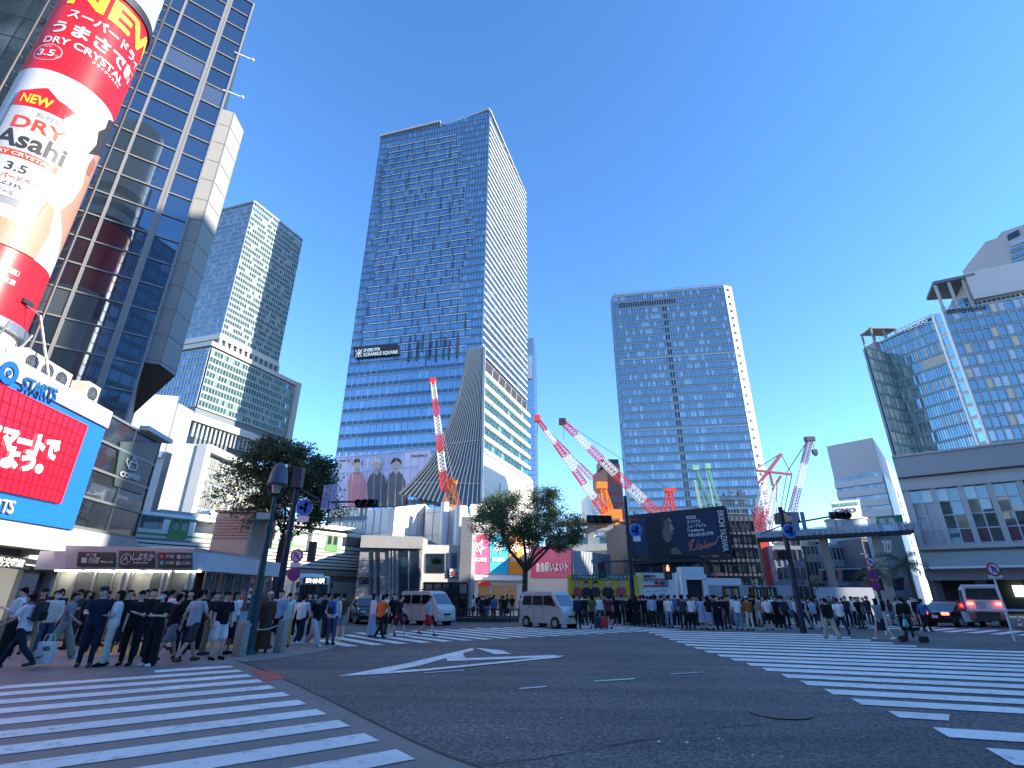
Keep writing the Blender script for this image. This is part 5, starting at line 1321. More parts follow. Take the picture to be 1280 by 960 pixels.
# --- podium of the right-hand tower
ZP = 19.5
p0, p1 = G(1115, 572, ZP), G(1280, 552, ZP); p2 = p0 + (p1 - p0) * 1.9; p0, p1, p2 = [V3(p, 0) for p in (p0, p1, p2)]
nPd = nrm2(p0, p2)
T = thing('podium_building', 'lilac-grey podium with slanting mullions and tall windows at right', 'shopping centre', (*p0.lerp(p1, .5).xy, 0))
back = -nPd * 26
zu = W(1130, 722, p0, p2).z; zu = 4.2
PM = mat('podium_panel', (.46, .43, .42), .5, vary=.05, scale=.3)
block(T, [p0[:2], p2[:2], (p2 + back)[:2], (p0 + back)[:2]], 3.9, ZP - 3, PM)
b = MB(); b.prism([(p0 + nPd * .8)[:2], (p2 + nPd * .8)[:2], (p2 + back)[:2], (p0 + back)[:2]], ZP - 2.9, ZP); b.build('cornice', mat('podium_cornice', (.36, .34, .34), .55, vary=.05, scale=.2), T)
b = MB(); b.beam(V3(p0 + nPd * .9, ZP - .1), V3(p2 + nPd * .9, ZP - .1), .3, .25); b.beam(V3(p0 + nPd * .4, ZP - 4.2), V3(p2 + nPd * .4, ZP - 4.2), .8, .9); b.build('cornice_edge', PM, T)
PG = glass('podium_glass', (.45, .5, .55), (.05, .06, .05), .28, .02, (.34, .29, .18), .3)
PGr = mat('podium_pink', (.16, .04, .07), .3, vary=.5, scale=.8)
MATS_EXTRA['p'] = PM; MATS_EXTRA['r'] = PGr
D1 = (p2 - p0)
def pod(i, j):
    if i < 2 and j < 3: return 2
    if i > 2 and j == 0 and i % 3 != 2: return 3 if random.random() < .6 else 0
    return 0
facade(T, wall_q(p0 + nPd * .1 + D1 * .02, p2 + nPd * .1, 8.0, ZP - 4.6), 4, 18, PG, mat('podium_mullion', (.5, .5, .54), .45, .2), MATS['podium_mullion'], band=0, mw=.14, md=.15, bh=.14, bd=.12, skip=pod, tilt=.02)
MATS_EXTRA.clear()
b = MB()
for k in range(0, 10):
    a = p0 + D1 * (.02 + k * .109); b.beam(V3(a + nPd * .5, 7.4), V3(a + nPd * .25, ZP - 4.4), .55, .6, nPd)
b.build('column', PM, T)
b = MB(); b.beam(V3(p0 + nPd * .5, 7.6), V3(p2 + nPd * .5, 7.6), .9, .5); b.build('sill', PM, T)
b = MB(); b.beam(V3(p0 + nPd * .3, 6.2), V3(p2 + nPd * .3, 6.2), .3, 1.6); b.build('frosted_band', mat('frosted', (.36, .40, .38), .35), T)
b = MB(); b.beam(V3(p0 + nPd * 1.4, 5.15), V3(p2 + nPd * 1.4, 5.15), 2.6, .25); b.build('canopy', WHITE, T)
b = MB(); b.beam(V3(p0 + nPd * .5, 4.4), V3(p2 + nPd * .5, 4.4), .8, 1.3); b.build('lintel', mat('lintel', (.27, .26, .29), .6), T)
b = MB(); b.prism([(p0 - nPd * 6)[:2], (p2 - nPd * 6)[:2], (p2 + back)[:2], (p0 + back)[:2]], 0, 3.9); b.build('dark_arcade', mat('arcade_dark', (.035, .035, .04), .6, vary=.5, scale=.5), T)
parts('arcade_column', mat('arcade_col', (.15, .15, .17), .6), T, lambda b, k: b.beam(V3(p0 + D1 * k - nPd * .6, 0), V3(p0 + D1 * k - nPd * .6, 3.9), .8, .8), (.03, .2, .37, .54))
b = MB(); q = p0 + D1 * .36 - nPd * 5.6; b.box((q.x, q.y, 2.6), (1.8, .2, 1.3), 0, math.atan2(D1.y, D1.x)); b.build('lit_sign', mat('lit_sign', (.6, .7, .5), .5, emit=(.75, .9, .6), estr=.8), T)

# --- curved-corner glass tower above the podium
FH = 68.0
k0, k1, k2, k3 = G(1080, 434, FH - 4), G(1103, 438, FH - 3), G(1168, 396, FH), G(1179, 391, FH)
e = G(1280, 372, FH); k4 = k3 + (e - k3) * 1.5
k0, k1, k2, k3, k4 = [V3(p, 0) for p in (k0, k1, k2, k3, k4)]
T = thing('corner_tower', 'glass tower at right with lettering round its rooftop and a terrace canopy', 'shopping tower', (*k2.xy, 0))
kb = [(k4 + Vector((6, 34, 0))), (k0 + Vector((10, 14, 0)))]
block(T, [k0[:2], k1[:2], k2[:2], k3[:2], k4[:2], kb[0][:2], kb[1][:2]], 0, FH - 4, mat('corner_core', (.10, .12, .14), .5))
cgl = glass('corner_glass', (.44, .60, .66), (.045, .10, .11), .38, .04, (.36, .34, .28), .12)
csp = mat('corner_spandrel', (.14, .22, .26), .35); cfr = mat('corner_frame', (.22, .27, .29), .45, .2); beige = mat('corner_beige', (.50, .45, .38), .5)
def o_(A, B): return nrm2(A, B) * .4
for A, B, nc, z1 in ((k0, k1, 4, FH - 4),):
    facade(T, wall_q(A + o_(A, B), B + o_(A, B), 0, z1), 19, nc, glass('pale_side', (.6, .68, .62), (.38, .42, .34), .3, .05, (.6, .6, .42), .4), cfr, cfr, band=.2, mw=.25, spand=csp)
random.seed(5)
MATS_EXTRA['b'] = beige
facade(T, wall_q(k1 + o_(k1, k2), k2 + o_(k1, k2), 0, FH - 1), 22, 26, cgl, cfr, None, band=.22, mw=.1, md=.1, spand=csp, skip=lambda i, j: 2 if (j % 3 == 1 and (i * 7 + j * 13) % 23 < 6 and i > 12 or (j in (3, 18) and i > 14)) else 0)
facade(T, wall_q(k2 + o_(k2, k3), k3 + o_(k2, k3), 0, FH), 22, 1, glass('corner_bay', (.6, .76, .9), (.1, .2, .26), .5), WHITE, WHITE, band=.3, mw=.5, md=.4, bh=.2, spand=beige)
cg2 = glass('corner_glass_right', (.50, .64, .76), (.06, .11, .15), .38, .03, (.42, .38, .33), .16)
facade(T, wall_q(k3 + o_(k3, k4), k4 + o_(k3, k4), 0, FH), 22, 16, cg2, cfr, cfr, band=.2, mw=.28, md=.25, bh=.28, bd=.2, spand=csp, skip=lambda i, j: 2 if ((i * 5 + j * 11) % 29 < 3) else 0)
MATS_EXTRA.clear()
nk = nrm2(k3, k4)
wtext('TOKYU PLAZA', T, k3, k4, (1184, 391.5), (1234, 385.5), 4.2, mat('sign_dark', (.05, .05, .06), .5), .9, .15, .02)
text('FUKURAS', T, V3(k1.lerp(k2, .52) + o_(k1, k2) * 3, FH - 1.2), k2 - k1, (0, 0, 1), 2.0, WHITE, .05, .02, (k2 - k1).length * .40)
b = MB(); b.beam(V3(k1, FH - .8), V3(k2, FH), 1.4, .5); b.beam(V3(k2, FH + .2), V3(k4, FH + .2), 1.4, .5); b.build('roof_edge', cfr, T)
# set-back terrace floors and canopy
def ring(inset_, z0, z1, m, name, xk=0):
    pts = [k2.lerp(k4, xk + .02) , k4]; ni = nk
    a = k2.lerp(k3, .5) - ni * inset_ + (k4 - k3).normalized() * inset_ * xk; c = k4 - ni * inset_
    b = MB(); b.prism([a[:2], c[:2], (c - ni * 16)[:2], (a - ni * 16)[:2]], z0, z1); return b.build(name, m, T), a, c
o, a, c = ring(4, FH, FH + 2.6, mat('terrace_grey', (.33, .34, .36), .6), 'terrace_wall', .8)
facade(T, wall_q(a + nk * .1 + (c - a) * .06, a + nk * .1 + (c - a) * .32, FH + .8, FH + 4.8), 2, 9, cg2, cfr, None, band=0, mw=.15, gname='terrace_glazing')
o, a, c = ring(5, FH + 2.6, FH + 5.6, MATS['terrace_grey'], 'upper_terrace', 1.0)
b = MB()
ck0 = k3 - nk * 2 + (k4 - k3) * .03; ck1 = k3 - nk * 2 + (k4 - k3) * .40
zc_ = ZA(1178, 352, ck0)
b.prism([ck0[:2], ck1[:2], (ck1 - nk * 12)[:2], (ck0 - nk * 9)[:2]], zc_ - .8, zc_); b.build('canopy', mat('canopy_dark', (.10, .11, .13), .5), T)
parts('canopy_post', mat('post_grey', (.30, .30, .32), .6), T, lambda b, q: b.beam(V3(ck0.lerp(ck1, q) - nk * .8, FH), V3(ck0.lerp(ck1, q) - nk * .8, zc_ - .8), .5, .5), (.05, .38, .72))
b = MB(); q0_ = ck0.lerp(ck1, .78); q1_ = k4 - nk * 2
b.prism([q0_[:2], q1_[:2], (q1_ - nk * 14)[:2], (q0_ - nk * 14)[:2]], FH + 3, ZA(1250, 342, q0_)); b.build('plant_room', LGREY, T)
b = MB(); p = ck0.lerp(ck1, .6) - nk * 4; b.prism([(p + Vector(v))[:2] for v in ((0, 0, 0), (10, -2, 0), (12, 4, 0), (2, 6, 0))], zc_, zc_ + 2.2); b.build('roof_box', LGREY, T)
# left rooftop machinery
b = MB()
for q in range(24): p = k3.lerp(k4, q / 26) - nk * .3; b.beam(V3(p, FH + .3), V3(p, FH + 1.5), .1, .1)
b.beam(V3(k3 - nk * .3, FH + 1.5), V3(k4 - nk * .3, FH + 1.5), .1, .1)
for q in range(14): p = k1.lerp(k2, q / 14) - nrm2(k1, k2) * .3; b.beam(V3(p, FH - .6), V3(p, FH + 1.1), .1, .1)
b.beam(V3(k1 - nk * .3, FH + .9), V3(k2 - nk * .3, FH + 1.1), .1, .1); b.build('rooftop_railing', cfr, T)
b = MB()
pm = k0.lerp(k1, .6)
zz_ = ZA(1118, 405, pm)
for dx in (0, 3.5, 7): 
    for dy in (2, 6): b.beam((pm.x + dx + 2, pm.y + dy, FH - 4), (pm.x + dx + 2, pm.y + dy, zz_), .4, .4)
b.box((pm.x + 5.5, pm.y + 4, zz_ - .3), (7.4, 4.6, .4)); b.box((pm.x + 5.5, pm.y + 4, FH - 2), (8, 5, 3.4)); b.build('roof_plant', mat('plant_frame', (.2, .2, .21), .6), T)

# --- grey tower behind, top right corner
u0_, u1_ = AY(1232, 320, 140), AY(1330, 270, 128)
T = thing('grey_tower', 'grey concrete tower with louvred crown in the upper right corner', 'tower', (*u0_.xy, 0))
zA_ = ZA(1252, 290, u0_); ua = AY(1252, 290, 138)
block(T, [ua[:2], u1_[:2], (u1_.x + 10, 160), (ua.x + 8, 160)], 0, ua.z, mat('tower_concrete', (.30, .30, .33), .7, vary=.05, scale=.1))
ub = AY(1232, 302, 141); block(T, [ub[:2], ua[:2], (ua.x + 8, 158), (ub.x + 6, 158)], 0, ub.z, MATS['tower_concrete'])
nn = nrm2(ua, u1_)
for x0, x1, y0, y1 in ((1259, 1273, 294, 287),):
    b = MB(); b.extr([W(px, py, ua, u1_, .2) for px, py in ((x0, y0), (x1, y1), (x1 + 2, y1 + 7), (x0 + 1.5, y0 + 7))], nn, .2); b.build('window', MATS['dark_window'], T)
for k in range(4):
    b = MB(); y = 304 + k * 8; b.extr([W(px, py, ua, u1_, .2) for px, py in ((1262 + k, y), (1300, y - 14), (1300, y - 9), (1263 + k, y + 5))], nn, .3); b.build('window_band', cgl, T)

# red-brown building behind the cranes
T = thing('red_block', 'red-brown building with white flank standing behind the orange crane', 'building', (*AY(765, 640, 150).xy, 0))
a, c = AY(762, 640, 150), AY(779, 640, 149)
zr2 = AY(768, 581, 150).z
block(T, [a[:2], c[:2], (c.x + 2, 165), (a.x - 2, 165)], 0, zr2, mat('red_brown', (.26, .07, .06), .6))
facade(T, wall_q(a + Vector((0, -.2, 0)), c + Vector((0, -.2, 0)), 5, zr2 - 6), 9, 3, MATS['dark_window'], MATS['red_brown'], MATS['red_brown'], band=.3, mw=.6, bh=.6, spand=MATS['red_brown'])
b = MB(); b.prism([(a.x - 5.2, 156), (a.x - .05, 150.2), (a.x - 2, 165), (a.x - 6, 165)], 0, zr2 - 8); b.build('white_flank', WHITE, T)
b = MB(); b.box(((a.x + c.x) / 2 - .5, 156, zr2 + 1), (5.5, 8, 2.4)); b.build('roof_box', DARK, T)

# ------------------------------------------------------------------ unseen buildings, added: side ones shade the crossing, rear ones fill the glass reflections
def backer(name, label, x0, x1, y0, y1, h, col):
    t = thing(name, label, 'building', ((x0 + x1) / 2, (y0 + y1) / 2, 0))
    block(t, [(x0, y0), (x1, y0), (x1, y1), (x0, y1)], 0, h, mat('back_%s' % name, col, .6, vary=.1, scale=.1))
    facade(t, wall_q((x1, y1 + .1), (x0, y1 + .1), 1, h - 1), max(4, int(h / 4)), max(4, int((x1 - x0) / 3)), MATS['office_glass'], om, om, band=.3, spand=osp)
sd2 = Vector((SUNV.x, SUNV.y)).normalized()
YF = -34.0
for i, (a0, a1, h, dp) in enumerate(((-75, -34, 26, 14), (-33, -8, 30, 14), (-7, 9, 24, 14), (10, 33, 31, 14), (34, 60, 27, 14))):
    t = thing('reflection_block', 'street-front block behind the photographer, %s from the left' % ('first', 'second', 'third', 'fourth', 'fifth')[i], 'building', ((a0 + a1) / 2, YF - 8, 0), 0, 'street-front blocks behind the photographer')  # added row out of view, kept for what the glass reflects
    block(t, [(a0, YF), (a1, YF), (a1, YF - dp), (a0, YF - dp)], 0, h, mat('block_wall%d' % (i % 3), [(.35, .33, .3), (.28, .3, .33), (.4, .38, .35)][i % 3], .6, vary=.1, scale=.2))
    facade(t, wall_q((a1, YF + .1), (a0, YF + .1), 1, h - 1), 7, max(3, int((a1 - a0) / 3)), MATS['office_glass'], om, om, band=.3, spand=osp)
backer('striped_tower', 'dark striped tower well behind the photographer', 18, 42, -82, -62, 92, (.10, .10, .11))
backer('grey_reflection_block', 'grey office block well behind the photographer on the left', -14, 12, -90, -66, 64, (.16, .17, .2))  # unseen, put in to show in the mirror tower's glass
for i, (y0, y1, h, lab) in enumerate(((-40, 2.6, 34, 'nearest the photographer'), (3, 14, 63, 'the slim tall one'), (14.4, 24, 34, 'just past the slim tall one'), (24.4, 46, 29, 'lowest, farthest along'))):
    t = thing('shade_block', 'street block beyond the right edge of the photograph, %s' % lab, 'building', (72, (y0 + y1) / 2, 0), 0, 'blocks beyond the right edge')  # added out of view, heights set by the shade they cast
    block(t, [(62, y0), (84, y0), (84, y1), (62, y1)], 0, h, mat('side_wall%d' % (i % 2), [(.36, .34, .32), (.22, .24, .27)][i % 2], .6, vary=.1, scale=.2))
    facade(t, wall_q((61.9, y1), (61.9, y0), 1, h - 1), int(h / 4), max(3, int((y1 - y0) / 3)), MATS['office_glass'], om, om, band=.3, spand=osp)

# ------------------------------------------------------------------ cranes
def boom(b, p0, p1, w0, w1, n, cols=None, mb=None, chord=.12):
    """lattice with four chords and zigzag bracing; colours alternate in n bays"""
    chord *= .62; w0 *= .68; w1 *= .72
    p0, p1 = Vector(p0), Vector(p1); d = (p1 - p0).normalized(); s_ = d.cross(Vector((0, 1, 0))).normalized(); t = d.cross(s_)
    L_ = (p1 - p0).length
    for k in range(n):
        a, c = p0.lerp(p1, k / n), p0.lerp(p1, (k + 1) / n); wa, wc = lerp(w0, w1, k / n) / 2, lerp(w0, w1, (k + 1) / n) / 2
        m = (int(k * cols / n) % 2) if cols else 0
        ca = [a + s_ * (x * wa) + t * (y * wa) for x, y in ((-1, -1), (1, -1), (1, 1), (-1, 1))]; cc = [c + s_ * (x * wc) + t * (y * wc) for x, y in ((-1, -1), (1, -1), (1, 1), (-1, 1))]
        for i in range(4):
            b.beam(ca[i], cc[i], chord, chord, m=m); b.beam(ca[i], cc[(i + 1) % 4], chord * .6, chord * .6, m=m); b.beam(ca[i], ca[(i + 1) % 4], chord * .6, chord * .6, m=m)
CRG = 'tower cranes over the construction site'
def cab(t, p, m, s=1.0):
    b = MB(); b.box((p.x, p.y, p.z), (3.6 * s, 3 * s, 1.6 * s)); b.box((p.x, p.y, p.z - 1.2 * s), (4.6 * s, 3.6 * s, .8 * s)); b.build('machinery_deck', m, t)
    b = MB(); b.box((p.x - 2.2 * s, p.y - 1.6, p.z + .3), (1.4 * s, 1.4, 1.8 * s)); c_ = b.build('cab', CWHITE, t)
RW = [RED, CWHITE]
# 1 in front of the tallest tower
Y = 110
t = thing('tower_crane', 'red and white crane boom standing upright before the tallest skyscraper, with orange mast', 'crane', (*AY(565, 640, Y).xy, 0), 0, CRG)
b = MB(); boom(b, AY(556, 612, Y - 2), AY(541.5, 478, Y - 2), 2.2, 1.2, 30, 6, chord=.28); b.build('boom', RW, t)
b = MB(); boom(b, AY(561, 632, Y), AY(563, 600, Y), 2.4, 1.4, 6, chord=.26); boom(b, AY(573, 632, Y), AY(566, 600, Y), 1.2, .8, 6, chord=.2); b.beam(AY(558, 601, Y), AY(571, 603, Y), .8, 1); b.build('mast', ORANGE, t)
b = MB(); p = AY(564, 660, Y); b.beam(V3(p, 0), AY(565, 632, Y), 2.4, 2.4); b.build('tower_base', ORANGE, t)
b = MB(); b.tube(AY(541, 477, Y - 2), AY(566, 600, Y), .06, n=5); b.build('cable', DARK, t)
b = MB(); b.box(AY(541, 477, Y - 2), (1.4, 1, 1.6)); b.build('boom_head', RED, t)
# 2 orange crane left of centre
Y = 105
t = thing('tower_crane', 'orange-masted crane whose red and white boom reaches farthest left above the round tree', 'crane', (*AY(760, 650, Y).xy, 0), 0, CRG)
b = MB(); boom(b, AY(756, 641, Y - 2), AY(673, 525, Y - 2), 2.0, .9, 34, 7, chord=.22); b.build('boom', RW, t)
b = MB(); boom(b, AY(741, 598, Y), AY(682, 538, Y), 1.4, .8, 14, 4, chord=.15); b.build('luffing_strut', RW, t)
b = MB(); boom(b, AY(757, 642, Y), AY(753, 608, Y), 1.8, 1.2, 6, chord=.35); boom(b, AY(765, 642, Y), AY(754, 608, Y), 1.2, 1, 6, chord=.25); boom(b, AY(742, 634, Y), AY(751, 608, Y), .6, .5, 6, chord=.15); b.box(AY(752, 607, Y), (2.2, 1.4, 1.4)); b.build('a_frame', ORANGE, t)
cab(t, AY(761, 645, Y), ORANGE, 1.3)
b = MB(); p = AY(762, 650, Y); b.beam(V3(p, 0), p, 1.8, 1.8); b.build('mast', ORANGE, t)
b = MB(); b.tube(AY(672, 524, Y - 2), AY(752, 607, Y), .07, n=5); b.tube(AY(672, 524, Y - 2), AY(672.5, 640, Y - 2), .04, n=5); b.build('cable', DARK, t)
b = MB(); b.box(AY(671.5, 523, Y - 2), (1.2, .9, 1.4)); b.build('boom_head', RED, t)
# 3 long boom
Y = 115
t = thing('tower_crane', 'long crane boom slanting across the office tower to a red frame above the billboard', 'crane', (*AY(835, 645, Y).xy, 0), 0, CRG)
b = MB(); boom(b, AY(826, 647, Y - 2), AY(704, 528, Y - 2), 2.6, 1.6, 36, 7, chord=.22); b.build('boom', RW, t)
b = MB(); boom(b, AY(829, 642, Y), AY(836, 614, Y), 1.2, .9, 5, chord=.25); boom(b, AY(842, 642, Y), AY(838, 614, Y), 1.2, .9, 5, chord=.25); b.beam(AY(830, 614, Y), AY(845, 612, Y), .6, .9); b.build('a_frame', RED, t)
b = MB(); p = AY(836, 650, Y); b.beam(V3(p, 0), p + Vector((0, 0, 1)), 1.8, 1.8); b.build('mast', RED, t)
b = MB(); b.tube(AY(703, 526, Y - 2), AY(838, 613, Y), .06, n=5); b.tube(AY(704, 528, Y - 2), AY(705, 560, Y - 2), .04, n=5); b.build('cable', DARK, t)
b = MB(); b.box(AY(703, 527, Y - 2), (1.6, 1, 1.4)); b.build('boom_head', DARK, t)
# 4 green rigs
GR2 = mat('rig_green', (.16, .42, .32), .5, vary=.2, scale=1); GR3 = mat('rig_pale', (.5, .6, .42), .5)
for lab, segs in (('green piling rig with a pale strut, left one of the two before the office tower', [((893, 640), (869, 585), 1.2), ((877, 640), (868, 600), 1.0), ((884, 640), (871, 590), .5)]), ('slimmer green piling rig, right one of the two before the office tower', [((902, 640), (884, 583), 1.0), ((893, 636), (882, 582), .5)])):
    t = thing('piling_rig', lab, 'piling rig', (*AY(segs[0][0][0], 650, 118).xy, 0), 0, 'green piling rigs')
    for i, (p, q, w_) in enumerate(segs):
        b = MB(); boom(b, AY(*p, 118), AY(*q, 118), w_ * .75, w_ * .5, 16, chord=.14); b.build('leader' if i == 0 else 'strut', GR2 if i != 1 else GR3, t)
    b = MB(); p = AY(*segs[0][0], 118); b.beam(V3(p, 0), p, 1.6, 1.6); b.box(AY(*segs[0][1], 118), (1.4, 1, 1.2)); b.build('mast_head', GR2, t)
# 5 double white lattice mast with red triangle
Y = 100
t = thing('tower_crane', 'white lattice crane mast with red triangular head beside the pale office tower', 'crane', (*AY(955, 680, Y).xy, 0), 0, CRG)
b = MB(); boom(b, AY(945, 664, Y), AY(957, 607, Y), 2.4, 2.0, 14, 2, chord=.2); b.build('mast', RW, t)
b = MB(); boom(b, AY(958, 668, Y), AY(971, 606, Y), 1.6, 1.2, 14, chord=.16); b.build('second_mast', CWHITE, t)
b = MB(); p = AY(947, 664, Y); b.beam(V3(p, 0), p, 2.2, 2.2); b.build('mast_foot', RED, t)
b = MB()
for p, q, w_ in (((948, 604), (976, 567), .35), ((945, 588), (990, 593), .4), ((953, 601), (978, 568), .25), ((976, 595), (966, 612), .4), ((962, 590), (966, 607), .35)): b.beam(AY(*p, Y), AY(*q, Y), w_, w_)
b.build('head_frame', mat('dark_red', (.30, .04, .06), .5), t)
b = MB()
for p, q in (((976, 567), (990, 593)), ((990, 593), (980, 640)), ((976, 567), (946, 586)), ((971, 600), (970, 650))): b.tube(AY(*p, Y), AY(*q, Y), .09, n=5)
b.build('cable', DARK, t)
# 6 thin boom on the right
t = thing('tower_crane', 'slender crane boom with a dark hook block, rightmost against the open sky', 'crane', (*AY(990, 650, Y).xy, 0), 0, CRG)
b = MB(); boom(b, AY(990, 640, Y), AY(1012, 551, Y), 1.5, 1.2, 24, 3, chord=.17); b.build('boom', [mat('mast_red2', (.25, .05, .06), .5), CWHITE], t)
b = MB(); b.box(AY(1012, 549, Y), (1.8, 1, .9)); b.build('boom_head', DARK, t)
b = MB(); b.tube(AY(1015, 549, Y), AY(1018, 562, Y), .06, n=5); b.tube(AY(1010, 550, Y), AY(984, 590, Y), .09, n=5); b.tube(AY(984, 590, Y), AY(975, 640, Y), .07, n=5); b.build('cable', DARK, t)
b = MB(); b.box(AY(1018.5, 565, Y), (.9, .6, 1.0)); b.box(AY(1019.5, 568, Y), (.5, .4, .6)); b.build('hook_block', DARK, t)
b = MB(); p = AY(990, 648, Y); b.box(p + Vector((-1, 0, 0)), (3.4, 3, 2.0)); b.beam(V3(p, 0), p, 1.4, 1.4); b.build('machinery_deck', DARK, t)
# ------------------------------------------------------------------ trees
BARK = mat('bark', (.085, .065, .05), .9, vary=.35, scale=6, bump=.6)
def leafmat(name, c1, c2, tr=.25):
    M = bpy.data.materials.new(name); M.use_nodes = True
    n = M.node_tree.nodes; L = M.node_tree.links; b = n['Principled BSDF']; out = n['Material Output']
    at = n.new('ShaderNodeAttribute'); at.attribute_name = 'rnd'; mx = n.new('ShaderNodeMix'); mx.data_type = 'RGBA'
    mx.inputs[6].default_value = (*c1, 1); mx.inputs[7].default_value = (*c2, 1)
    L.new(at.outputs['Fac'], mx.inputs[0]); L.new(mx.outputs[2], b.inputs['Base Color']); b.inputs['Roughness'].default_value = .45
    t = n.new('ShaderNodeBsdfTranslucent'); L.new(mx.outputs[2], t.inputs[0])
    ms = n.new('ShaderNodeMixShader'); ms.inputs[0].default_value = tr
    L.new(b.outputs[0], ms.inputs[1]); L.new(t.outputs[0], ms.inputs[2]); L.new(ms.outputs[0], out.inputs[0])
    return M
LEAF = leafmat('leaf', (.06, .10, .04), (.17, .22, .09), .4)
LEAF2 = leafmat('leaf_dark', (.035, .07, .03), (.10, .15, .055), .35)
LEAFD = leafmat('leaf_dry', (.11, .07, .03), (.16, .14, .07))
def tree(label, base, h, ctr, rad, nleaf, leaf, seed, ls=.16, tr=.2, levels=4, group='street trees around the crossing', name='street_tree', clump=.55, droop=0, fillers=0):
    rnd = random.Random(seed)
    T = thing(name, label, 'tree', tuple(base), 0, group)
    tb = MB(); tips = []
    c = Vector(ctr); r = Vector(rad)
    def inside(p): return ((p.x - c.x) / r.x) ** 2 + ((p.y - c.y) / r.y) ** 2 + ((p.z - c.z) / r.z) ** 2
    def grow(p, d, L_, rr, lv):
        q = p; n = 3
        for i in range(n):
            d = (d + Vector((rnd.gauss(0, .13), rnd.gauss(0, .13), rnd.gauss(0.02, .08)))).normalized()
            e = q + d * L_ / n
            if inside(e) > 1.05: break
            tb.tube(q, e, rr * (1 - .25 * i / n), rr * (1 - .25 * (i + 1) / n), 6 if rr > .04 else 4, caps=False); q = e
            if lv <= 2: tips.append(q)
        rr *= .72
        if lv <= 0 or rr < .006: tips.append(q); return
        for k in range(rnd.choice((2, 3, 3))):
            a = rnd.uniform(0, 6.28); sp = rnd.uniform(.35, .85)
            x = d.cross(Vector((.3, .2, 1))).normalized(); y = x.cross(d)
            grow(q, (d + (x * math.cos(a) + y * math.sin(a)) * sp + Vector((0, 0, .06 - droop))).normalized(), L_ * rnd.uniform(.62, .85), rr * rnd.uniform(.6, .85), lv - 1)
    base = Vector(base); fork = Vector((base.x + (c.x - base.x) * .4, base.y, h))
    tb.tube(base + Vector((0, 0, -.02)), base + Vector((0, 0, .25)), tr * 1.5, tr * 1.1, 10)
    tb.tube(base + Vector((0, 0, .25)), base.lerp(fork, .6), tr * 1.1, tr * .95, 10); tb.tube(base.lerp(fork, .6), fork, tr * .95, tr * .85, 10)
    nb_ = 6
    for k in range(nb_):
        a = 6.28 * k / nb_ + rnd.uniform(-.3, .3); up_ = rnd.uniform(.35, 1.1)
        tgt = Vector((math.cos(a), math.sin(a), up_)).normalized()
        grow(fork + Vector((0, 0, -rnd.uniform(0, .6))), tgt, max(r.x, r.z) * .62, tr * .5, levels)
    grow(fork, Vector((.05, 0, 1)), r.z * .7, tr * .6, levels)
    o = tb.build('trunk', BARK, T)
    lb = MB()
    # outer twigs: fill the ragged outline, each twig springing from the nearest limb
    old = list(tips)
    for _ in range(fillers):
        v = Vector((rnd.gauss(0, 1), rnd.gauss(0, 1), rnd.gauss(0, 1))).normalized() * rnd.uniform(.45, 1.0) ** .6
        if v.z < -.55: v.z *= .5
        q = c + Vector((v.x * r.x, v.y * r.y, v.z * r.z)) * rnd.uniform(.88, 1.04)
        nr_ = min(old, key=lambda t: (t - q).length_squared); m1 = nr_.lerp(q, .5) + Vector((rnd.gauss(0, .15), rnd.gauss(0, .15), rnd.gauss(.05, .12)))
        tb.tube(nr_, m1, .022, .016, 4, caps=False); tb.tube(m1, q, .016, .008, 4, caps=False); tips.append(q)
        if rnd.random() < .6: tips.append(m1)
    o.data = tb.mesh('trunk', BARK)
    tips = [t for t in tips if t.z > c.z - r.z * .98] or [c]
    # clumps around branch ends, kept ragged
    cl = [t + Vector((rnd.gauss(0, .2), rnd.gauss(0, .2), rnd.gauss(0, .15))) for t in tips]
    rnd.shuffle(cl)
    wsz = [rnd.uniform(.25, 1.0) for _ in cl]
    tot = sum(wsz)
    for p, w_ in zip(cl, wsz):
        for _ in range(max(1, int(nleaf * w_ / tot))):
            q = p + Vector((rnd.gauss(0, clump * .5), rnd.gauss(0, clump * .5), rnd.gauss(0, clump * .33)))
            u = Vector((rnd.gauss(0, 1), rnd.gauss(0, 1), rnd.gauss(0, .6))).normalized(); v = u.cross(Vector((rnd.gauss(0, 1), rnd.gauss(0, 1), rnd.gauss(0, 1)))).normalized()
            s = ls * rnd.uniform(.6, 1.25)
            lb.face([q - u * s * .5, q + v * s * .3, q + u * s * .5, q - v * s * .3], 0, min(1, max(0, rnd.gauss(.45, .25))))
    lb.build('crown', leaf, T)
    return T
def tree_at(label, px, Y, cpx, cpy, rpx, rpy, fork_py, nleaf, leaf, seed, **k):
    b_ = AY(px, 745, Y); c = AY(cpx, cpy, Y); s = Y / FPX * 1.06 / .92
    rr = abs(AY(cpx + rpx, cpy, Y).x - c.x); rz = abs(AY(cpx, cpy - rpy, Y).z - c.z)
    f = AY(px, fork_py, Y).z
    return tree(label, (b_.x, Y, 0), f, c, (rr, rr * .9, rz), nleaf, leaf, seed, **k)
tree_at('dark spreading tree beside the navy signal post, in front of the green train', 352, 31, 345, 622, 82, 70, 706, 36000, LEAF2, 3, ls=.17, tr=.26, clump=.46, fillers=190)
tree_at('round-topped evergreen with a bare spreading trunk before the colour banners', 655, 44, 659, 656, 64, 48, 706, 44000, LEAF, 11, ls=.145, tr=.24, clump=.44, fillers=420)
tree_at('slim small tree with thin leaves before the white portal block', 541, 43, 542, 700, 19, 27, 735, 1500, LEAF2, 21, ls=.10, tr=.09, levels=4, clump=.35)
tree_at('sparse brown-twigged tree left of the second signal post', 955, 48, 950, 713, 26, 26, 735, 900, LEAFD, 31, ls=.09, tr=.09, levels=5, clump=.35)
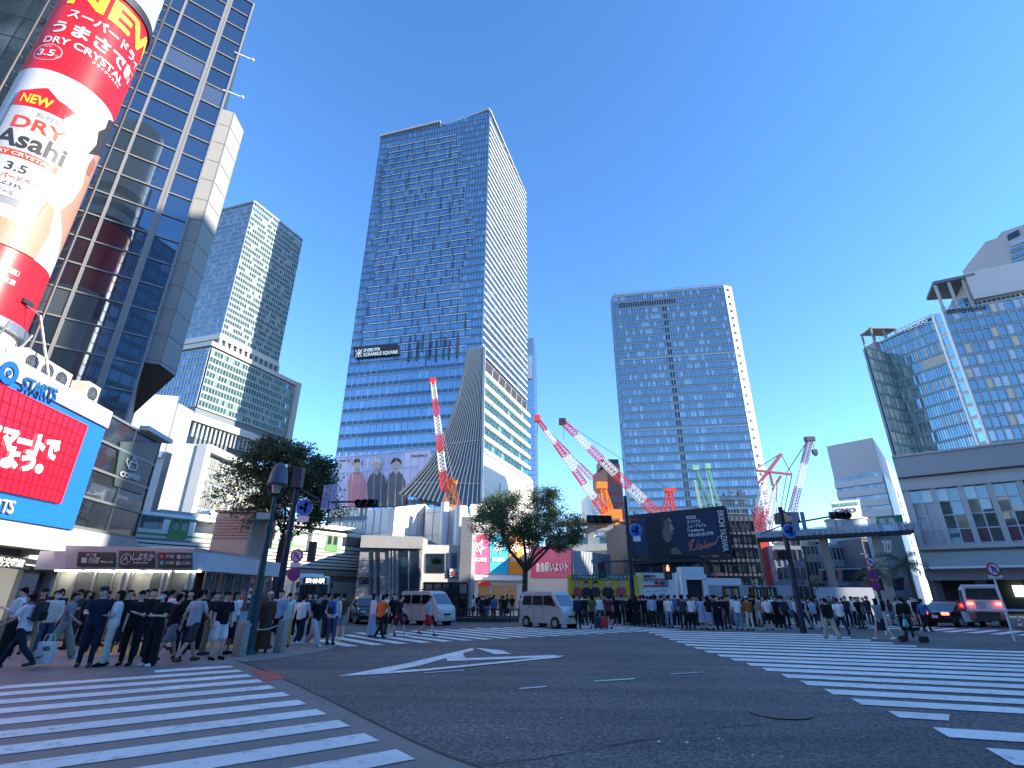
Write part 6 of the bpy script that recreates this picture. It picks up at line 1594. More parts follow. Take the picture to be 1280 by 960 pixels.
tree_at('sparse brown-twigged tree right of the second signal post, with a pale stem', 1003, 47, 1003, 715, 20, 27, 736, 900, LEAFD, 37, ls=.09, tr=.08, levels=5, clump=.3)
def palm(label, px, Y, top, seed, n=24, L_=2.6, crown=True):
    rnd = random.Random(seed); b_ = AY(px, 745, Y); z = AY(px, top, Y).z
    T = thing('palm_tree', label, 'palm tree', (b_.x, Y, 0), 0, 'palms by the podium')
    tb = MB(); tb.tube((b_.x, Y, 0), (b_.x + .1, Y, z), .16, .12, 10); tb.build('trunk', BARK, T)
    lb = MB()
    for k in range(n):
        a = rnd.uniform(0, 6.28); el = rnd.uniform(-.3, 1.0); p = Vector((b_.x + .1, Y, z)); d = Vector((math.cos(a) * math.cos(el), math.sin(a) * math.cos(el), math.sin(el)))
        for i in range(9):
            q = p + d * L_ / 9; s = Vector((-math.sin(a), math.cos(a), 0)); w_ = .55 * math.sin(math.pi * (i + .7) / 9.8)
            lb.beam(p, q, .025, .02)
            for sg in (-1, 1):
                for f in (0, .5): t = p.lerp(q, f); lb.face([t, t + d * .07, t + s * sg * w_ + d * .22 + Vector((0, 0, -.16 - .1 * rnd.random()))])
            d = (d + Vector((0, 0, -.17))).normalized(); p = q
    lb.build('crown', LEAF2, T)
palm('dark drooping palm by the left end of the lilac podium', 1142, 50, 706, 5, 26, 2.7); palm('shorter dark palm to the left of the taller one', 1098, 56, 714, 6, 22, 2.3)

# ------------------------------------------------------------------ posts, lamps and signs
NVY = mat('post_navy', (.018, .028, .055), .45, .3, vary=.2, scale=3); LGRN = mat('lamp_green', (.025, .075, .085), .45, .3, vary=.25, scale=4)
SBLUE = mat('sign_blue', (.01, .14, .50), .4); SRED = mat('sign_red', (.60, .02, .03), .4)
# street lamp
lp = G(308, 818)
def onp(x, y, P): return AY(x, y, P.y)
T = thing('street_lamp', 'old-style green street lamp with a bell shade at the kerb on the left', 'street lamp', tuple(lp))
ht = onp(347, 578, lp).z
b = MB()
for r0, r1, z0, z1 in ((.27, .25, 0, .12), (.21, .19, .12, .5), (.19, .15, .5, 1.5), (.17, .17, 1.5, 1.6), (.11, .09, 1.6, ht * .62), (.13, .13, ht * .62, ht * .64), (.075, .06, ht * .64, ht - 1.15)): b.tube((lp.x, lp.y, z0), (lp.x, lp.y, z1), r0, r1, 16)
autosmooth(b.build('post', LGRN, T))
b = MB()
b.rings([((lp.x, lp.y, z), r, r) for r, z in ((.34, ht - .78), (.31, ht - .70), (.28, ht - .45), (.22, ht - .18), (.10, ht - .04), (.02, ht))], n=20); b.build('shade', mat('lamp_shade', (.10, .11, .13), .4, .4), T, smooth=True)
b = MB(); b.tube((lp.x, lp.y, ht - 1.02), (lp.x, lp.y, ht - .72), .12, .17, 14); b.build('lamp_glass', mat('lamp_glass', (.55, .52, .42), .15), T)
b = MB()
for s_ in (-1, 1): b.path([(lp.x + s_ * .05, lp.y, ht - 1.2), (lp.x + s_ * .2, lp.y, ht - 1.1), (lp.x + s_ * .26, lp.y, ht - .95), (lp.x + s_ * .28, lp.y, ht - .75)], .022)
b.build('bracket', LGRN, T)
b = MB(); q = onp(332, 646, lp); b.box((q.x, lp.y - .1, q.z), (.38, .3, .2)); b.build('camera_box', mat('box_cream', (.5, .48, .42), .5), T)
for (x, y, s_) in ((315, 745, .10), (317, 737, .07), (314, 752, .06)):
    q = onp(x, y, lp); b = MB(); b.box((q.x, lp.y - .17, q.z), (s_, .02, s_)); b.build('sticker', WHITE, T)
# stone bollards and rope
bl = [G(298, 821), G(349, 816), G(258, 822) + Vector((-1.2, 3.4, 0))]
for k, (p, lab) in enumerate(zip(bl[:2], ('square stone bollard left of the green street lamp', 'square stone bollard right of the green street lamp'))):
    t = thing('bollard', lab, 'bollard', tuple(p), .5, 'stone bollards along the kerb')
    b = MB(); b.rings([((0, 0, z), r, r) for r, z in ((.19, 0), (.175, .86), (.12, .93), (.05, .95))], n=4); o = b.build('stone', mat('bollard_stone', (.34, .30, .25), .8, vary=.2, scale=8, bump=.4), t, local=True); bevel(o, .015, 2)
    b = MB(); b.tube((0, -.13, .8), (0, -.19, .8), .03); b.tube((.13, 0, .8), (.19, 0, .8), .03); b.build('ring', STEEL, t, local=True)
b = MB(); a, c = bl[0] + Vector((.15, 0, .8)), bl[1] + Vector((-.1, 0, .8)); m_ = lp + Vector((0, -.2, .75))
for s0_, s1_, n_ in ((a, m_, 6), (m_, c, 8)):
    pts = [s0_.lerp(s1_, i / n_) + Vector((0, 0, -.12 * math.sin(math.pi * i / n_))) for i in range(n_ + 1)]
    b.path(pts, .018)
tag(b.build('rope', mat('rope_white', (.6, .58, .52), .8)), 'pale rope slung from bollard to lamp post to bollard', 'rope')
# traffic signal heads
LENSG = mat('lens_green', (.02, .16, .12), .2); LENSY = mat('lens_yellow', (.18, .12, .01), .2); LENSR = mat('lens_red_off', (.14, .01, .01), .2); LENSON = mat('lens_red_on', (.5, .01, .01), .3, emit=(1, .05, .03), estr=6)
def signal_head(t, p, w_, rz, h=.36):
    """horizontal three-lamp head, p is its middle"""
    cs, sn = math.cos(rz), math.sin(rz)
    b = MB(); b.box(p, (w_, .16, h), 0, rz); hd = b.build('signal_head', DARK, t)
    for k, m_ in enumerate((LENSG, LENSY, LENSR)):
        dx = (k - 1) * w_ * .31; q = Vector((p[0] + dx * cs, p[1] + dx * sn, p[2])); n = Vector((sn, -cs, 0))
        b = MB(); b.tube(q + n * .08, q + n * .1, h * .36, n=16); b.build('lens', m_, hd)
        b = MB(); b.tube(q + n * .08, q + n * .32, h * .42, h * .42, n=16, caps=False); b.build('visor', DARK, hd)
def ped_head(t, p, on=True, s=.42):
    b = MB(); b.box((p[0], p[1], p[2]), (s * .95, .2, s * 1.9)); hd = b.build('pedestrian_signal', DARK, t)
    x, y, z = p
    b = MB(); b.ell((x, y - .12, z + s * .72), (s * .13, .02, s * .13)); b.box((x, y - .12, z + s * .36), (s * .34, .03, s * .46)); b.build('red_figure', LENSON if on else LENSR, hd)
    b = MB(); b.box((x, y - .12, z - s * .45), (s * .34, .03, s * .5)); b.build('green_lens', LENSG, hd)
def disc_sign(t, p, r, kind, face=Vector((0, -1, 0))):
    face = face.normalized(); p = Vector(p); x = Vector((0, 0, 1)).cross(-face).normalized() * -1; x = face.cross(Vector((0, 0, 1))) * -1
    x = Vector((0, 0, 1)).cross(face).normalized(); z = Vector((0, 0, 1))
    def dis(r_, o0, m_, nm, par): 
        b = MB(); b.tube(p + face * o0, p + face * (o0 + .02), r_, n=24); return b.build(nm, m_, par)
    if kind == 'arrow':
        s = dis(r, 0, WHITE, 'round_sign', t); dis(r * .92, .02, SBLUE, 'sign_face', s)
        def P_(u, v): return p + face * .06 + x * u * r + z * v * r
        b = MB()
        for q in ([(.08, -.6), (.28, -.6), (.28, .25), (.08, .25)], [(-.1, .2), (.46, .2), (.18, .68)], [(.1, -.3), (.1, -.1), (-.3, .02), (-.3, -.16)], [(-.25, .2), (-.25, -.34), (-.68, -.07)]):
            b.face([P_(u, v) for u, v in q]); b.face([P_(u, v) for u, v in q][::-1])
        b.build('arrow', WHITE, s)
    else:
        s = dis(r, 0, SRED, 'round_sign', t); m_ = WHITE if kind == 'turn' else mat('sign_violet', (.10, .08, .38), .4)
        dis(r * .76, .02, m_, 'sign_face', s)
        def P_(u, v): return p + face * .06 + x * u * r + z * v * r
        b = MB()
        if kind == 'turn':
            for a, c in (((-.3, -.5), (-.3, .2)), ((-.3, .2), (-.05, .42)), ((-.05, .42), (.22, .2)), ((.22, .2), (.22, -.2))): b.beam(P_(*a), P_(*c), .13 * r, .01, face)
            b.face([P_(.0, -.12), P_(.45, -.12), P_(.22, -.5)][::-1]); b.face([P_(.0, -.12), P_(.45, -.12), P_(.22, -.5)]); b.build('turn_arrow', SBLUE, s)
        b = MB(); b.beam(P_(-.52, .52), P_(.52, -.52), .16 * r, .02, face); b.build('slash', SRED, s)
def plate(t, p, w_, h, m_=WHITE, name='plate', y=-.02):
    b = MB(); b.box((p[0], p[1] + y, p[2]), (w_, .03, h)); return b.build(name, m_, t)
# signal post on the left
SY_ = 25.0; sp_ = AY(346, 760, SY_); base = Vector((sp_.x, SY_, 0))
T = thing('signal_post', 'navy signal post at left with an arrow sign and a long arm over the road', 'traffic signal', tuple(base))
tp = AY(373, 585, SY_); b = MB(); b.tube(base, (base.x, SY_, tp.z), .16, .12, 14); autosmooth(b.build('post', NVY, T))
b = MB(); b.box((base.x + .02, SY_ - .1, tp.z - .5), (.45, .4, 1.0)); b.build('speaker_box', NVY, T)
a0 = AY(370, 622, SY_); a1 = AY(447, 627, SY_ - 1.0); b = MB(); b.tube((base.x, SY_, a0.z + .5), (base.x + 1.2, SY_ - .2, a1.z + .25), .05); b.tube((base.x, SY_, a1.z + .1), a1, .045); b.build('arm', NVY, T)
hp = AY(459, 629.5, SY_ - 1.1); signal_head(T, hp, 1.05, -.12)
p = AY(382.5, 635, SY_); disc_sign(T, (p.x, SY_ - .2, p.z), .40, 'arrow'); p = AY(381, 649.5, SY_); plate(T, (p.x, SY_ - .2, p.z), .55, .26)
p = AY(407, 622, SY_ - .6)
t = thing('street_name_sign', 'pale blue vertical street name plate hanging from the signal arm at left', 'street sign', tuple(p))
pb = mat('plate_blue', (.42, .52, .66), .4); plate(t, p, .30, 1.15, pb, 'plate', 0); plate(t, p + Vector((.36, 0, .05)), .30, 1.15, pb, 'plate', 0)
text('渋\n谷\n駅\n前', t, p + Vector((-.12, -.05, .34)), (1, 0, 0), (0, 0, 1), .26, SBLUE, .005); text('ハ\nチ\nコ\nウ', t, p + Vector((.25, -.05, .40)), (1, 0, 0), (0, 0, 1), .24, SBLUE, .005)
p = AY(347, 640, SY_); b = MB(); b.box((p.x + .9, SY_ - .2, a1.z - 2.0), (.7, .3, .8)); 
b = MB(); p = AY(391, 690, SY_); b.box((p.x, SY_ - .1, p.z), (.3, .25, .9)); b.build('side_signal', DARK, T); b = MB(); b.tube((base.x, SY_, p.z), (p.x, SY_ - .1, p.z), .03); b.build('side_arm', NVY, T)
# left sign post
p = AY(362, 760, 23.0)
T = thing('road_sign_post', 'thin grey post with a no-turn roundel above a no-parking roundel by the bus', 'road sign', (p.x, 23, 0))
z1_ = AY(370, 685, 23).z; b = MB(); b.tube((p.x, 23, 0), (p.x, 23, z1_), .035); b.build('post', STEEL, T)
disc_sign(T, (p.x, 22.9, AY(369, 695, 23).z), .27, 'turn'); disc_sign(T, (p.x, 22.9, AY(366, 718, 23).z), .27, 'park'); plate(T, (p.x, 22.92, AY(368, 706, 23).z), .42, .2)
# middle signal post
MY = 35.6; bp_ = AY(791, 745, MY); base = Vector((bp_.x, MY, 0)); tz = AY(784, 620, MY).z
T = thing('signal_post', 'tall navy signal post rising before the yellow hoarding, arm to the left', 'traffic signal', tuple(base))
b = MB(); b.tube(base, base + Vector((0, 0, tz)), .17, .12, 14); autosmooth(b.build('post', NVY, T))
a1 = AY(770, 651, MY); b = MB(); b.tube(base + Vector((0, 0, AY(784, 656, MY).z)), a1, .05); b.build('arm', NVY, T)
signal_head(T, AY(749, 649, MY - .2), 1.7, .1, .5)
p = AY(793.5, 663.5, MY); disc_sign(T, (p.x, MY - .25, p.z), .42, 'arrow'); p = AY(795, 674, MY); plate(T, (p.x, MY - .25, p.z), .5, .32)
c0_ = AY(752, 702, MY); c1_ = AY(836, 700.5, MY); b = MB(); b.tube(c0_, c1_, .05); b.tube(c0_ + Vector((0, 0, .22)), c0_ + Vector((0, 0, -.5)), .03); b.tube(c1_, c1_ + Vector((0, 0, -.6)), .03); b.build('cross_arm', NVY, T)
ped_head(T, AY(752, 713, MY - .1), False, .5); ped_head(T, AY(834.5, 715, MY - .1), True, .5)
# right signal post
RY = 29.0; bp_ = AY(1000, 780, RY); base = Vector((AY(996, 745, RY).x, RY, 0)); tz = AY(970, 634, RY).z
T = thing('signal_post', 'navy signal post right of centre with blue roundel and trussed arm', 'traffic signal', tuple(base))
b = MB(); b.tube(base, base + Vector((0, 0, tz)), .16, .12, 14); autosmooth(b.build('post', NVY, T))
a1 = AY(1036, 646, RY - .5); r0_ = base + Vector((0, 0, AY(974, 656, RY).z)); b = MB(); b.tube(r0_, a1, .045); b.tube(base + Vector((0, 0, tz - .1)), base.lerp(V3(a1, 0), .45) + Vector((0, 0, r0_.z + .05)), .04); b.tube(r0_ + Vector((0, 0, -.7)), base.lerp(V3(a1, 0), .3) + Vector((0, 0, r0_.z)), .03); b.tube(r0_ + Vector((0, 0, .0)), r0_ + Vector((-1.3, 0, -.5)), .03); b.build('arm', NVY, T)
signal_head(T, AY(1049, 644.5, RY - .6), 1.1, .1)
p = AY(984, 664.5, RY); disc_sign(T, (p.x, RY - .25, p.z), .37, 'arrow')
p = AY(994, 652, RY - .3)
t = thing('street_name_sign', 'grey pair of vertical name plates hanging beside the blue roundel', 'street sign', tuple(p))
gp = mat('plate_grey', (.28, .27, .32), .5); plate(t, p, .36, 1.0, gp, 'plate', 0); plate(t, p + Vector((.46, 0, .05)), .22, .95, gp, 'plate', 0)
p = AY(976, 694, RY); b = MB(); b.box((p.x, RY - .1, p.z), (.7, .5, .45)); b.build('equipment_box', BLACK, T)
# three roundels on one short post
QY = 27.5; p = AY(1100, 760, QY)
T = thing('road_sign_post', 'short leaning post carrying three small roundels above each other', 'road sign', (p.x, QY, 0))
b = MB(); tz = AY(1092, 693, QY).z; b.tube((p.x, QY, 0), (p.x, QY, tz), .045); b.tube((p.x, QY, tz), (p.x - .3, QY, tz + .02), .04); b.build('post', CWHITE, T)
for y, kd in ((703, 'turn'), (718, 'park'), (732, 'park')): disc_sign(T, (p.x, QY - .1, AY(1094, y, QY).z), .245, kd)
for y in (711, 725): plate(T, (p.x, QY - .08, AY(1094, y, QY).z), .42, .07, mat('plate_pinkish', (.5, .25, .25), .5))
# near right roundel
QY = 24.5; p = AY(1250, 745, QY)
T = thing('road_sign_post', 'white post with one red-ringed roundel standing before the white truck', 'road sign', (p.x, QY, 0))
b = MB(); b.tube((p.x, QY, 0), (p.x, QY, AY(1243, 705, QY).z), .035); b.build('post', CWHITE, T)
disc_sign(T, (p.x, QY - .1, AY(1243, 712, QY).z), .30, 'turn'); plate(T, (p.x, QY - .08, AY(1246, 721, QY).z), .6, .13)
# low signs by the white truck: barriers and cones
for k, (x, y, lab) in enumerate(((1237, 784, 'red and white traffic cone at the left rear corner of the truck'), (1277, 786, 'red and white traffic cone cut by the right edge of the photo'))):
    p = G(x, y); t = thing('traffic_cone', lab, 'traffic cone', tuple(p), 0, 'traffic cones by the truck')
    b = MB(); b.box((0, 0, .02), (.38, .38, .04)); b.build('foot', DARK, t, local=True)
    for i, m_ in enumerate((RED, WHITE, RED, WHITE, RED)): b = MB(); z0 = .04 + i * .13; r0 = .15 - i * .026; b.tube((0, 0, z0), (0, 0, z0 + .13), r0, r0 - .026, 14, caps=False); b.build('band', m_, t, local=True)
t = thing('barrier', 'white plank barrier standing in front of the truck at right', 'barrier', tuple(G(1262, 781)))
a, c = G(1238, 780), G(1290, 780); b = MB(); b.beam(a + Vector((0, 0, .95)), c + Vector((0, 0, .9)), .05, .16); b.build('plank', CWHITE, t); b = MB()
for q in (a, c): b.beam(q, q + Vector((0, 0, 1)), .06, .06)
b.build('leg', STEEL, t)
# guard rails and planter strip near the station
t = thing('guard_rail', 'dark guard rail and low planter between the two vans', 'guard rail', tuple(G(600, 780)))
a, c = AY(566, 770, 38), AY(648, 770, 38); b = MB(); 
for z in (.35, .8): b.beam(V3(a, z), V3(c, z), .06, .08)
for k in range(9): q = a.lerp(c, k / 8); b.beam(V3(q, 0), V3(q, .85), .08, .08)
b.build('rail', DARK, t); b = MB(); b.beam(V3(a, .12) + Vector((0, .8, 0)), V3(c, .12) + Vector((0, .8, 0)), .8, .3); b.build('planter', mat('planter', (.08, .08, .08), .7), t)
t = thing('bus_shelter', 'black bus shelter frame under the small slim tree', 'bus shelter', tuple(AY(556, 745, 41)))
t.location.z = 0
a, c = AY(530, 745, 41), AY(584, 745, 41); zt_ = AY(556, 729, 41).z
b = MB(); b.beam(V3(a, zt_), V3(c, zt_), 1.6, .12); b.build('roof', BLACK, t)
parts('post', BLACK, t, lambda b, q: b.beam(V3(a.lerp(c, q), 0), V3(a.lerp(c, q), zt_), .12, .12), (0, .2, .4, .6, .8, 1))
b = MB(); b.beam(V3(a, 1.0) + Vector((0, .6, 0)), V3(c, 1.0) + Vector((0, .6, 0)), .05, 1.6); b.build('screen', mat('shelter_screen', (.05, .05, .055), .3), t)

# ------------------------------------------------------------------ vehicles
TYRE = mat('tyre', (.015, .015, .016), .8); RIM = mat('rim', (.45, .46, .47), .35, .7); CGL = glass('car_glass', (.45, .5, .55), (.010, .012, .014), .22, .03)
HLT = mat('headlight', (.7, .72, .75), .15); TLT = mat('tail_light', (.5, .02, .02), .3); TLON = mat('tail_light_on', (.6, .02, .02), .3, emit=(1, .06, .04), estr=4)
def car(name, label, cat, loc, rz, prof, W_, zb, tum, wheels, wins, shields, paint, lights, extras=None, group=None, plate_x=None):
    t = thing(name, label, cat, loc, rz, group)
    def hw(z): return W_ / 2 if z < zb else W_ / 2 - (z - zb) * tum
    b = MB(); n = len(prof); vs = [(x, -hw(z), z) for x, z in prof] + [(x, hw(z), z) for x, z in prof]
    b.raw(vs, [tuple(range(n))[::-1], tuple(range(n, 2 * n))] + [(i, (i + 1) % n, n + (i + 1) % n, n + i) for i in range(n)])
    o = b.build('body', paint, t, local=True)
    bm = bmesh.new(); bm.from_mesh(o.data); bmesh.ops.recalc_face_normals(bm, faces=bm.faces); bmesh.ops.triangulate(bm, faces=[f for f in bm.faces if len(f.verts) > 4]); bm.to_mesh(o.data); bm.free()
    bevel(o, .05, 3, 25)
    for sgn in (-1, 1):
        for x, r in wheels:
            b = MB(); b.tube((x, sgn * (W_ / 2 - .20), r), (x, sgn * (W_ / 2 + .012), r), r + .05, n=24); b.build('wheel_arch', BLACK, t, local=True)
            b = MB(); b.tube((x, sgn * (W_ / 2 - .16), r), (x, sgn * (W_ / 2 + .03), r), r, n=24); wo = b.build('wheel', TYRE, t, local=True); autosmooth(wo)
            b = MB(); b.tube((x, sgn * (W_ / 2 + .02), r), (x, sgn * (W_ / 2 + .045), r), r * .62, n=20); b.build('rim', RIM, wo, local=True)
        for q in wins:
            b = MB(); b.extr([(x, sgn * (hw(z) + .004), z) for x, z in q], (0, sgn, 0), .012); b.build('side_window', CGL, t, local=True)
    for (x0, z0), (x1, z1) in shields:
        d = Vector((x1 - x0, 0, z1 - z0)); nn = Vector((d.z, 0, -d.x)).normalized(); 
        if nn.x * (1 if x0 > 0 else -1) < 0: nn = -nn
        b = MB(); b.extr([(x0, -hw(z0) + .1, z0), (x0, hw(z0) - .1, z0), (x1, hw(z1) - .12, z1), (x1, -hw(z1) + .12, z1)], nn, .012); b.build('windscreen', CGL, t, local=True)
    for x, y, z, sx, sy, sz, m_, nm in lights:
        for sgn in ((-1, 1) if y else (1,)): b = MB(); b.box((x, sgn * y, z), (sx, sy, sz)); oo = b.build(nm, m_, t, local=True); bevel(oo, min(sx, sy, sz) * .3, 2)
    if extras: extras(t)
    return t
KV = [(-1.68, .32), (-1.70, .8), (-1.67, 1.25), (-1.60, 1.80), (-1.48, 1.88), (.55, 1.90), (.82, 1.85), (.98, 1.74), (1.44, 1.14), (1.62, 1.05), (1.70, .85), (1.72, .40), (1.62, .24), (-1.60, .24)]
KW = [[(-1.45, 1.18), (-.72, 1.18), (-.72, 1.66), (-1.38, 1.66)], [(-.62, 1.18), (.12, 1.18), (.12, 1.67), (-.62, 1.67)], [(.22, 1.18), (1.12, 1.18), (.80, 1.68), (.22, 1.68)]]
def van_extra(rack):
    def f(t):
        for s in (-1, 1):
            b = MB(); b.box((-.55, s * .745, .98), (.012, .006, 1.2)); b.box((.17, s * .745, .98), (.012, .006, 1.2)); b.box((-.9, s * .75, 1.06), (.18, .02, .03)); b.box((.05, s * .75, 1.06), (.14, .02, .03)); b.build('door_trim', DARK, t, local=True)
            b = MB(); b.box((1.05, s * .84, 1.22), (.12, .14, .2)); b.build('wing_mirror', DARK, t, local=True)
        b = MB(); b.box((1.73, 0, .62), (.03, .6, .1)); b.build('grille', DARK, t, local=True)
        b = MB(); b.box((1.745, 0, .40), (.02, .34, .17)); b.build('number_plate', mat('plate_yellow', (.7, .6, .1), .5), t, local=True)
        b = MB(); b.box((1.70, 0, .34), (.1, 1.42, .16)); b.box((-1.70, 0, .40), (.08, 1.42, .2)); b.build('bumper', mat('bumper_grey', (.42, .42, .42), .5), t, local=True)
        if rack:
            for k in range(4): b = MB(); b.beam((-1.2 + k * .6, -.62, 1.98), (-1.2 + k * .6, .62, 1.98), .04, .04); b.build('roof_rack', DARK, t, local=True)
    return f
KL = [(1.66, .58, .82, .14, .24, .22, HLT, 'headlight'), (-1.70, .66, .95, .03, .10, .34, TLT, 'tail_light')]
a, c = G(647, 783), G(712, 787)
mid_ = (a + c) / 2; rz_ = math.atan2((c - a).y, (c - a).x)
n_s = Vector((math.sin(rz_), -math.cos(rz_), 0))
car('parked_van', 'silver kei van waiting on the middle crossing before the round tree', 'van', tuple(mid_ - n_s * .6), rz_ - .03, KV, 1.48, 1.1, .12, ((-1.12, .28), (1.10, .28)), KW, (((1.42, 1.17), (1.0, 1.72)), ((-1.675, 1.2), (-1.615, 1.72))), mat('van_silver', (.56, .55, .52), .3, .35), KL, van_extra(False))
a, c = G(497, 780), G(534, 784); c = a + (c - a).normalized() * 3.4; 
rz_ = -.62; p = G(520, 782)
car('parked_van', 'cream-grey van with a roof rack behind the people on the zebra', 'van', (p.x + .4, p.y + 1.1, 0), rz_, KV, 1.5, 1.1, .12, ((-1.12, .28), (1.10, .28)), KW, (((1.42, 1.17), (1.0, 1.72)), ((-1.675, 1.2), (-1.615, 1.72))), mat('van_cream', (.66, .62, .55), .35, .1), KL, van_extra(True))
SP = [(-2.30, .38), (-2.33, .62), (-2.28, .86), (-1.80, .97), (-1.12, 1.40), (-.85, 1.47), (.25, 1.47), (.52, 1.42), (1.25, .98), (2.05, .86), (2.28, .70), (2.34, .45), (2.25, .24), (-2.22, .24)]
SW = [[(-1.42, 1.0), (-.42, 1.0), (-.42, 1.38), (-.98, 1.36)], [(-.32, 1.0), (1.02, 1.0), (.45, 1.38), (-.32, 1.38)]]
SL = [(2.22, .62, .68, .12, .34, .14, HLT, 'headlight'), (-2.30, .62, .78, .05, .36, .14, TLT, 'tail_light')]
SLR = [(2.22, .62, .68, .12, .34, .14, HLT, 'headlight'), (-2.32, .62, .78, .06, .42, .16, TLON, 'tail_light')]
SS = (((1.22, 1.0), (.56, 1.40)), ((-1.72, 1.0), (-1.12, 1.38)))
def taxi_extra(t):
    b = MB(); b.box((-.1, 0, 1.55), (.16, .42, .14)); b.build('roof_light', mat('roof_light', (.7, .7, .6), .3), t, local=True)
    b = MB(); b.box((2.34, 0, .55), (.04, .9, .12)); b.build('grille', STEEL, t, local=True); b = MB(); b.box((2.36, 0, .40), (.02, .34, .17)); b.build('number_plate', mat('plate_green', (.1, .3, .15), .5), t, local=True)
    for s in (-1, 1): b = MB(); b.box((.95, s * .95, 1.02), (.12, .16, .12)); b.build('wing_mirror', BLACK, t, local=True)
BP = mat('car_black', (.012, .012, .016), .15, .0, .8)
p = G(449, 780)
car('taxi', 'black taxi with a roof light coming out from under the railway bridge', 'taxi', (p.x, p.y + 1.6, 0), -1.15, SP, 1.74, .95, .22, ((-1.35, .31), (1.4, .31)), SW, SS, BP, SL, taxi_extra)
def police_extra(t):
    for s in (-1, 1):
        b = MB(); b.extr([(-1.0, s * .872, .30), (1.0, s * .872, .30), (1.05, s * .872, .92), (-1.05, s * .872, .92)], (0, s, 0), .012); dr = b.build('white_door', WHITE, t, local=True)
        b = MB(); b.ell((.4, s * .89, .62), (.14, .01, .14)); b.build('door_mark', BLACK, dr, local=True)
        b = MB(); b.box((.95, s * .95, 1.02), (.12, .16, .12)); b.build('wing_mirror', BLACK, t, local=True)
    b = MB(); b.box((-.2, 0, 1.52), (.3, 1.1, .1)); b.build('light_bar', mat('bar_red', (.3, .02, .02), .2), t, local=True)
    b = MB(); b.box((-2.35, 0, .6), (.02, .34, .17)); b.build('number_plate', WHITE, t, local=True)
p = G(1196, 784)
car('patrol_car', 'black and white patrol car with glowing tail lights at far right', 'police car', (p.x + 1.2, p.y + 1.3, 0), .42, SP, 1.74, .95, .22, ((-1.35, .31), (1.4, .31)), SW, SS, BP, SLR, police_extra)
# city bus nose
def bus_extra(t):
    b = MB(); b.box((4.32, 0, 2.62), (.06, 1.7, .42)); d_ = b.build('destination_display', BLACK, t, local=True)
    text('渋谷駅', d_, t.matrix_basis @ Vector((4.36, -.7, 2.48)), Vector((-math.sin(t.rotation_euler.z), math.cos(t.rotation_euler.z), 0)), (0, 0, 1), .36, mat('led_white', (.8, .8, .7), .4, emit=(1, .95, .8), estr=1.2), .01, 0, 1.4).parent
    b = MB(); b.box((0, 0, 3.05), (6, 1.8, .25)); b.build('roof_unit', WHITE, t, local=True)
    for s in (-1, 1): b = MB(); b.box((4.5, s * 1.25, 2.3), (.1, .2, .4)); b.build('wing_mirror', DARK, t, local=True)
BUSP = [(-4.3, .35), (-4.3, 2.85), (-4.15, 2.98), (4.1, 2.98), (4.28, 2.85), (4.32, 1.2), (4.3, .35)]
p = AY(386, 770, 42)
car('city_bus', 'pale green city bus with a dark windscreen under the bridge', 'bus', (p.x - 2.2, 45.5, 0), -1.0, BUSP, 2.3, 2.6, .1, ((-2.4, .45), (2.7, .45)), [[(-3.9, 1.35), (-2.2, 1.35), (-2.2, 2.35), (-3.9, 2.35)], [(-2.0, 1.35), (-.2, 1.35), (-.2, 2.35), (-2.0, 2.35)], [(0, 1.35), (1.8, 1.35), (1.8, 2.35), (0, 2.35)], [(2.0, 1.0), (3.9, 1.0), (3.9, 2.35), (2.0, 2.35)]], (((4.335, 1.1), (4.31, 2.35)),), mat('bus_green', (.50, .60, .58), .4), [(4.32, .85, .7, .06, .3, .22, HLT, 'headlight')], bus_extra)
# white rescue truck seen from behind
def tk_extra(t):
    for s in (-1, 1):
        b = MB(); b.beam((-2.02, s * .95, .6), (-2.02, s * .88, 2.45), .09, .09); b.build('rear_post', CWHITE, t, local=True)
    b = MB(); b.box((-2.05, 0, 2.48), (.12, 1.85, .1)); b.box((-2.2, 0, 1.0), (.3, 2.0, .1)); b.build('rear_bar', CWHITE, t, local=True)
    b = MB(); b.box((-2.04, 0, .62), (.1, 1.2, .5)); b.build('step_box', mat('step_dark', (.06, .06, .06), .7), t, local=True)
    b = MB(); b.box((-2.03, .2, 1.25), (.06, .5, .5)); b.build('hose_reel', GREY, t, local=True)
TK = [(-2.0, .45), (-2.0, 2.3), (-1.9, 2.45), (1.3, 2.45), (1.5, 2.35), (2.0, 1.4), (2.1, .45)]
p = G(1249, 785)
car('service_truck', 'white service truck seen from behind with two glowing red lamps', 'truck', (p.x + 1.2, p.y + 2.2, 0), .95, TK, 1.9, 1.2, .08, ((-1.3, .38), (1.3, .38)), [[(-1.7, 1.5), (1.2, 1.5), (1.2, 2.2), (-1.7, 2.2)]], (((-2.02, 1.62), (-2.02, 2.3)), ((1.95, 1.5), (1.52, 2.3))), mat('truck_white', (.62, .60, .56), .45, vary=.08, scale=3), [(-2.06, .7, 1.38, .08, .3, .16, TLON, 'tail_lamp'), (-2.05, .8, .62, .08, .3, .34, mat('marker_red', (.6, .12, .08), .5), 'marker')], tk_extra)
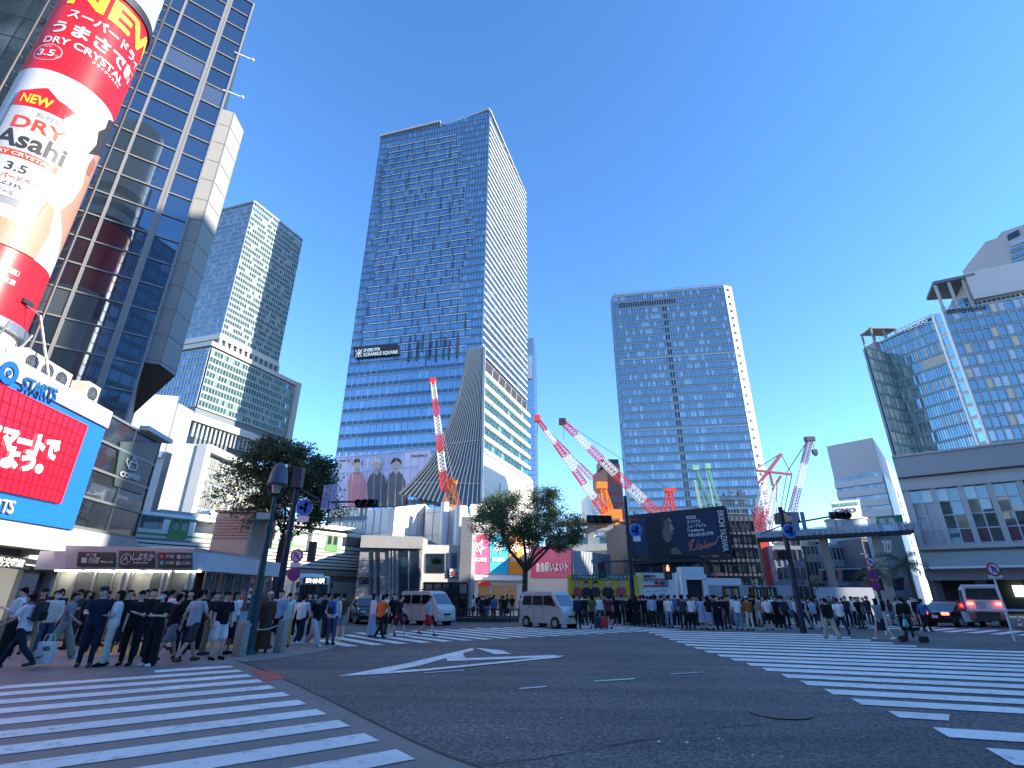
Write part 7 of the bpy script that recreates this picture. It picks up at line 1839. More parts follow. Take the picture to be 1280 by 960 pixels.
# ------------------------------------------------------------------ people
def remesh(mb, vox, sm, dec, name):
    me = mb.mesh(name, BLACK); o = bpy.data.objects.new(name, me); COL.objects.link(o)
    a = o.modifiers.new('r', 'REMESH'); a.mode = 'VOXEL'; a.voxel_size = vox; a.use_smooth_shade = True
    if sm: s = o.modifiers.new('s', 'SMOOTH'); s.iterations = sm; s.factor = .5
    if dec < 1: d = o.modifiers.new('d', 'DECIMATE'); d.ratio = dec
    dg = bpy.context.evaluated_depsgraph_get(); dg.update()
    m2 = bpy.data.meshes.new_from_object(o.evaluated_get(dg)); bpy.data.objects.remove(o); m2.name = name
    m2.polygons.foreach_set('use_smooth', [True] * len(m2.polygons))
    m2.materials.clear(); m2.materials.append(BLACK)
    return m2
def rotv(v, ax, a): return Matrix.Rotation(a, 3, ax) @ Vector(v)
def figure(pose, top='tee', bottom='trousers', hair='short', fem=False, near=False, extra=()):
    """a standing or walking figure facing -Y; returns [(name, mesh)], body first"""
    P = dict(legL=(0, 0), legR=(0, 0), armL=(6, 8, 12, 0), armR=(6, 8, 12, 0), lean=0, yaw=0, nod=0, spread=.10); P.update(pose)
    sh = .165 if fem else .195; hipw = .095
    J = {}
    for s, k in ((1, 'L'), (-1, 'R')):
        a, kn = P['leg' + k]; a, kn = R(a), R(kn)
        h = Vector((s * hipw, 0, .90)); d1 = Vector((s * P['spread'] * .4, -math.sin(a), -math.cos(a))).normalized(); d2 = Vector((s * P['spread'] * .15, -math.sin(a - kn), -math.cos(a - kn))).normalized()
        K = h + d1 * .42; A_ = K + d2 * .41; J['hip' + k], J['knee' + k], J['ank' + k] = h, K, A_
    low = min(J['ankL'].z, J['ankR'].z); dz = .075 - low
    for k in J: J[k] = J[k] + Vector((0, 0, dz))
    pel = Vector((0, 0, .92 + dz)); ln = R(P['lean'])
    def T_(v): v = Vector(v) - Vector((0, 0, .92)); return pel + rotv(v, 'X', ln)
    neck = T_((0, .005, 1.44)); head = T_((0, -.015, 1.585))
    for s, k in ((1, 'L'), (-1, 'R')):
        p, ab, el, inw = [R(q) for q in P['arm' + k]]
        S = T_((s * sh, .005, 1.385)); d1 = Vector((s * math.sin(ab), -math.sin(p) * math.cos(ab), -math.cos(p) * math.cos(ab))); E_ = S + d1 * .28
        d2 = Vector((-s * math.sin(inw), -math.sin(p + el) * math.cos(inw), -math.cos(p + el) * math.cos(inw))); H_ = E_ + d2 * .245
        J['sh' + k], J['el' + k], J['wr' + k], J['hd' + k] = S, E_, H_, d2
    out = []
    b = MB(); f = .92 if fem else 1.0
    yw = R(P['yaw']); hx = rotv((1, 0, 0), 'Z', yw); hy = rotv((0, 1, 0), 'Z', yw); nd = R(P['nod'])
    b.cap(neck + Vector((0, 0, -.05)), head + Vector((0, .01, -.05)), .056 * f, .052 * f)
    def hp(x, y, z): 
        v = rotv((x, y, z), 'X', nd); return head + hx * v.x + hy * v.y + Vector((0, 0, v.z))
    b.rings([(hp(0, .012 * (1 - abs(t)), .112 * t), max(.006, .073 * math.sqrt(max(0, 1 - t * t)) * (1 if t > -.2 else 1 + .25 * (t + .2))), max(.006, .090 * math.sqrt(max(0, 1 - t * t)))) for t in (-1, -.9, -.7, -.45, -.2, .1, .4, .7, .9, 1)], hx, hy, 14)
    b.cap(hp(0, -.052, -.075), hp(0, -.040, -.045), .026, .045)                       # chin and jaw
    b.cap(hp(0, -.093, .012), hp(0, -.106, -.022), .010, .015)                        # nose
    for s in (-1, 1): b.cap(hp(s * .076, .008, .01), hp(s * .074, .012, -.028), .014, .011)
    b.cap(hp(-.016, -.090, -.052), hp(.016, -.090, -.052), .009, .009)                # lips
    # trunk
    w0, w1, w2 = (.145, .118, .150) if fem else (.150, .140, .172)
    b.rings([(T_((0, 0, z)), x, y) for z, x, y in ((.80, .08, .07), (.84, w0 * .95, .105), (.93, w0, .108), (1.06, w1, .092), (1.18, w1 * 1.08, .10), (1.30, w2, .108), (1.38, w2 * .93, .092), (1.43, .09, .065), (1.45, .05, .05))], n=16)
    for k in 'LR':
        b.cap(J['hip' + k] + Vector((0, 0, -.02)), J['knee' + k], .083 * (1.04 if fem else 1), .054); b.cap(J['knee' + k], J['ank' + k], .052, .036)
        b.cap(J['knee' + k].lerp(J['ank' + k], .12) + Vector((0, .018, 0)), J['knee' + k].lerp(J['ank' + k], .45) + Vector((0, .012, 0)), .044, .040)
        b.cap(J['ank' + k], J['ank' + k] + Vector((0, -.06, -.03)), .035, .032)
        b.cap(J['sh' + k], J['el' + k], .047 * f, .037 * f); b.cap(J['el' + k], J['wr' + k], .036 * f, .024 * f)
        w_, d = J['wr' + k], J['hd' + k]; sd_ = Vector((0, 1, 0)) - d * d.y; sd_ = sd_.normalized(); s = 1 if k == 'L' else -1
        b.cap(w_, w_ + d * .055, .022, .024); b.cap(w_ + d * .06 + sd_ * .018, w_ + d * .075 + sd_ * .022, .016, .015); b.cap(w_ + d * .06 - sd_ * .018, w_ + d * .075 - sd_ * .022, .016, .015)
        cu = Vector((-s * .35, 0, 0))
        for q, fl in ((-.030, .062), (-.010, .072), (.010, .067), (.030, .052)):
            p0_ = w_ + d * .075 + sd_ * q; p1_ = p0_ + (d + cu * .4).normalized() * fl * .55; p2_ = p1_ + (d + cu * 1.6).normalized() * fl * .5
            b.cap(p0_, p1_, .0095, .0088, 6); b.cap(p1_, p2_, .0088, .0078, 6)
        tb_ = w_ + d * .03 - sd_ * .022; b.cap(tb_, tb_ + (d * .7 - sd_ * .9 + cu).normalized() * .05, .012, .0095, 6)
    out.append(('body', remesh(b, .0095 if near else .013, 2, .35 if near else .22, 'body')))
    vx = .013 if near else .016; dc = .35 if near else .25
    g_ = .018
    if top in ('tee', 'shirt', 'jacket', 'dress'):
        b = MB(); ex = g_ + (.012 if top == 'jacket' else 0)
        hem = .86 if top != 'dress' else .86
        b.rings([(T_((0, 0, z)), x + ex, y + ex) for z, x, y in ((hem, w0 + .008, .112), (.95, w0 + .006, .112), (1.07, w1 + .014, .104), (1.18, w1 * 1.08 + .008, .106), (1.30, w2, .110), (1.38, w2 * .93, .092), (1.425, .095, .068), (1.44, .06, .05))], n=18)
        sl = .62 if top in ('tee', 'dress') else 1.0
        for k in 'LR':
            e = J['sh' + k].lerp(J['el' + k], sl)
            b.cap(J['sh' + k], e, .058 * f + ex * .3, (.056 if sl < 1 else .047) * f + ex * .3)
            if sl == 1.0: b.cap(J['el' + k], J['el' + k].lerp(J['wr' + k], .92), .047, .034)
        out.append(('dress_top' if top == 'dress' else {'tee': 't_shirt', 'shirt': 'shirt', 'jacket': 'jacket'}[top], remesh(b, vx, 3, dc, top)))
    if bottom in ('trousers', 'wide', 'shorts'):
        b = MB()
        b.rings([(T_((0, 0, z)), x, y) for z, x, y in ((.80, w0 * .9, .10), (.86, w0 + .014, .118), (.93, w0 + .012, .118), (1.00, w1 + .016, .104))], n=16)
        for k in 'LR':
            w_ = {'trousers': (.098, .068, .056), 'wide': (.108, .096, .100), 'shorts': (.104, .090, 0)}[bottom]
            b.cap(J['hip' + k] + Vector((0, 0, -.01)), J['knee' + k] if bottom != 'shorts' else J['hip' + k].lerp(J['knee' + k], .86), w_[0], w_[1])
            if bottom != 'shorts': b.cap(J['knee' + k], J['ank' + k] + Vector((0, 0, .02)), w_[1], w_[2])
        out.append((bottom if bottom != 'wide' else 'trousers', remesh(b, vx, 3, dc, bottom)))
    else:
        b = MB(); L_ = {'skirt': .42, 'long_skirt': .10, 'dress': .34}[bottom]
        fl = {'skirt': .20, 'long_skirt': .23, 'dress': .24}[bottom]
        rg = [(pel + Vector((0, 0, z)), x, y) for z, x, y in ((.10, w1 + .018, .106), (0, w0 + .02, .122), (-.10, w0 + .032, .135), ((L_ - .92) * .55, lerp(w0 + .03, fl, .6), .155), (L_ - .92, fl, fl * .86))]
        b.rings(rg, n=18); out.append(('skirt', remesh(b, vx, 2, dc, bottom)))
    # hair
    b = MB()
    def hring(sc_, z0, back=0): 
        b.rings([(hp(0, .018 + back, .118 * t + .006), max(.006, (.083 * sc_) * math.sqrt(max(0, 1 - t * t))), max(.006, .096 * sc_ * math.sqrt(max(0, 1 - t * t)))) for t in (z0, .2, .5, .75, .92, 1)], hx, hy, 14)
    b.rings([(hp(0, .024, .118 * t + .008), max(.006, .086 * math.sqrt(max(0, 1 - t * t))), max(.006, .098 * math.sqrt(max(0, 1 - t * t)))) for t in (.42, .6, .78, .92, 1)], hx, hy, 14)
    b.cap(hp(0, .045, -.03), hp(0, .03, .05), .062, .082)
    for s in (-1, 1): b.cap(hp(s * .060, .022, -.012), hp(s * .058, .0, .055), .024, .030)
    b.cap(hp(-.035, -.066, .080), hp(.045, -.062, .074), .022, .024)
    if hair == 'long':
        for s in (-1, 0, 1): b.cap(hp(s * .052, .035, .03), hp(s * .058, .060, -.20), .040, .030)
    if hair == 'bob':
        for s in (-1, 0, 1): b.cap(hp(s * .056, .028, .03), hp(s * .056, .036, -.095), .042, .034)
    if hair == 'pony': b.cap(hp(0, .10, .03), hp(0, .14, -.10), .034, .018)
    if hair != 'bald': out.append(('hair', remesh(b, .011, 2, .3, 'hair')))
    if 'cap' in extra:
        b = MB(); b.rings([(hp(0, .014, z), x, y) for z, x, y in ((.045, .092, .108), (.085, .090, .105), (.12, .07, .08), (.136, .03, .035))], hx, hy, 16); b.rings([(hp(0, -.10, z), .062, .075) for z in (.042, .052)], hx, hy, 14); out.append(('cap', b.mesh('cap', BLACK, True)))
    if 'mask' in extra:
        b = MB(); b.rings([(hp(0, -.048, z), x, y) for z, x, y in ((-.088, .035, .045), (-.06, .058, .062), (-.025, .062, .064), (-.005, .05, .058))], hx, hy, 14); out.append(('face_mask', b.mesh('face_mask', BLACK, True)))
    if near:
        b = MB()
        for s in (-1, 1): b.ell(hp(s * .030, -.083, .010), (.0125, .008, .006), 8, 5); b.ell(hp(s * .030, -.088, .028), (.017, .007, .004), 8, 4)
        out.append(('eyes', b.mesh('eyes', BLACK, True)))
    for k in 'LR':
        b = MB(); a = J['ank' + k]; tilt = max(0, a.z - .10)
        heel = a + Vector((0, .05, -.035)); toe = a + Vector((0, -.165, -.045 - tilt * .45))
        b.rings([(a + Vector((0, 0, .02)), .042, .048), (a + Vector((0, -.005, -.02)), .045, .062)], n=12)
        b.cap(heel, toe, .038, .036, 12); b.cap(heel.lerp(toe, .5), toe, .042, .038, 12)
        out.append(('shoe', remesh(b, .014, 1, .4, 'shoe')))
    return out
SKN = [mat('skin_a', (.62, .41, .31), .55, spec=.3), mat('skin_b', (.50, .32, .23), .55, spec=.3), mat('skin_c', (.68, .47, .36), .55, spec=.3)]
HAIRM = {'black': mat('hair_black', (.010, .009, .009), .8, spec=.15), 'brown': mat('hair_brown', (.05, .03, .02), .5), 'grey': mat('hair_grey', (.20, .20, .20), .6)}
CC = {'black': (.014, .014, .017), 'charcoal': (.045, .047, .052), 'navy': (.018, .026, .055), 'white': (.82, .81, .78), 'cream': (.70, .65, .54), 'grey': (.24, .25, .27), 'pale grey': (.45, .46, .48), 'pale blue': (.36, .46, .60), 'blue': (.06, .14, .34), 'denim': (.06, .10, .18), 'pale denim': (.22, .30, .40), 'beige': (.40, .33, .24), 'khaki': (.24, .20, .12), 'olive': (.10, .11, .06), 'sage': (.24, .30, .24), 'maroon': (.14, .02, .045), 'rust': (.42, .13, .04), 'red': (.45, .03, .03), 'brown': (.09, .055, .035), 'orange': (.85, .16, .02), 'pink': (.5, .25, .27), 'mustard': (.5, .32, .04)}
def cmat(c): return mat('cloth_' + c.replace(' ', '_'), CC[c], .85, spec=.2, vary=.12, scale=9, bump=.15)
PROTO = {}
POSES = {
 'stand': dict(legL=(2, 3), legR=(-3, 2), armL=(4, 9, 14, 4), armR=(2, 8, 10, 2)),
 'ease': dict(legL=(9, 14), legR=(-2, 0), armL=(8, 10, 22, 10), armR=(-3, 9, 10, 0), yaw=18),
 'fold': dict(legL=(3, 4), legR=(-3, 3), armL=(14, 8, 82, 58), armR=(14, 8, 78, 56), yaw=-15),
 'phone': dict(legL=(2, 3), legR=(-2, 2), armL=(16, 4, 92, 24), armR=(4, 8, 14, 3), nod=18),
 'walk': dict(legL=(26, 8), legR=(-20, 16), armL=(-22, 8, 10, 0), armR=(24, 8, 28, 4), lean=3),
 'stride': dict(legL=(-24, 20), legR=(30, 10), armL=(26, 8, 34, 4), armR=(-24, 8, 12, 0), lean=4),
 'bag': dict(legL=(4, 6), legR=(-5, 2), armL=(0, 12, 4, 0), armR=(26, 6, 62, 20), yaw=-20),
}
def proto(pose, top, bottom, hair, fem, near, extra=()):
    k = (pose, top, bottom, hair, fem, near, extra)
    if k not in PROTO: PROTO[k] = figure(POSES[pose], top, bottom, hair, fem, near, extra)
    return PROTO[k]
PEOPLE = []
def person(px, py, rz, pose, top, tc, bottom, bc, hair='short', fem=False, near=False, extra=(), s=1.0, label=None, group='people waiting at the crossing', hc='black', shoe=None, at_=None, capc='black', skin=None):
    g_ = at_ if at_ is not None else G(px, py)
    parts_ = proto(pose, top, bottom, hair, fem, near, extra)
    sk = SKN[skin if skin is not None else random.randrange(3)]
    root = None
    sc_ = cmat(shoe or random.choice(['black', 'black', 'white', 'charcoal', 'brown']))
    for nm, me in parts_:
        o = bpy.data.objects.new('person' if root is None else nm, me); COL.objects.link(o)
        m_ = {'body': sk, 'hair': HAIRM[hc], 'shoe': sc_, 'face_mask': WHITE, 'cap': cmat(capc), 'eyes': BLACK, 'skirt': cmat(bc), 'trousers': cmat(bc), 'shorts': cmat(bc)}.get(nm) or cmat(tc)
        o.material_slots[0].link = 'OBJECT'; o.material_slots[0].material = m_
        if root is None:
            root = o; o.location = (g_.x, g_.y, .006); o.rotation_euler = (0, 0, R(rz)); o.scale = (s,) * 3
        else: o.parent = root
    root['category'] = 'person'; root['group'] = group
    gar = {'tee': 'T-shirt', 'shirt': 'shirt', 'jacket': 'jacket', 'dress': 'dress top'}[top]; bt = {'wide': 'wide trousers', 'long_skirt': 'long skirt'}.get(bottom, bottom)
    PEOPLE.append(dict(o=root, label=label, desc='%s %s and %s %s' % (tc, gar, bc, bt) if top != 'dress' else '%s dress' % tc, x=px, y=g_.y))
    return root
LG = 'people waiting on the left kerb'
def L(px, py, rz, pose, top, tc, bottom, bc, label, **k):
    k.setdefault('near', True)
    return person(px, py, rz, pose, top, tc, bottom, bc, label=label, group=LG, **k)
L(14, 836, -80, 'stride', 'tee', 'white', 'trousers', 'navy', 'person in white T-shirt striding off the kerb at the left edge with a dark backpack', skin=1)
L(47, 822, 40, 'ease', 'jacket', 'cream', 'trousers', 'denim', 'person in open pale jacket and jeans with a white mask beside the striding walker', fem=True, hair='long', extra=('mask',))
L(68, 824, 110, 'walk', 'tee', 'grey', 'wide', 'sage', 'person in grey T-shirt and pale green trousers left of the white shopping bag')
mb_ = L(103, 834, 25, 'bag', 'tee', 'navy', 'trousers', 'navy', 'tall person in dark navy clothes and cap holding the white shopping bag', s=1.05, extra=('cap',), capc='charcoal')
L(127, 833, -50, 'fold', 'tee', 'white', 'trousers', 'cream', 'person in white T-shirt and cream trousers with folded arms', fem=True, hair='bob')
L(155, 832, 10, 'phone', 'tee', 'black', 'trousers', 'black', 'person all in black facing the road with hands clasped, no mask', fem=True, hair='pony')
L(184, 833, -8, 'fold', 'tee', 'black', 'wide', 'black', 'person all in black with a white mask and folded arms', fem=True, hair='long', extra=('mask',))
L(142, 820, 60, 'stand', 'tee', 'black', 'trousers', 'charcoal', 'person in black behind the two people in black and white', s=1.02)
L(205, 826, 150, 'walk', 'tee', 'black', 'shorts', 'grey', 'person in black T-shirt and grey shorts seen from behind', hair='short')
L(231, 828, 160, 'walk', 'tee', 'pale grey', 'shorts', 'charcoal', 'big person in pale grey T-shirt and dark shorts walking away from the kerb', s=1.06)
L(252, 819, 120, 'stand', 'tee', 'black', 'trousers', 'khaki', 'person in black T-shirt and khaki trousers near the left bollard')
L(268, 825, 60, 'ease', 'tee', 'black', 'shorts', 'white', 'person in black T-shirt and white shorts with cap by the left bollard', extra=('cap',))
L(281, 818, 100, 'stand', 'tee', 'white', 'skirt', 'black', 'person in white top and short black skirt behind the left bollard', fem=True, hair='long')
L(286, 806, -20, 'phone', 'tee', 'white', 'trousers', 'charcoal', 'person in white T-shirt behind the black skirt by the kiosk wall', near=False)
L(326, 816, 20, 'stand', 'jacket', 'brown', 'long_skirt', 'brown', 'person in long brown dress and white cap beside the lamp post', fem=True, hair='long', extra=('cap',), capc='cream', shoe='black')
L(341, 811, 0, 'stand', 'tee', 'pale blue', 'shorts', 'black', 'person in pale blue and white top behind the right bollard', s=1.04)
L(352, 808, 30, 'walk', 'shirt', 'cream', 'wide', 'mustard', 'person in cream shirt and mustard skirt-like trousers right of the bollard', fem=True, hair='bob', near=False)
rows_l = [(6, 812, 'cream', 20), (22, 806, 'white', -30), (34, 808, 'black', 60), (56, 808, 'navy', 10), (80, 812, 'charcoal', -20), (90, 808, 'black', 100), (98, 805, 'black', 170), (113, 815, 'black', 30), (118, 806, 'white', 170), (133, 808, 'black', -30), (150, 806, 'grey', 20), (166, 810, 'black', -10), (172, 822, 'black', 40), (192, 815, 'navy', 0), (199, 810, 'white', 160), (215, 812, 'black', -40), (222, 818, 'black', 30), (241, 812, 'black', 190), (260, 810, 'charcoal', 20), (3, 822, 'white', -70), (30, 818, 'maroon', 30)]
random.seed(12)
for px, py, tc, rz in rows_l:
    person(px, py, rz, random.choice(['stand', 'ease', 'phone', 'stand']), 'tee' if random.random() < .7 else 'shirt', tc, random.choice(['trousers', 'trousers', 'wide']), random.choice(['black', 'navy', 'denim', 'charcoal', 'beige']), hair=random.choice(['short', 'short', 'bob', 'long']), s=random.uniform(.95, 1.06), group=LG)
MG = 'people at the far end of the left kerb'
for a in [(371, 806, 170, 'walk', 'shirt', 'white', 'trousers', 'navy', dict(label='person in white shirt with dark shoulder bag and navy trousers seen from behind')),
          (391, 808, 60, 'stride', 'tee', 'black', 'wide', 'pale grey', dict(label='person in black T-shirt and wide pale grey trousers before the bus')),
          (412, 806, 175, 'stand', 'shirt', 'white', 'trousers', 'denim', dict(label='person in white with a blue backpack and jeans at the zebra end')),
          (424, 799, 190, 'ease', 'tee', 'brown', 'shorts', 'grey', dict(label='person in brown T-shirt and grey shorts at the zebra end')),
          (380, 799, 10, 'stand', 'tee', 'charcoal', 'trousers', 'black', {}), (399, 797, 40, 'phone', 'tee', 'black', 'trousers', 'charcoal', {}), (362, 797, -20, 'stand', 'tee', 'black', 'trousers', 'black', {}), (405, 795, 150, 'stand', 'tee', 'navy', 'trousers', 'black', {}), (388, 793, 0, 'ease', 'tee', 'grey', 'trousers', 'navy', {}), (354, 800, 20, 'stand', 'tee', 'white', 'trousers', 'black', {}), (417, 792, 160, 'stand', 'tee', 'sage', 'trousers', 'black', {})]:
    person(*a[:8], group=MG, **a[8])
ZG = 'people crossing by the vans'
person(463, 797, 120, 'stand', 'shirt', 'white', 'long_skirt', 'pale blue', fem=True, hair='long', label='person in pale long skirt on the zebra left of the orange vest', group=ZG)
person(474, 799, 150, 'walk', 'tee', 'orange', 'trousers', 'black', label='person in a bright orange vest and black trousers on the zebra', group=ZG)
person(479, 793, 160, 'stand', 'shirt', 'white', 'trousers', 'black', label='person in white shirt partly hidden behind the orange vest', group=ZG)
person(489, 795, 30, 'ease', 'tee', 'black', 'shorts', 'black', fem=True, hair='long', label='person in black top and short black shorts right of the orange vest', group=ZG)
person(497, 796, 100, 'walk', 'tee', 'black', 'shorts', 'maroon', label='person in black T-shirt and maroon shorts before the cream van', group=ZG)
person(534, 795, 80, 'stride', 'tee', 'pale grey', 'shorts', 'red', label='person in pale T-shirt and red shorts striding right past the cream van', group=ZG)
# the big crowd on the right, front row after the photograph
CG = 'crowd waiting in front of the station site'
front = [(714, 780, 0, 'stand', 'shirt', 'white', 'trousers', 'black'), (723, 786, 20, 'stand', 'jacket', 'navy', 'trousers', 'black'), (732, 782, 180, 'ease', 'tee', 'black', 'trousers', 'charcoal'), (742, 786, 170, 'ease', 'tee', 'olive', 'skirt', 'black'), (762, 786, 190, 'stand', 'tee', 'maroon', 'shorts', 'black'), (772, 782, 10, 'stand', 'tee', 'black', 'trousers', 'black'), (778, 781, 0, 'phone', 'jacket', 'charcoal', 'trousers', 'black'), (786, 780, 0, 'stand', 'tee', 'white', 'trousers', 'black'), (797, 782, 180, 'stand', 'jacket', 'black', 'long_skirt', 'black'), (808, 782, 170, 'bag', 'tee', 'black', 'trousers', 'black'), (817, 784, 180, 'stand', 'shirt', 'pale blue', 'trousers', 'black'), (827, 783, 0, 'ease', 'jacket', 'black', 'trousers', 'charcoal'), (838, 785, 180, 'stand', 'tee', 'white', 'trousers', 'pale denim'), (847, 784, 30, 'stand', 'tee', 'blue', 'trousers', 'black'), (856, 787, 180, 'ease', 'tee', 'charcoal', 'trousers', 'black'), (866, 787, 175, 'stand', 'shirt', 'white', 'trousers', 'black'), (872, 785, 0, 'stand', 'shirt', 'grey', 'trousers', 'black'), (880, 787, 180, 'stand', 'dress', 'pale blue', 'dress', 'pale blue'), (889, 788, 185, 'stand', 'tee', 'black', 'skirt', 'pale denim'), (901, 788, 0, 'fold', 'jacket', 'black', 'trousers', 'black'), (911, 786, 20, 'stand', 'tee', 'black', 'trousers', 'charcoal'), (925, 788, 180, 'stand', 'tee', 'white', 'trousers', 'pale denim'), (939, 788, 185, 'stand', 'shirt', 'rust', 'trousers', 'cream'), (950, 783, 20, 'stand', 'shirt', 'beige', 'skirt', 'cream'), (963, 788, 175, 'stand', 'tee', 'white', 'shorts', 'black'), (974, 785, 0, 'stand', 'tee', 'black', 'trousers', 'black'), (985, 786, 15, 'ease', 'jacket', 'charcoal', 'trousers', 'black'), (1007, 786, 20, 'walk', 'tee', 'black', 'trousers', 'navy'), (1021, 787, 190, 'walk', 'tee', 'pale blue', 'shorts', 'charcoal'), (1041, 799, 175, 'walk', 'jacket', 'black', 'wide', 'beige'), (1055, 794, 170, 'walk', 'tee', 'white', 'trousers', 'navy'), (1078, 786, 20, 'stand', 'tee', 'black', 'trousers', 'charcoal'), (1106, 800, 190, 'walk', 'jacket', 'grey', 'skirt', 'navy'), (1138, 797, 150, 'ease', 'jacket', 'black', 'trousers', 'black'), (1161, 790, 100, 'walk', 'shirt', 'blue', 'trousers', 'black')]
for f_ in front:
    kw = dict(hair='short')
    if f_[6] in ('skirt', 'long_skirt', 'dress'): kw = dict(fem=True, hair='long')
    if f_[0] == 939: kw['extra'] = ('cap',); kw['capc'] = 'cream'
    person(*f_, group=CG, **kw)
random.seed(31)
tops = ['black'] * 9 + ['charcoal'] * 3 + ['navy'] * 3 + ['white'] * 11 + ['cream', 'pale blue', 'grey', 'pale grey', 'beige', 'olive', 'rust', 'pink', 'sage', 'maroon', 'blue']
bots = ['black'] * 5 + ['navy', 'charcoal', 'denim', 'beige', 'grey', 'cream', 'pale denim']
protos_bg = [('stand', 'tee', 'trousers', 'short', False), ('ease', 'tee', 'trousers', 'short', False), ('stand', 'jacket', 'trousers', 'short', False), ('stand', 'tee', 'skirt', 'long', True), ('phone', 'jacket', 'trousers', 'short', False), ('stand', 'shirt', 'trousers', 'short', False), ('ease', 'jacket', 'trousers', 'short', False)]
placed = [(q['o'].location.x, q['o'].location.y) for q in PEOPLE]
def fill(n, xr, yr, group, cond=None):
    k = 0; tries = 0
    while k < n and tries < n * 60:
        tries += 1
        X = random.uniform(*xr); Y = yr[0] + (yr[1] - yr[0]) * random.random() ** 1.15
        if cond and not cond(X, Y): continue
        if any((X - a) ** 2 + (Y - c) ** 2 < .17 for a, c in placed): continue
        placed.append((X, Y)); k += 1
        v = Vector((X, Y, 1.0)) - cam.location; d_ = v.dot(fv); px = 640 + v.dot(rv) / d_ * FPX
        po, tp_, bo, ha, fe = random.choice(protos_bg)
        person(px, 0, random.choice((0, 0, 180, 180, 90, -60)) + random.uniform(-30, 30), po, tp_, random.choice(tops), bo, random.choice(bots), hair=ha, fem=fe, s=random.uniform(.92, 1.06), at_=Vector((X, Y, 0)), group=group)
fill(86, (4.6, 15.5), (35.2, 40), CG)
fill(60, (14.5, 27), (33.0, 40), CG, lambda x, y: y > 34.5 - (x - 15) * .12 and not (x > 24 and y < 36))
fill(22, (4.5, 24), (40, 47), CG)
fill(22, (-4.5, 1.5), (43, 54), 'people outside the banner store')
fill(9, (-5.5, 3.5), (39.5, 43), 'people outside the banner store', lambda x, y: True)
# labels for everyone not yet described
LM = [(0, 60, 'at the far left'), (60, 112, 'by the grey column'), (112, 160, 'below the arcade signs'), (160, 215, 'before the arcade glass'), (215, 300, 'by the left bollard'), (300, 430, 'before the bus'), (430, 560, 'by the cream van'), (560, 600, 'by the bus shelter'), (600, 630, 'under the blue banner'), (630, 700, 'behind the silver van'), (700, 728, 'at the left end of the yellow hoarding'), (728, 760, 'below the middle of the yellow hoarding'), (760, 790, 'at the right end of the yellow hoarding'), (790, 820, 'below the manner hoarding lettering'), (820, 850, 'at the right end of the manner hoarding'), (850, 885, 'before the round portal'), (885, 915, 'below the right of the billboard'), (915, 945, 'left of the red display window'), (945, 975, 'before the red display window'), (975, 1005, 'by the right signal post'), (1005, 1040, 'right of the right signal post'), (1040, 1080, 'below the middle awning'), (1080, 1130, 'by the three roundels'), (1130, 1300, 'by the patrol car')]
keys = {}
for q in PEOPLE:
    if q['label']: q['o']['label'] = q['label']; continue
    lm = next((t for a, c, t in LM if a <= q['x'] < c), 'at the far left')
    keys.setdefault((q['desc'], lm), []).append(q)
ORD = ['leftmost', 'second', 'third', 'fourth', 'fifth', 'sixth', 'seventh']
for (ds, lm), qs in keys.items():
    qs.sort(key=lambda q: q['x'])
    for i, q in enumerate(qs):
        s = 'person in %s %s' % (ds, lm)
        if len(qs) > 1: s = '%s person in %s %s' % ('leftmost' if i == 0 else ORD[min(i, 6)] + ' from left', ds, lm)
        wds = s.split()
        q['o']['label'] = ' '.join(wds[:16])
# things people carry
def bag(name, label, cat, p, build, rz=0): 
    t = thing(name, label, cat, tuple(p), rz); build(t); return t
p = G(86, 832)
def nb(t):
    b = MB(); vs = [(-.20, -.06, 0), (.20, -.06, 0), (.20, .06, 0), (-.20, .06, 0), (-.21, -.07, .46), (.21, -.07, .46), (.21, .07, .46), (-.21, .07, .46)]
    b.raw(vs, [(0, 3, 2, 1), (0, 1, 5, 4), (1, 2, 6, 5), (2, 3, 7, 6), (3, 0, 4, 7), (4, 5, 6, 7)]); o = b.build('bag_body', mat('bag_white', (.74, .74, .73), .5), t, local=True); bevel(o, .01, 2)
    for y in (-.07, .07): b = MB(); b.path([(-.09, y, .46), (-.07, y * .8, .62), (.07, y * .8, .62), (.09, y, .46)], .008); b.build('handle', WHITE, t, local=True)
    M = Matrix.LocRotScale(t.location, t.rotation_euler, None)
    text('NIKE', t, M @ Vector((-.02, -.075, .28)), M.to_3x3() @ Vector((1, 0, 0)), (0, 0, 1), .13, BLACK, .002, .004, .19)
    b = MB(); sw_ = [(-.15, .17), (-.16, .13), (-.13, .11), (-.08, .12), (.06, .19), (-.07, .15), (-.11, .145), (-.13, .15)]
    b.extr([(x, -.075, z) for x, z in sw_], (0, -1, 0), .003); b.build('emblem', BLACK, t, local=True)
ld = mb_.location; hdw = Matrix.LocRotScale(mb_.location, mb_.rotation_euler, mb_.scale)
hx_ = Vector((G(86, 830).x, mb_.location.y - .25, .10))
bag('shopping_bag', 'white shopping bag with black lettering hanging beside the person in navy', 'shopping bag', hx_, nb, -.12)
def backpack(label, root_label, col, back=.17):
    o = next(q['o'] for q in PEOPLE if q['o']['label'] == root_label)
    t = thing('backpack', label, 'backpack', tuple(o.location), o.rotation_euler.z)
    b = MB(); b.box((0, back + .05, 1.22), (.30, .17, .44)); oo = b.build('pack', cmat(col), t, local=True); bevel(oo, .06, 3)
    b = MB(); b.box((0, back + .15, 1.12), (.22, .05, .2)); oo = b.build('pocket', cmat('charcoal' if col != 'charcoal' else 'black'), t, local=True); bevel(oo, .02, 2)
    for s in (-1, 1): b = MB(); b.path([(s * .11, back, 1.40), (s * .12, .02, 1.475), (s * .12, -.13, 1.36), (s * .13, -.12, 1.15), (s * .14, back, 1.05)], .018); b.build('strap', cmat(col), t, local=True)
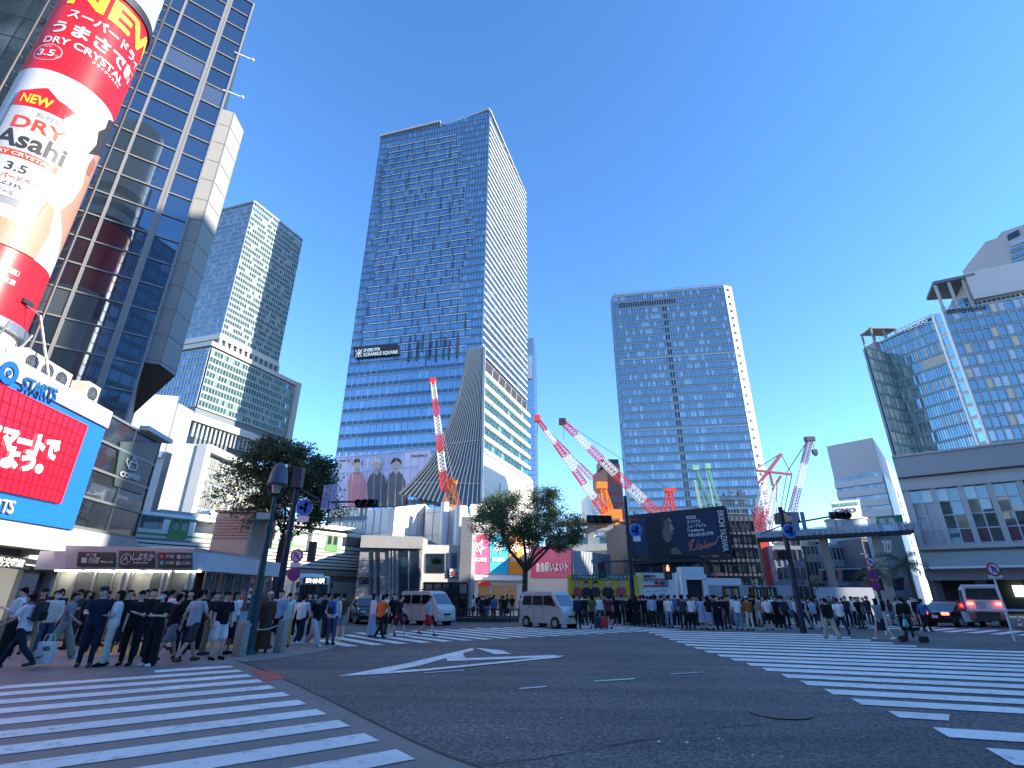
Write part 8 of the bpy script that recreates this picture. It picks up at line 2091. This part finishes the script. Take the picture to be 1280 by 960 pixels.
backpack('dark backpack on the person striding at the left edge', 'person in white T-shirt striding off the kerb at the left edge with a dark backpack', 'charcoal')
backpack('blue backpack on the person in white at the end of the zebra', 'person in white with a blue backpack and jeans at the zebra end', 'blue')
t = thing('shoulder_bag', 'dark shoulder bag at the hip of the person in white shirt and navy trousers', 'shoulder bag', tuple(G(367, 806)), .1)
b = MB(); b.box((-.10, .1, .95), (.10, .26, .34)); bevel(b.build('pouch', cmat('black'), t, local=True), .03, 2); b = MB(); b.path([(-.10, .05, 1.1), (.02, .14, 1.46), (.1, .02, 1.47)], .012); b.build('strap', cmat('black'), t, local=True)
def suitcase(px, py, col, label):
    p = G(px, py); t = thing('suitcase', label, 'suitcase', tuple(p), .15, 'suitcases in the crowd')
    b = MB(); b.box((0, 0, .36), (.40, .26, .58)); bevel(b.build('shell', mat('case_' + col, CC[col], .4), t, local=True), .04, 3)
    b = MB(); b.path([(-.12, .1, .65), (-.12, .1, .98), (.12, .1, .98), (.12, .1, .65)], .012); b.build('handle', STEEL, t, local=True)
    for x in (-.15, .15): b = MB(); b.tube((x - .02, 0, .04), (x + .02, 0, .04), .04); b.build('wheel', BLACK, t, local=True)
suitcase(748, 787, 'navy', 'dark suitcase standing left of the red one before the crowd'); suitcase(755.5, 787, 'red', 'red suitcase standing before the crowd below the yellow hoarding')
# pushchair
p = G(1143, 803); t = thing('pushchair', 'black pushchair with a turquoise bag hanging on its handle', 'pushchair', tuple(p), .7)
b = MB(); b.box((0, 0, .5), (.42, .55, .12)); b.box((0, .25, .75), (.40, .1, .5)); bevel(b.build('seat', cmat('black'), t, local=True), .03, 2)
b = MB(); b.rings([((0, .05 + .05 * math.sin(a), .95 + .1 * math.sin(a)), .24, .26 * math.cos(a) + .03) for a in (0, .4, .8, 1.2)], n=12); b.build('hood', cmat('charcoal'), t, local=True, smooth=True)
b = MB()
for s in (-1, 1): b.path([(s * .22, -.35, .12), (s * .22, .1, .55), (s * .22, .5, 1.0)], .015); b.path([(s * .22, .35, .12), (s * .22, 0, .6)], .015)
b.path([(-.22, .5, 1.0), (.22, .5, 1.0)], .018); b.build('frame', DARK, t, local=True)
for x in (-.24, .24):
    for y in (-.35, .35): b = MB(); b.tube((x - .02, y, .12), (x + .02, y, .12), .12, n=16); b.build('wheel', TYRE, t, local=True)
t = thing('tote_bag', 'turquoise tote bag hanging from the pushchair handle', 'bag', tuple(G(1143, 803) + Vector((-.3, -.2, .6))), .5)
b = MB(); b.raw([(-.17, -.06, 0), (.17, -.06, 0), (.17, .06, 0), (-.17, .06, 0), (-.10, -.03, .27), (.10, -.03, .27), (.10, .03, .27), (-.10, .03, .27)], [(0, 3, 2, 1), (0, 1, 5, 4), (1, 2, 6, 5), (2, 3, 7, 6), (3, 0, 4, 7), (4, 5, 6, 7)]); bevel(b.build('pouch', mat('turquoise', (.12, .52, .48), .6), t, local=True), .03, 2)
b = MB(); b.path([(-.08, 0, .27), (0, 0, .5), (.08, 0, .27)], .008); b.build('handle', MATS['turquoise'], t, local=True)
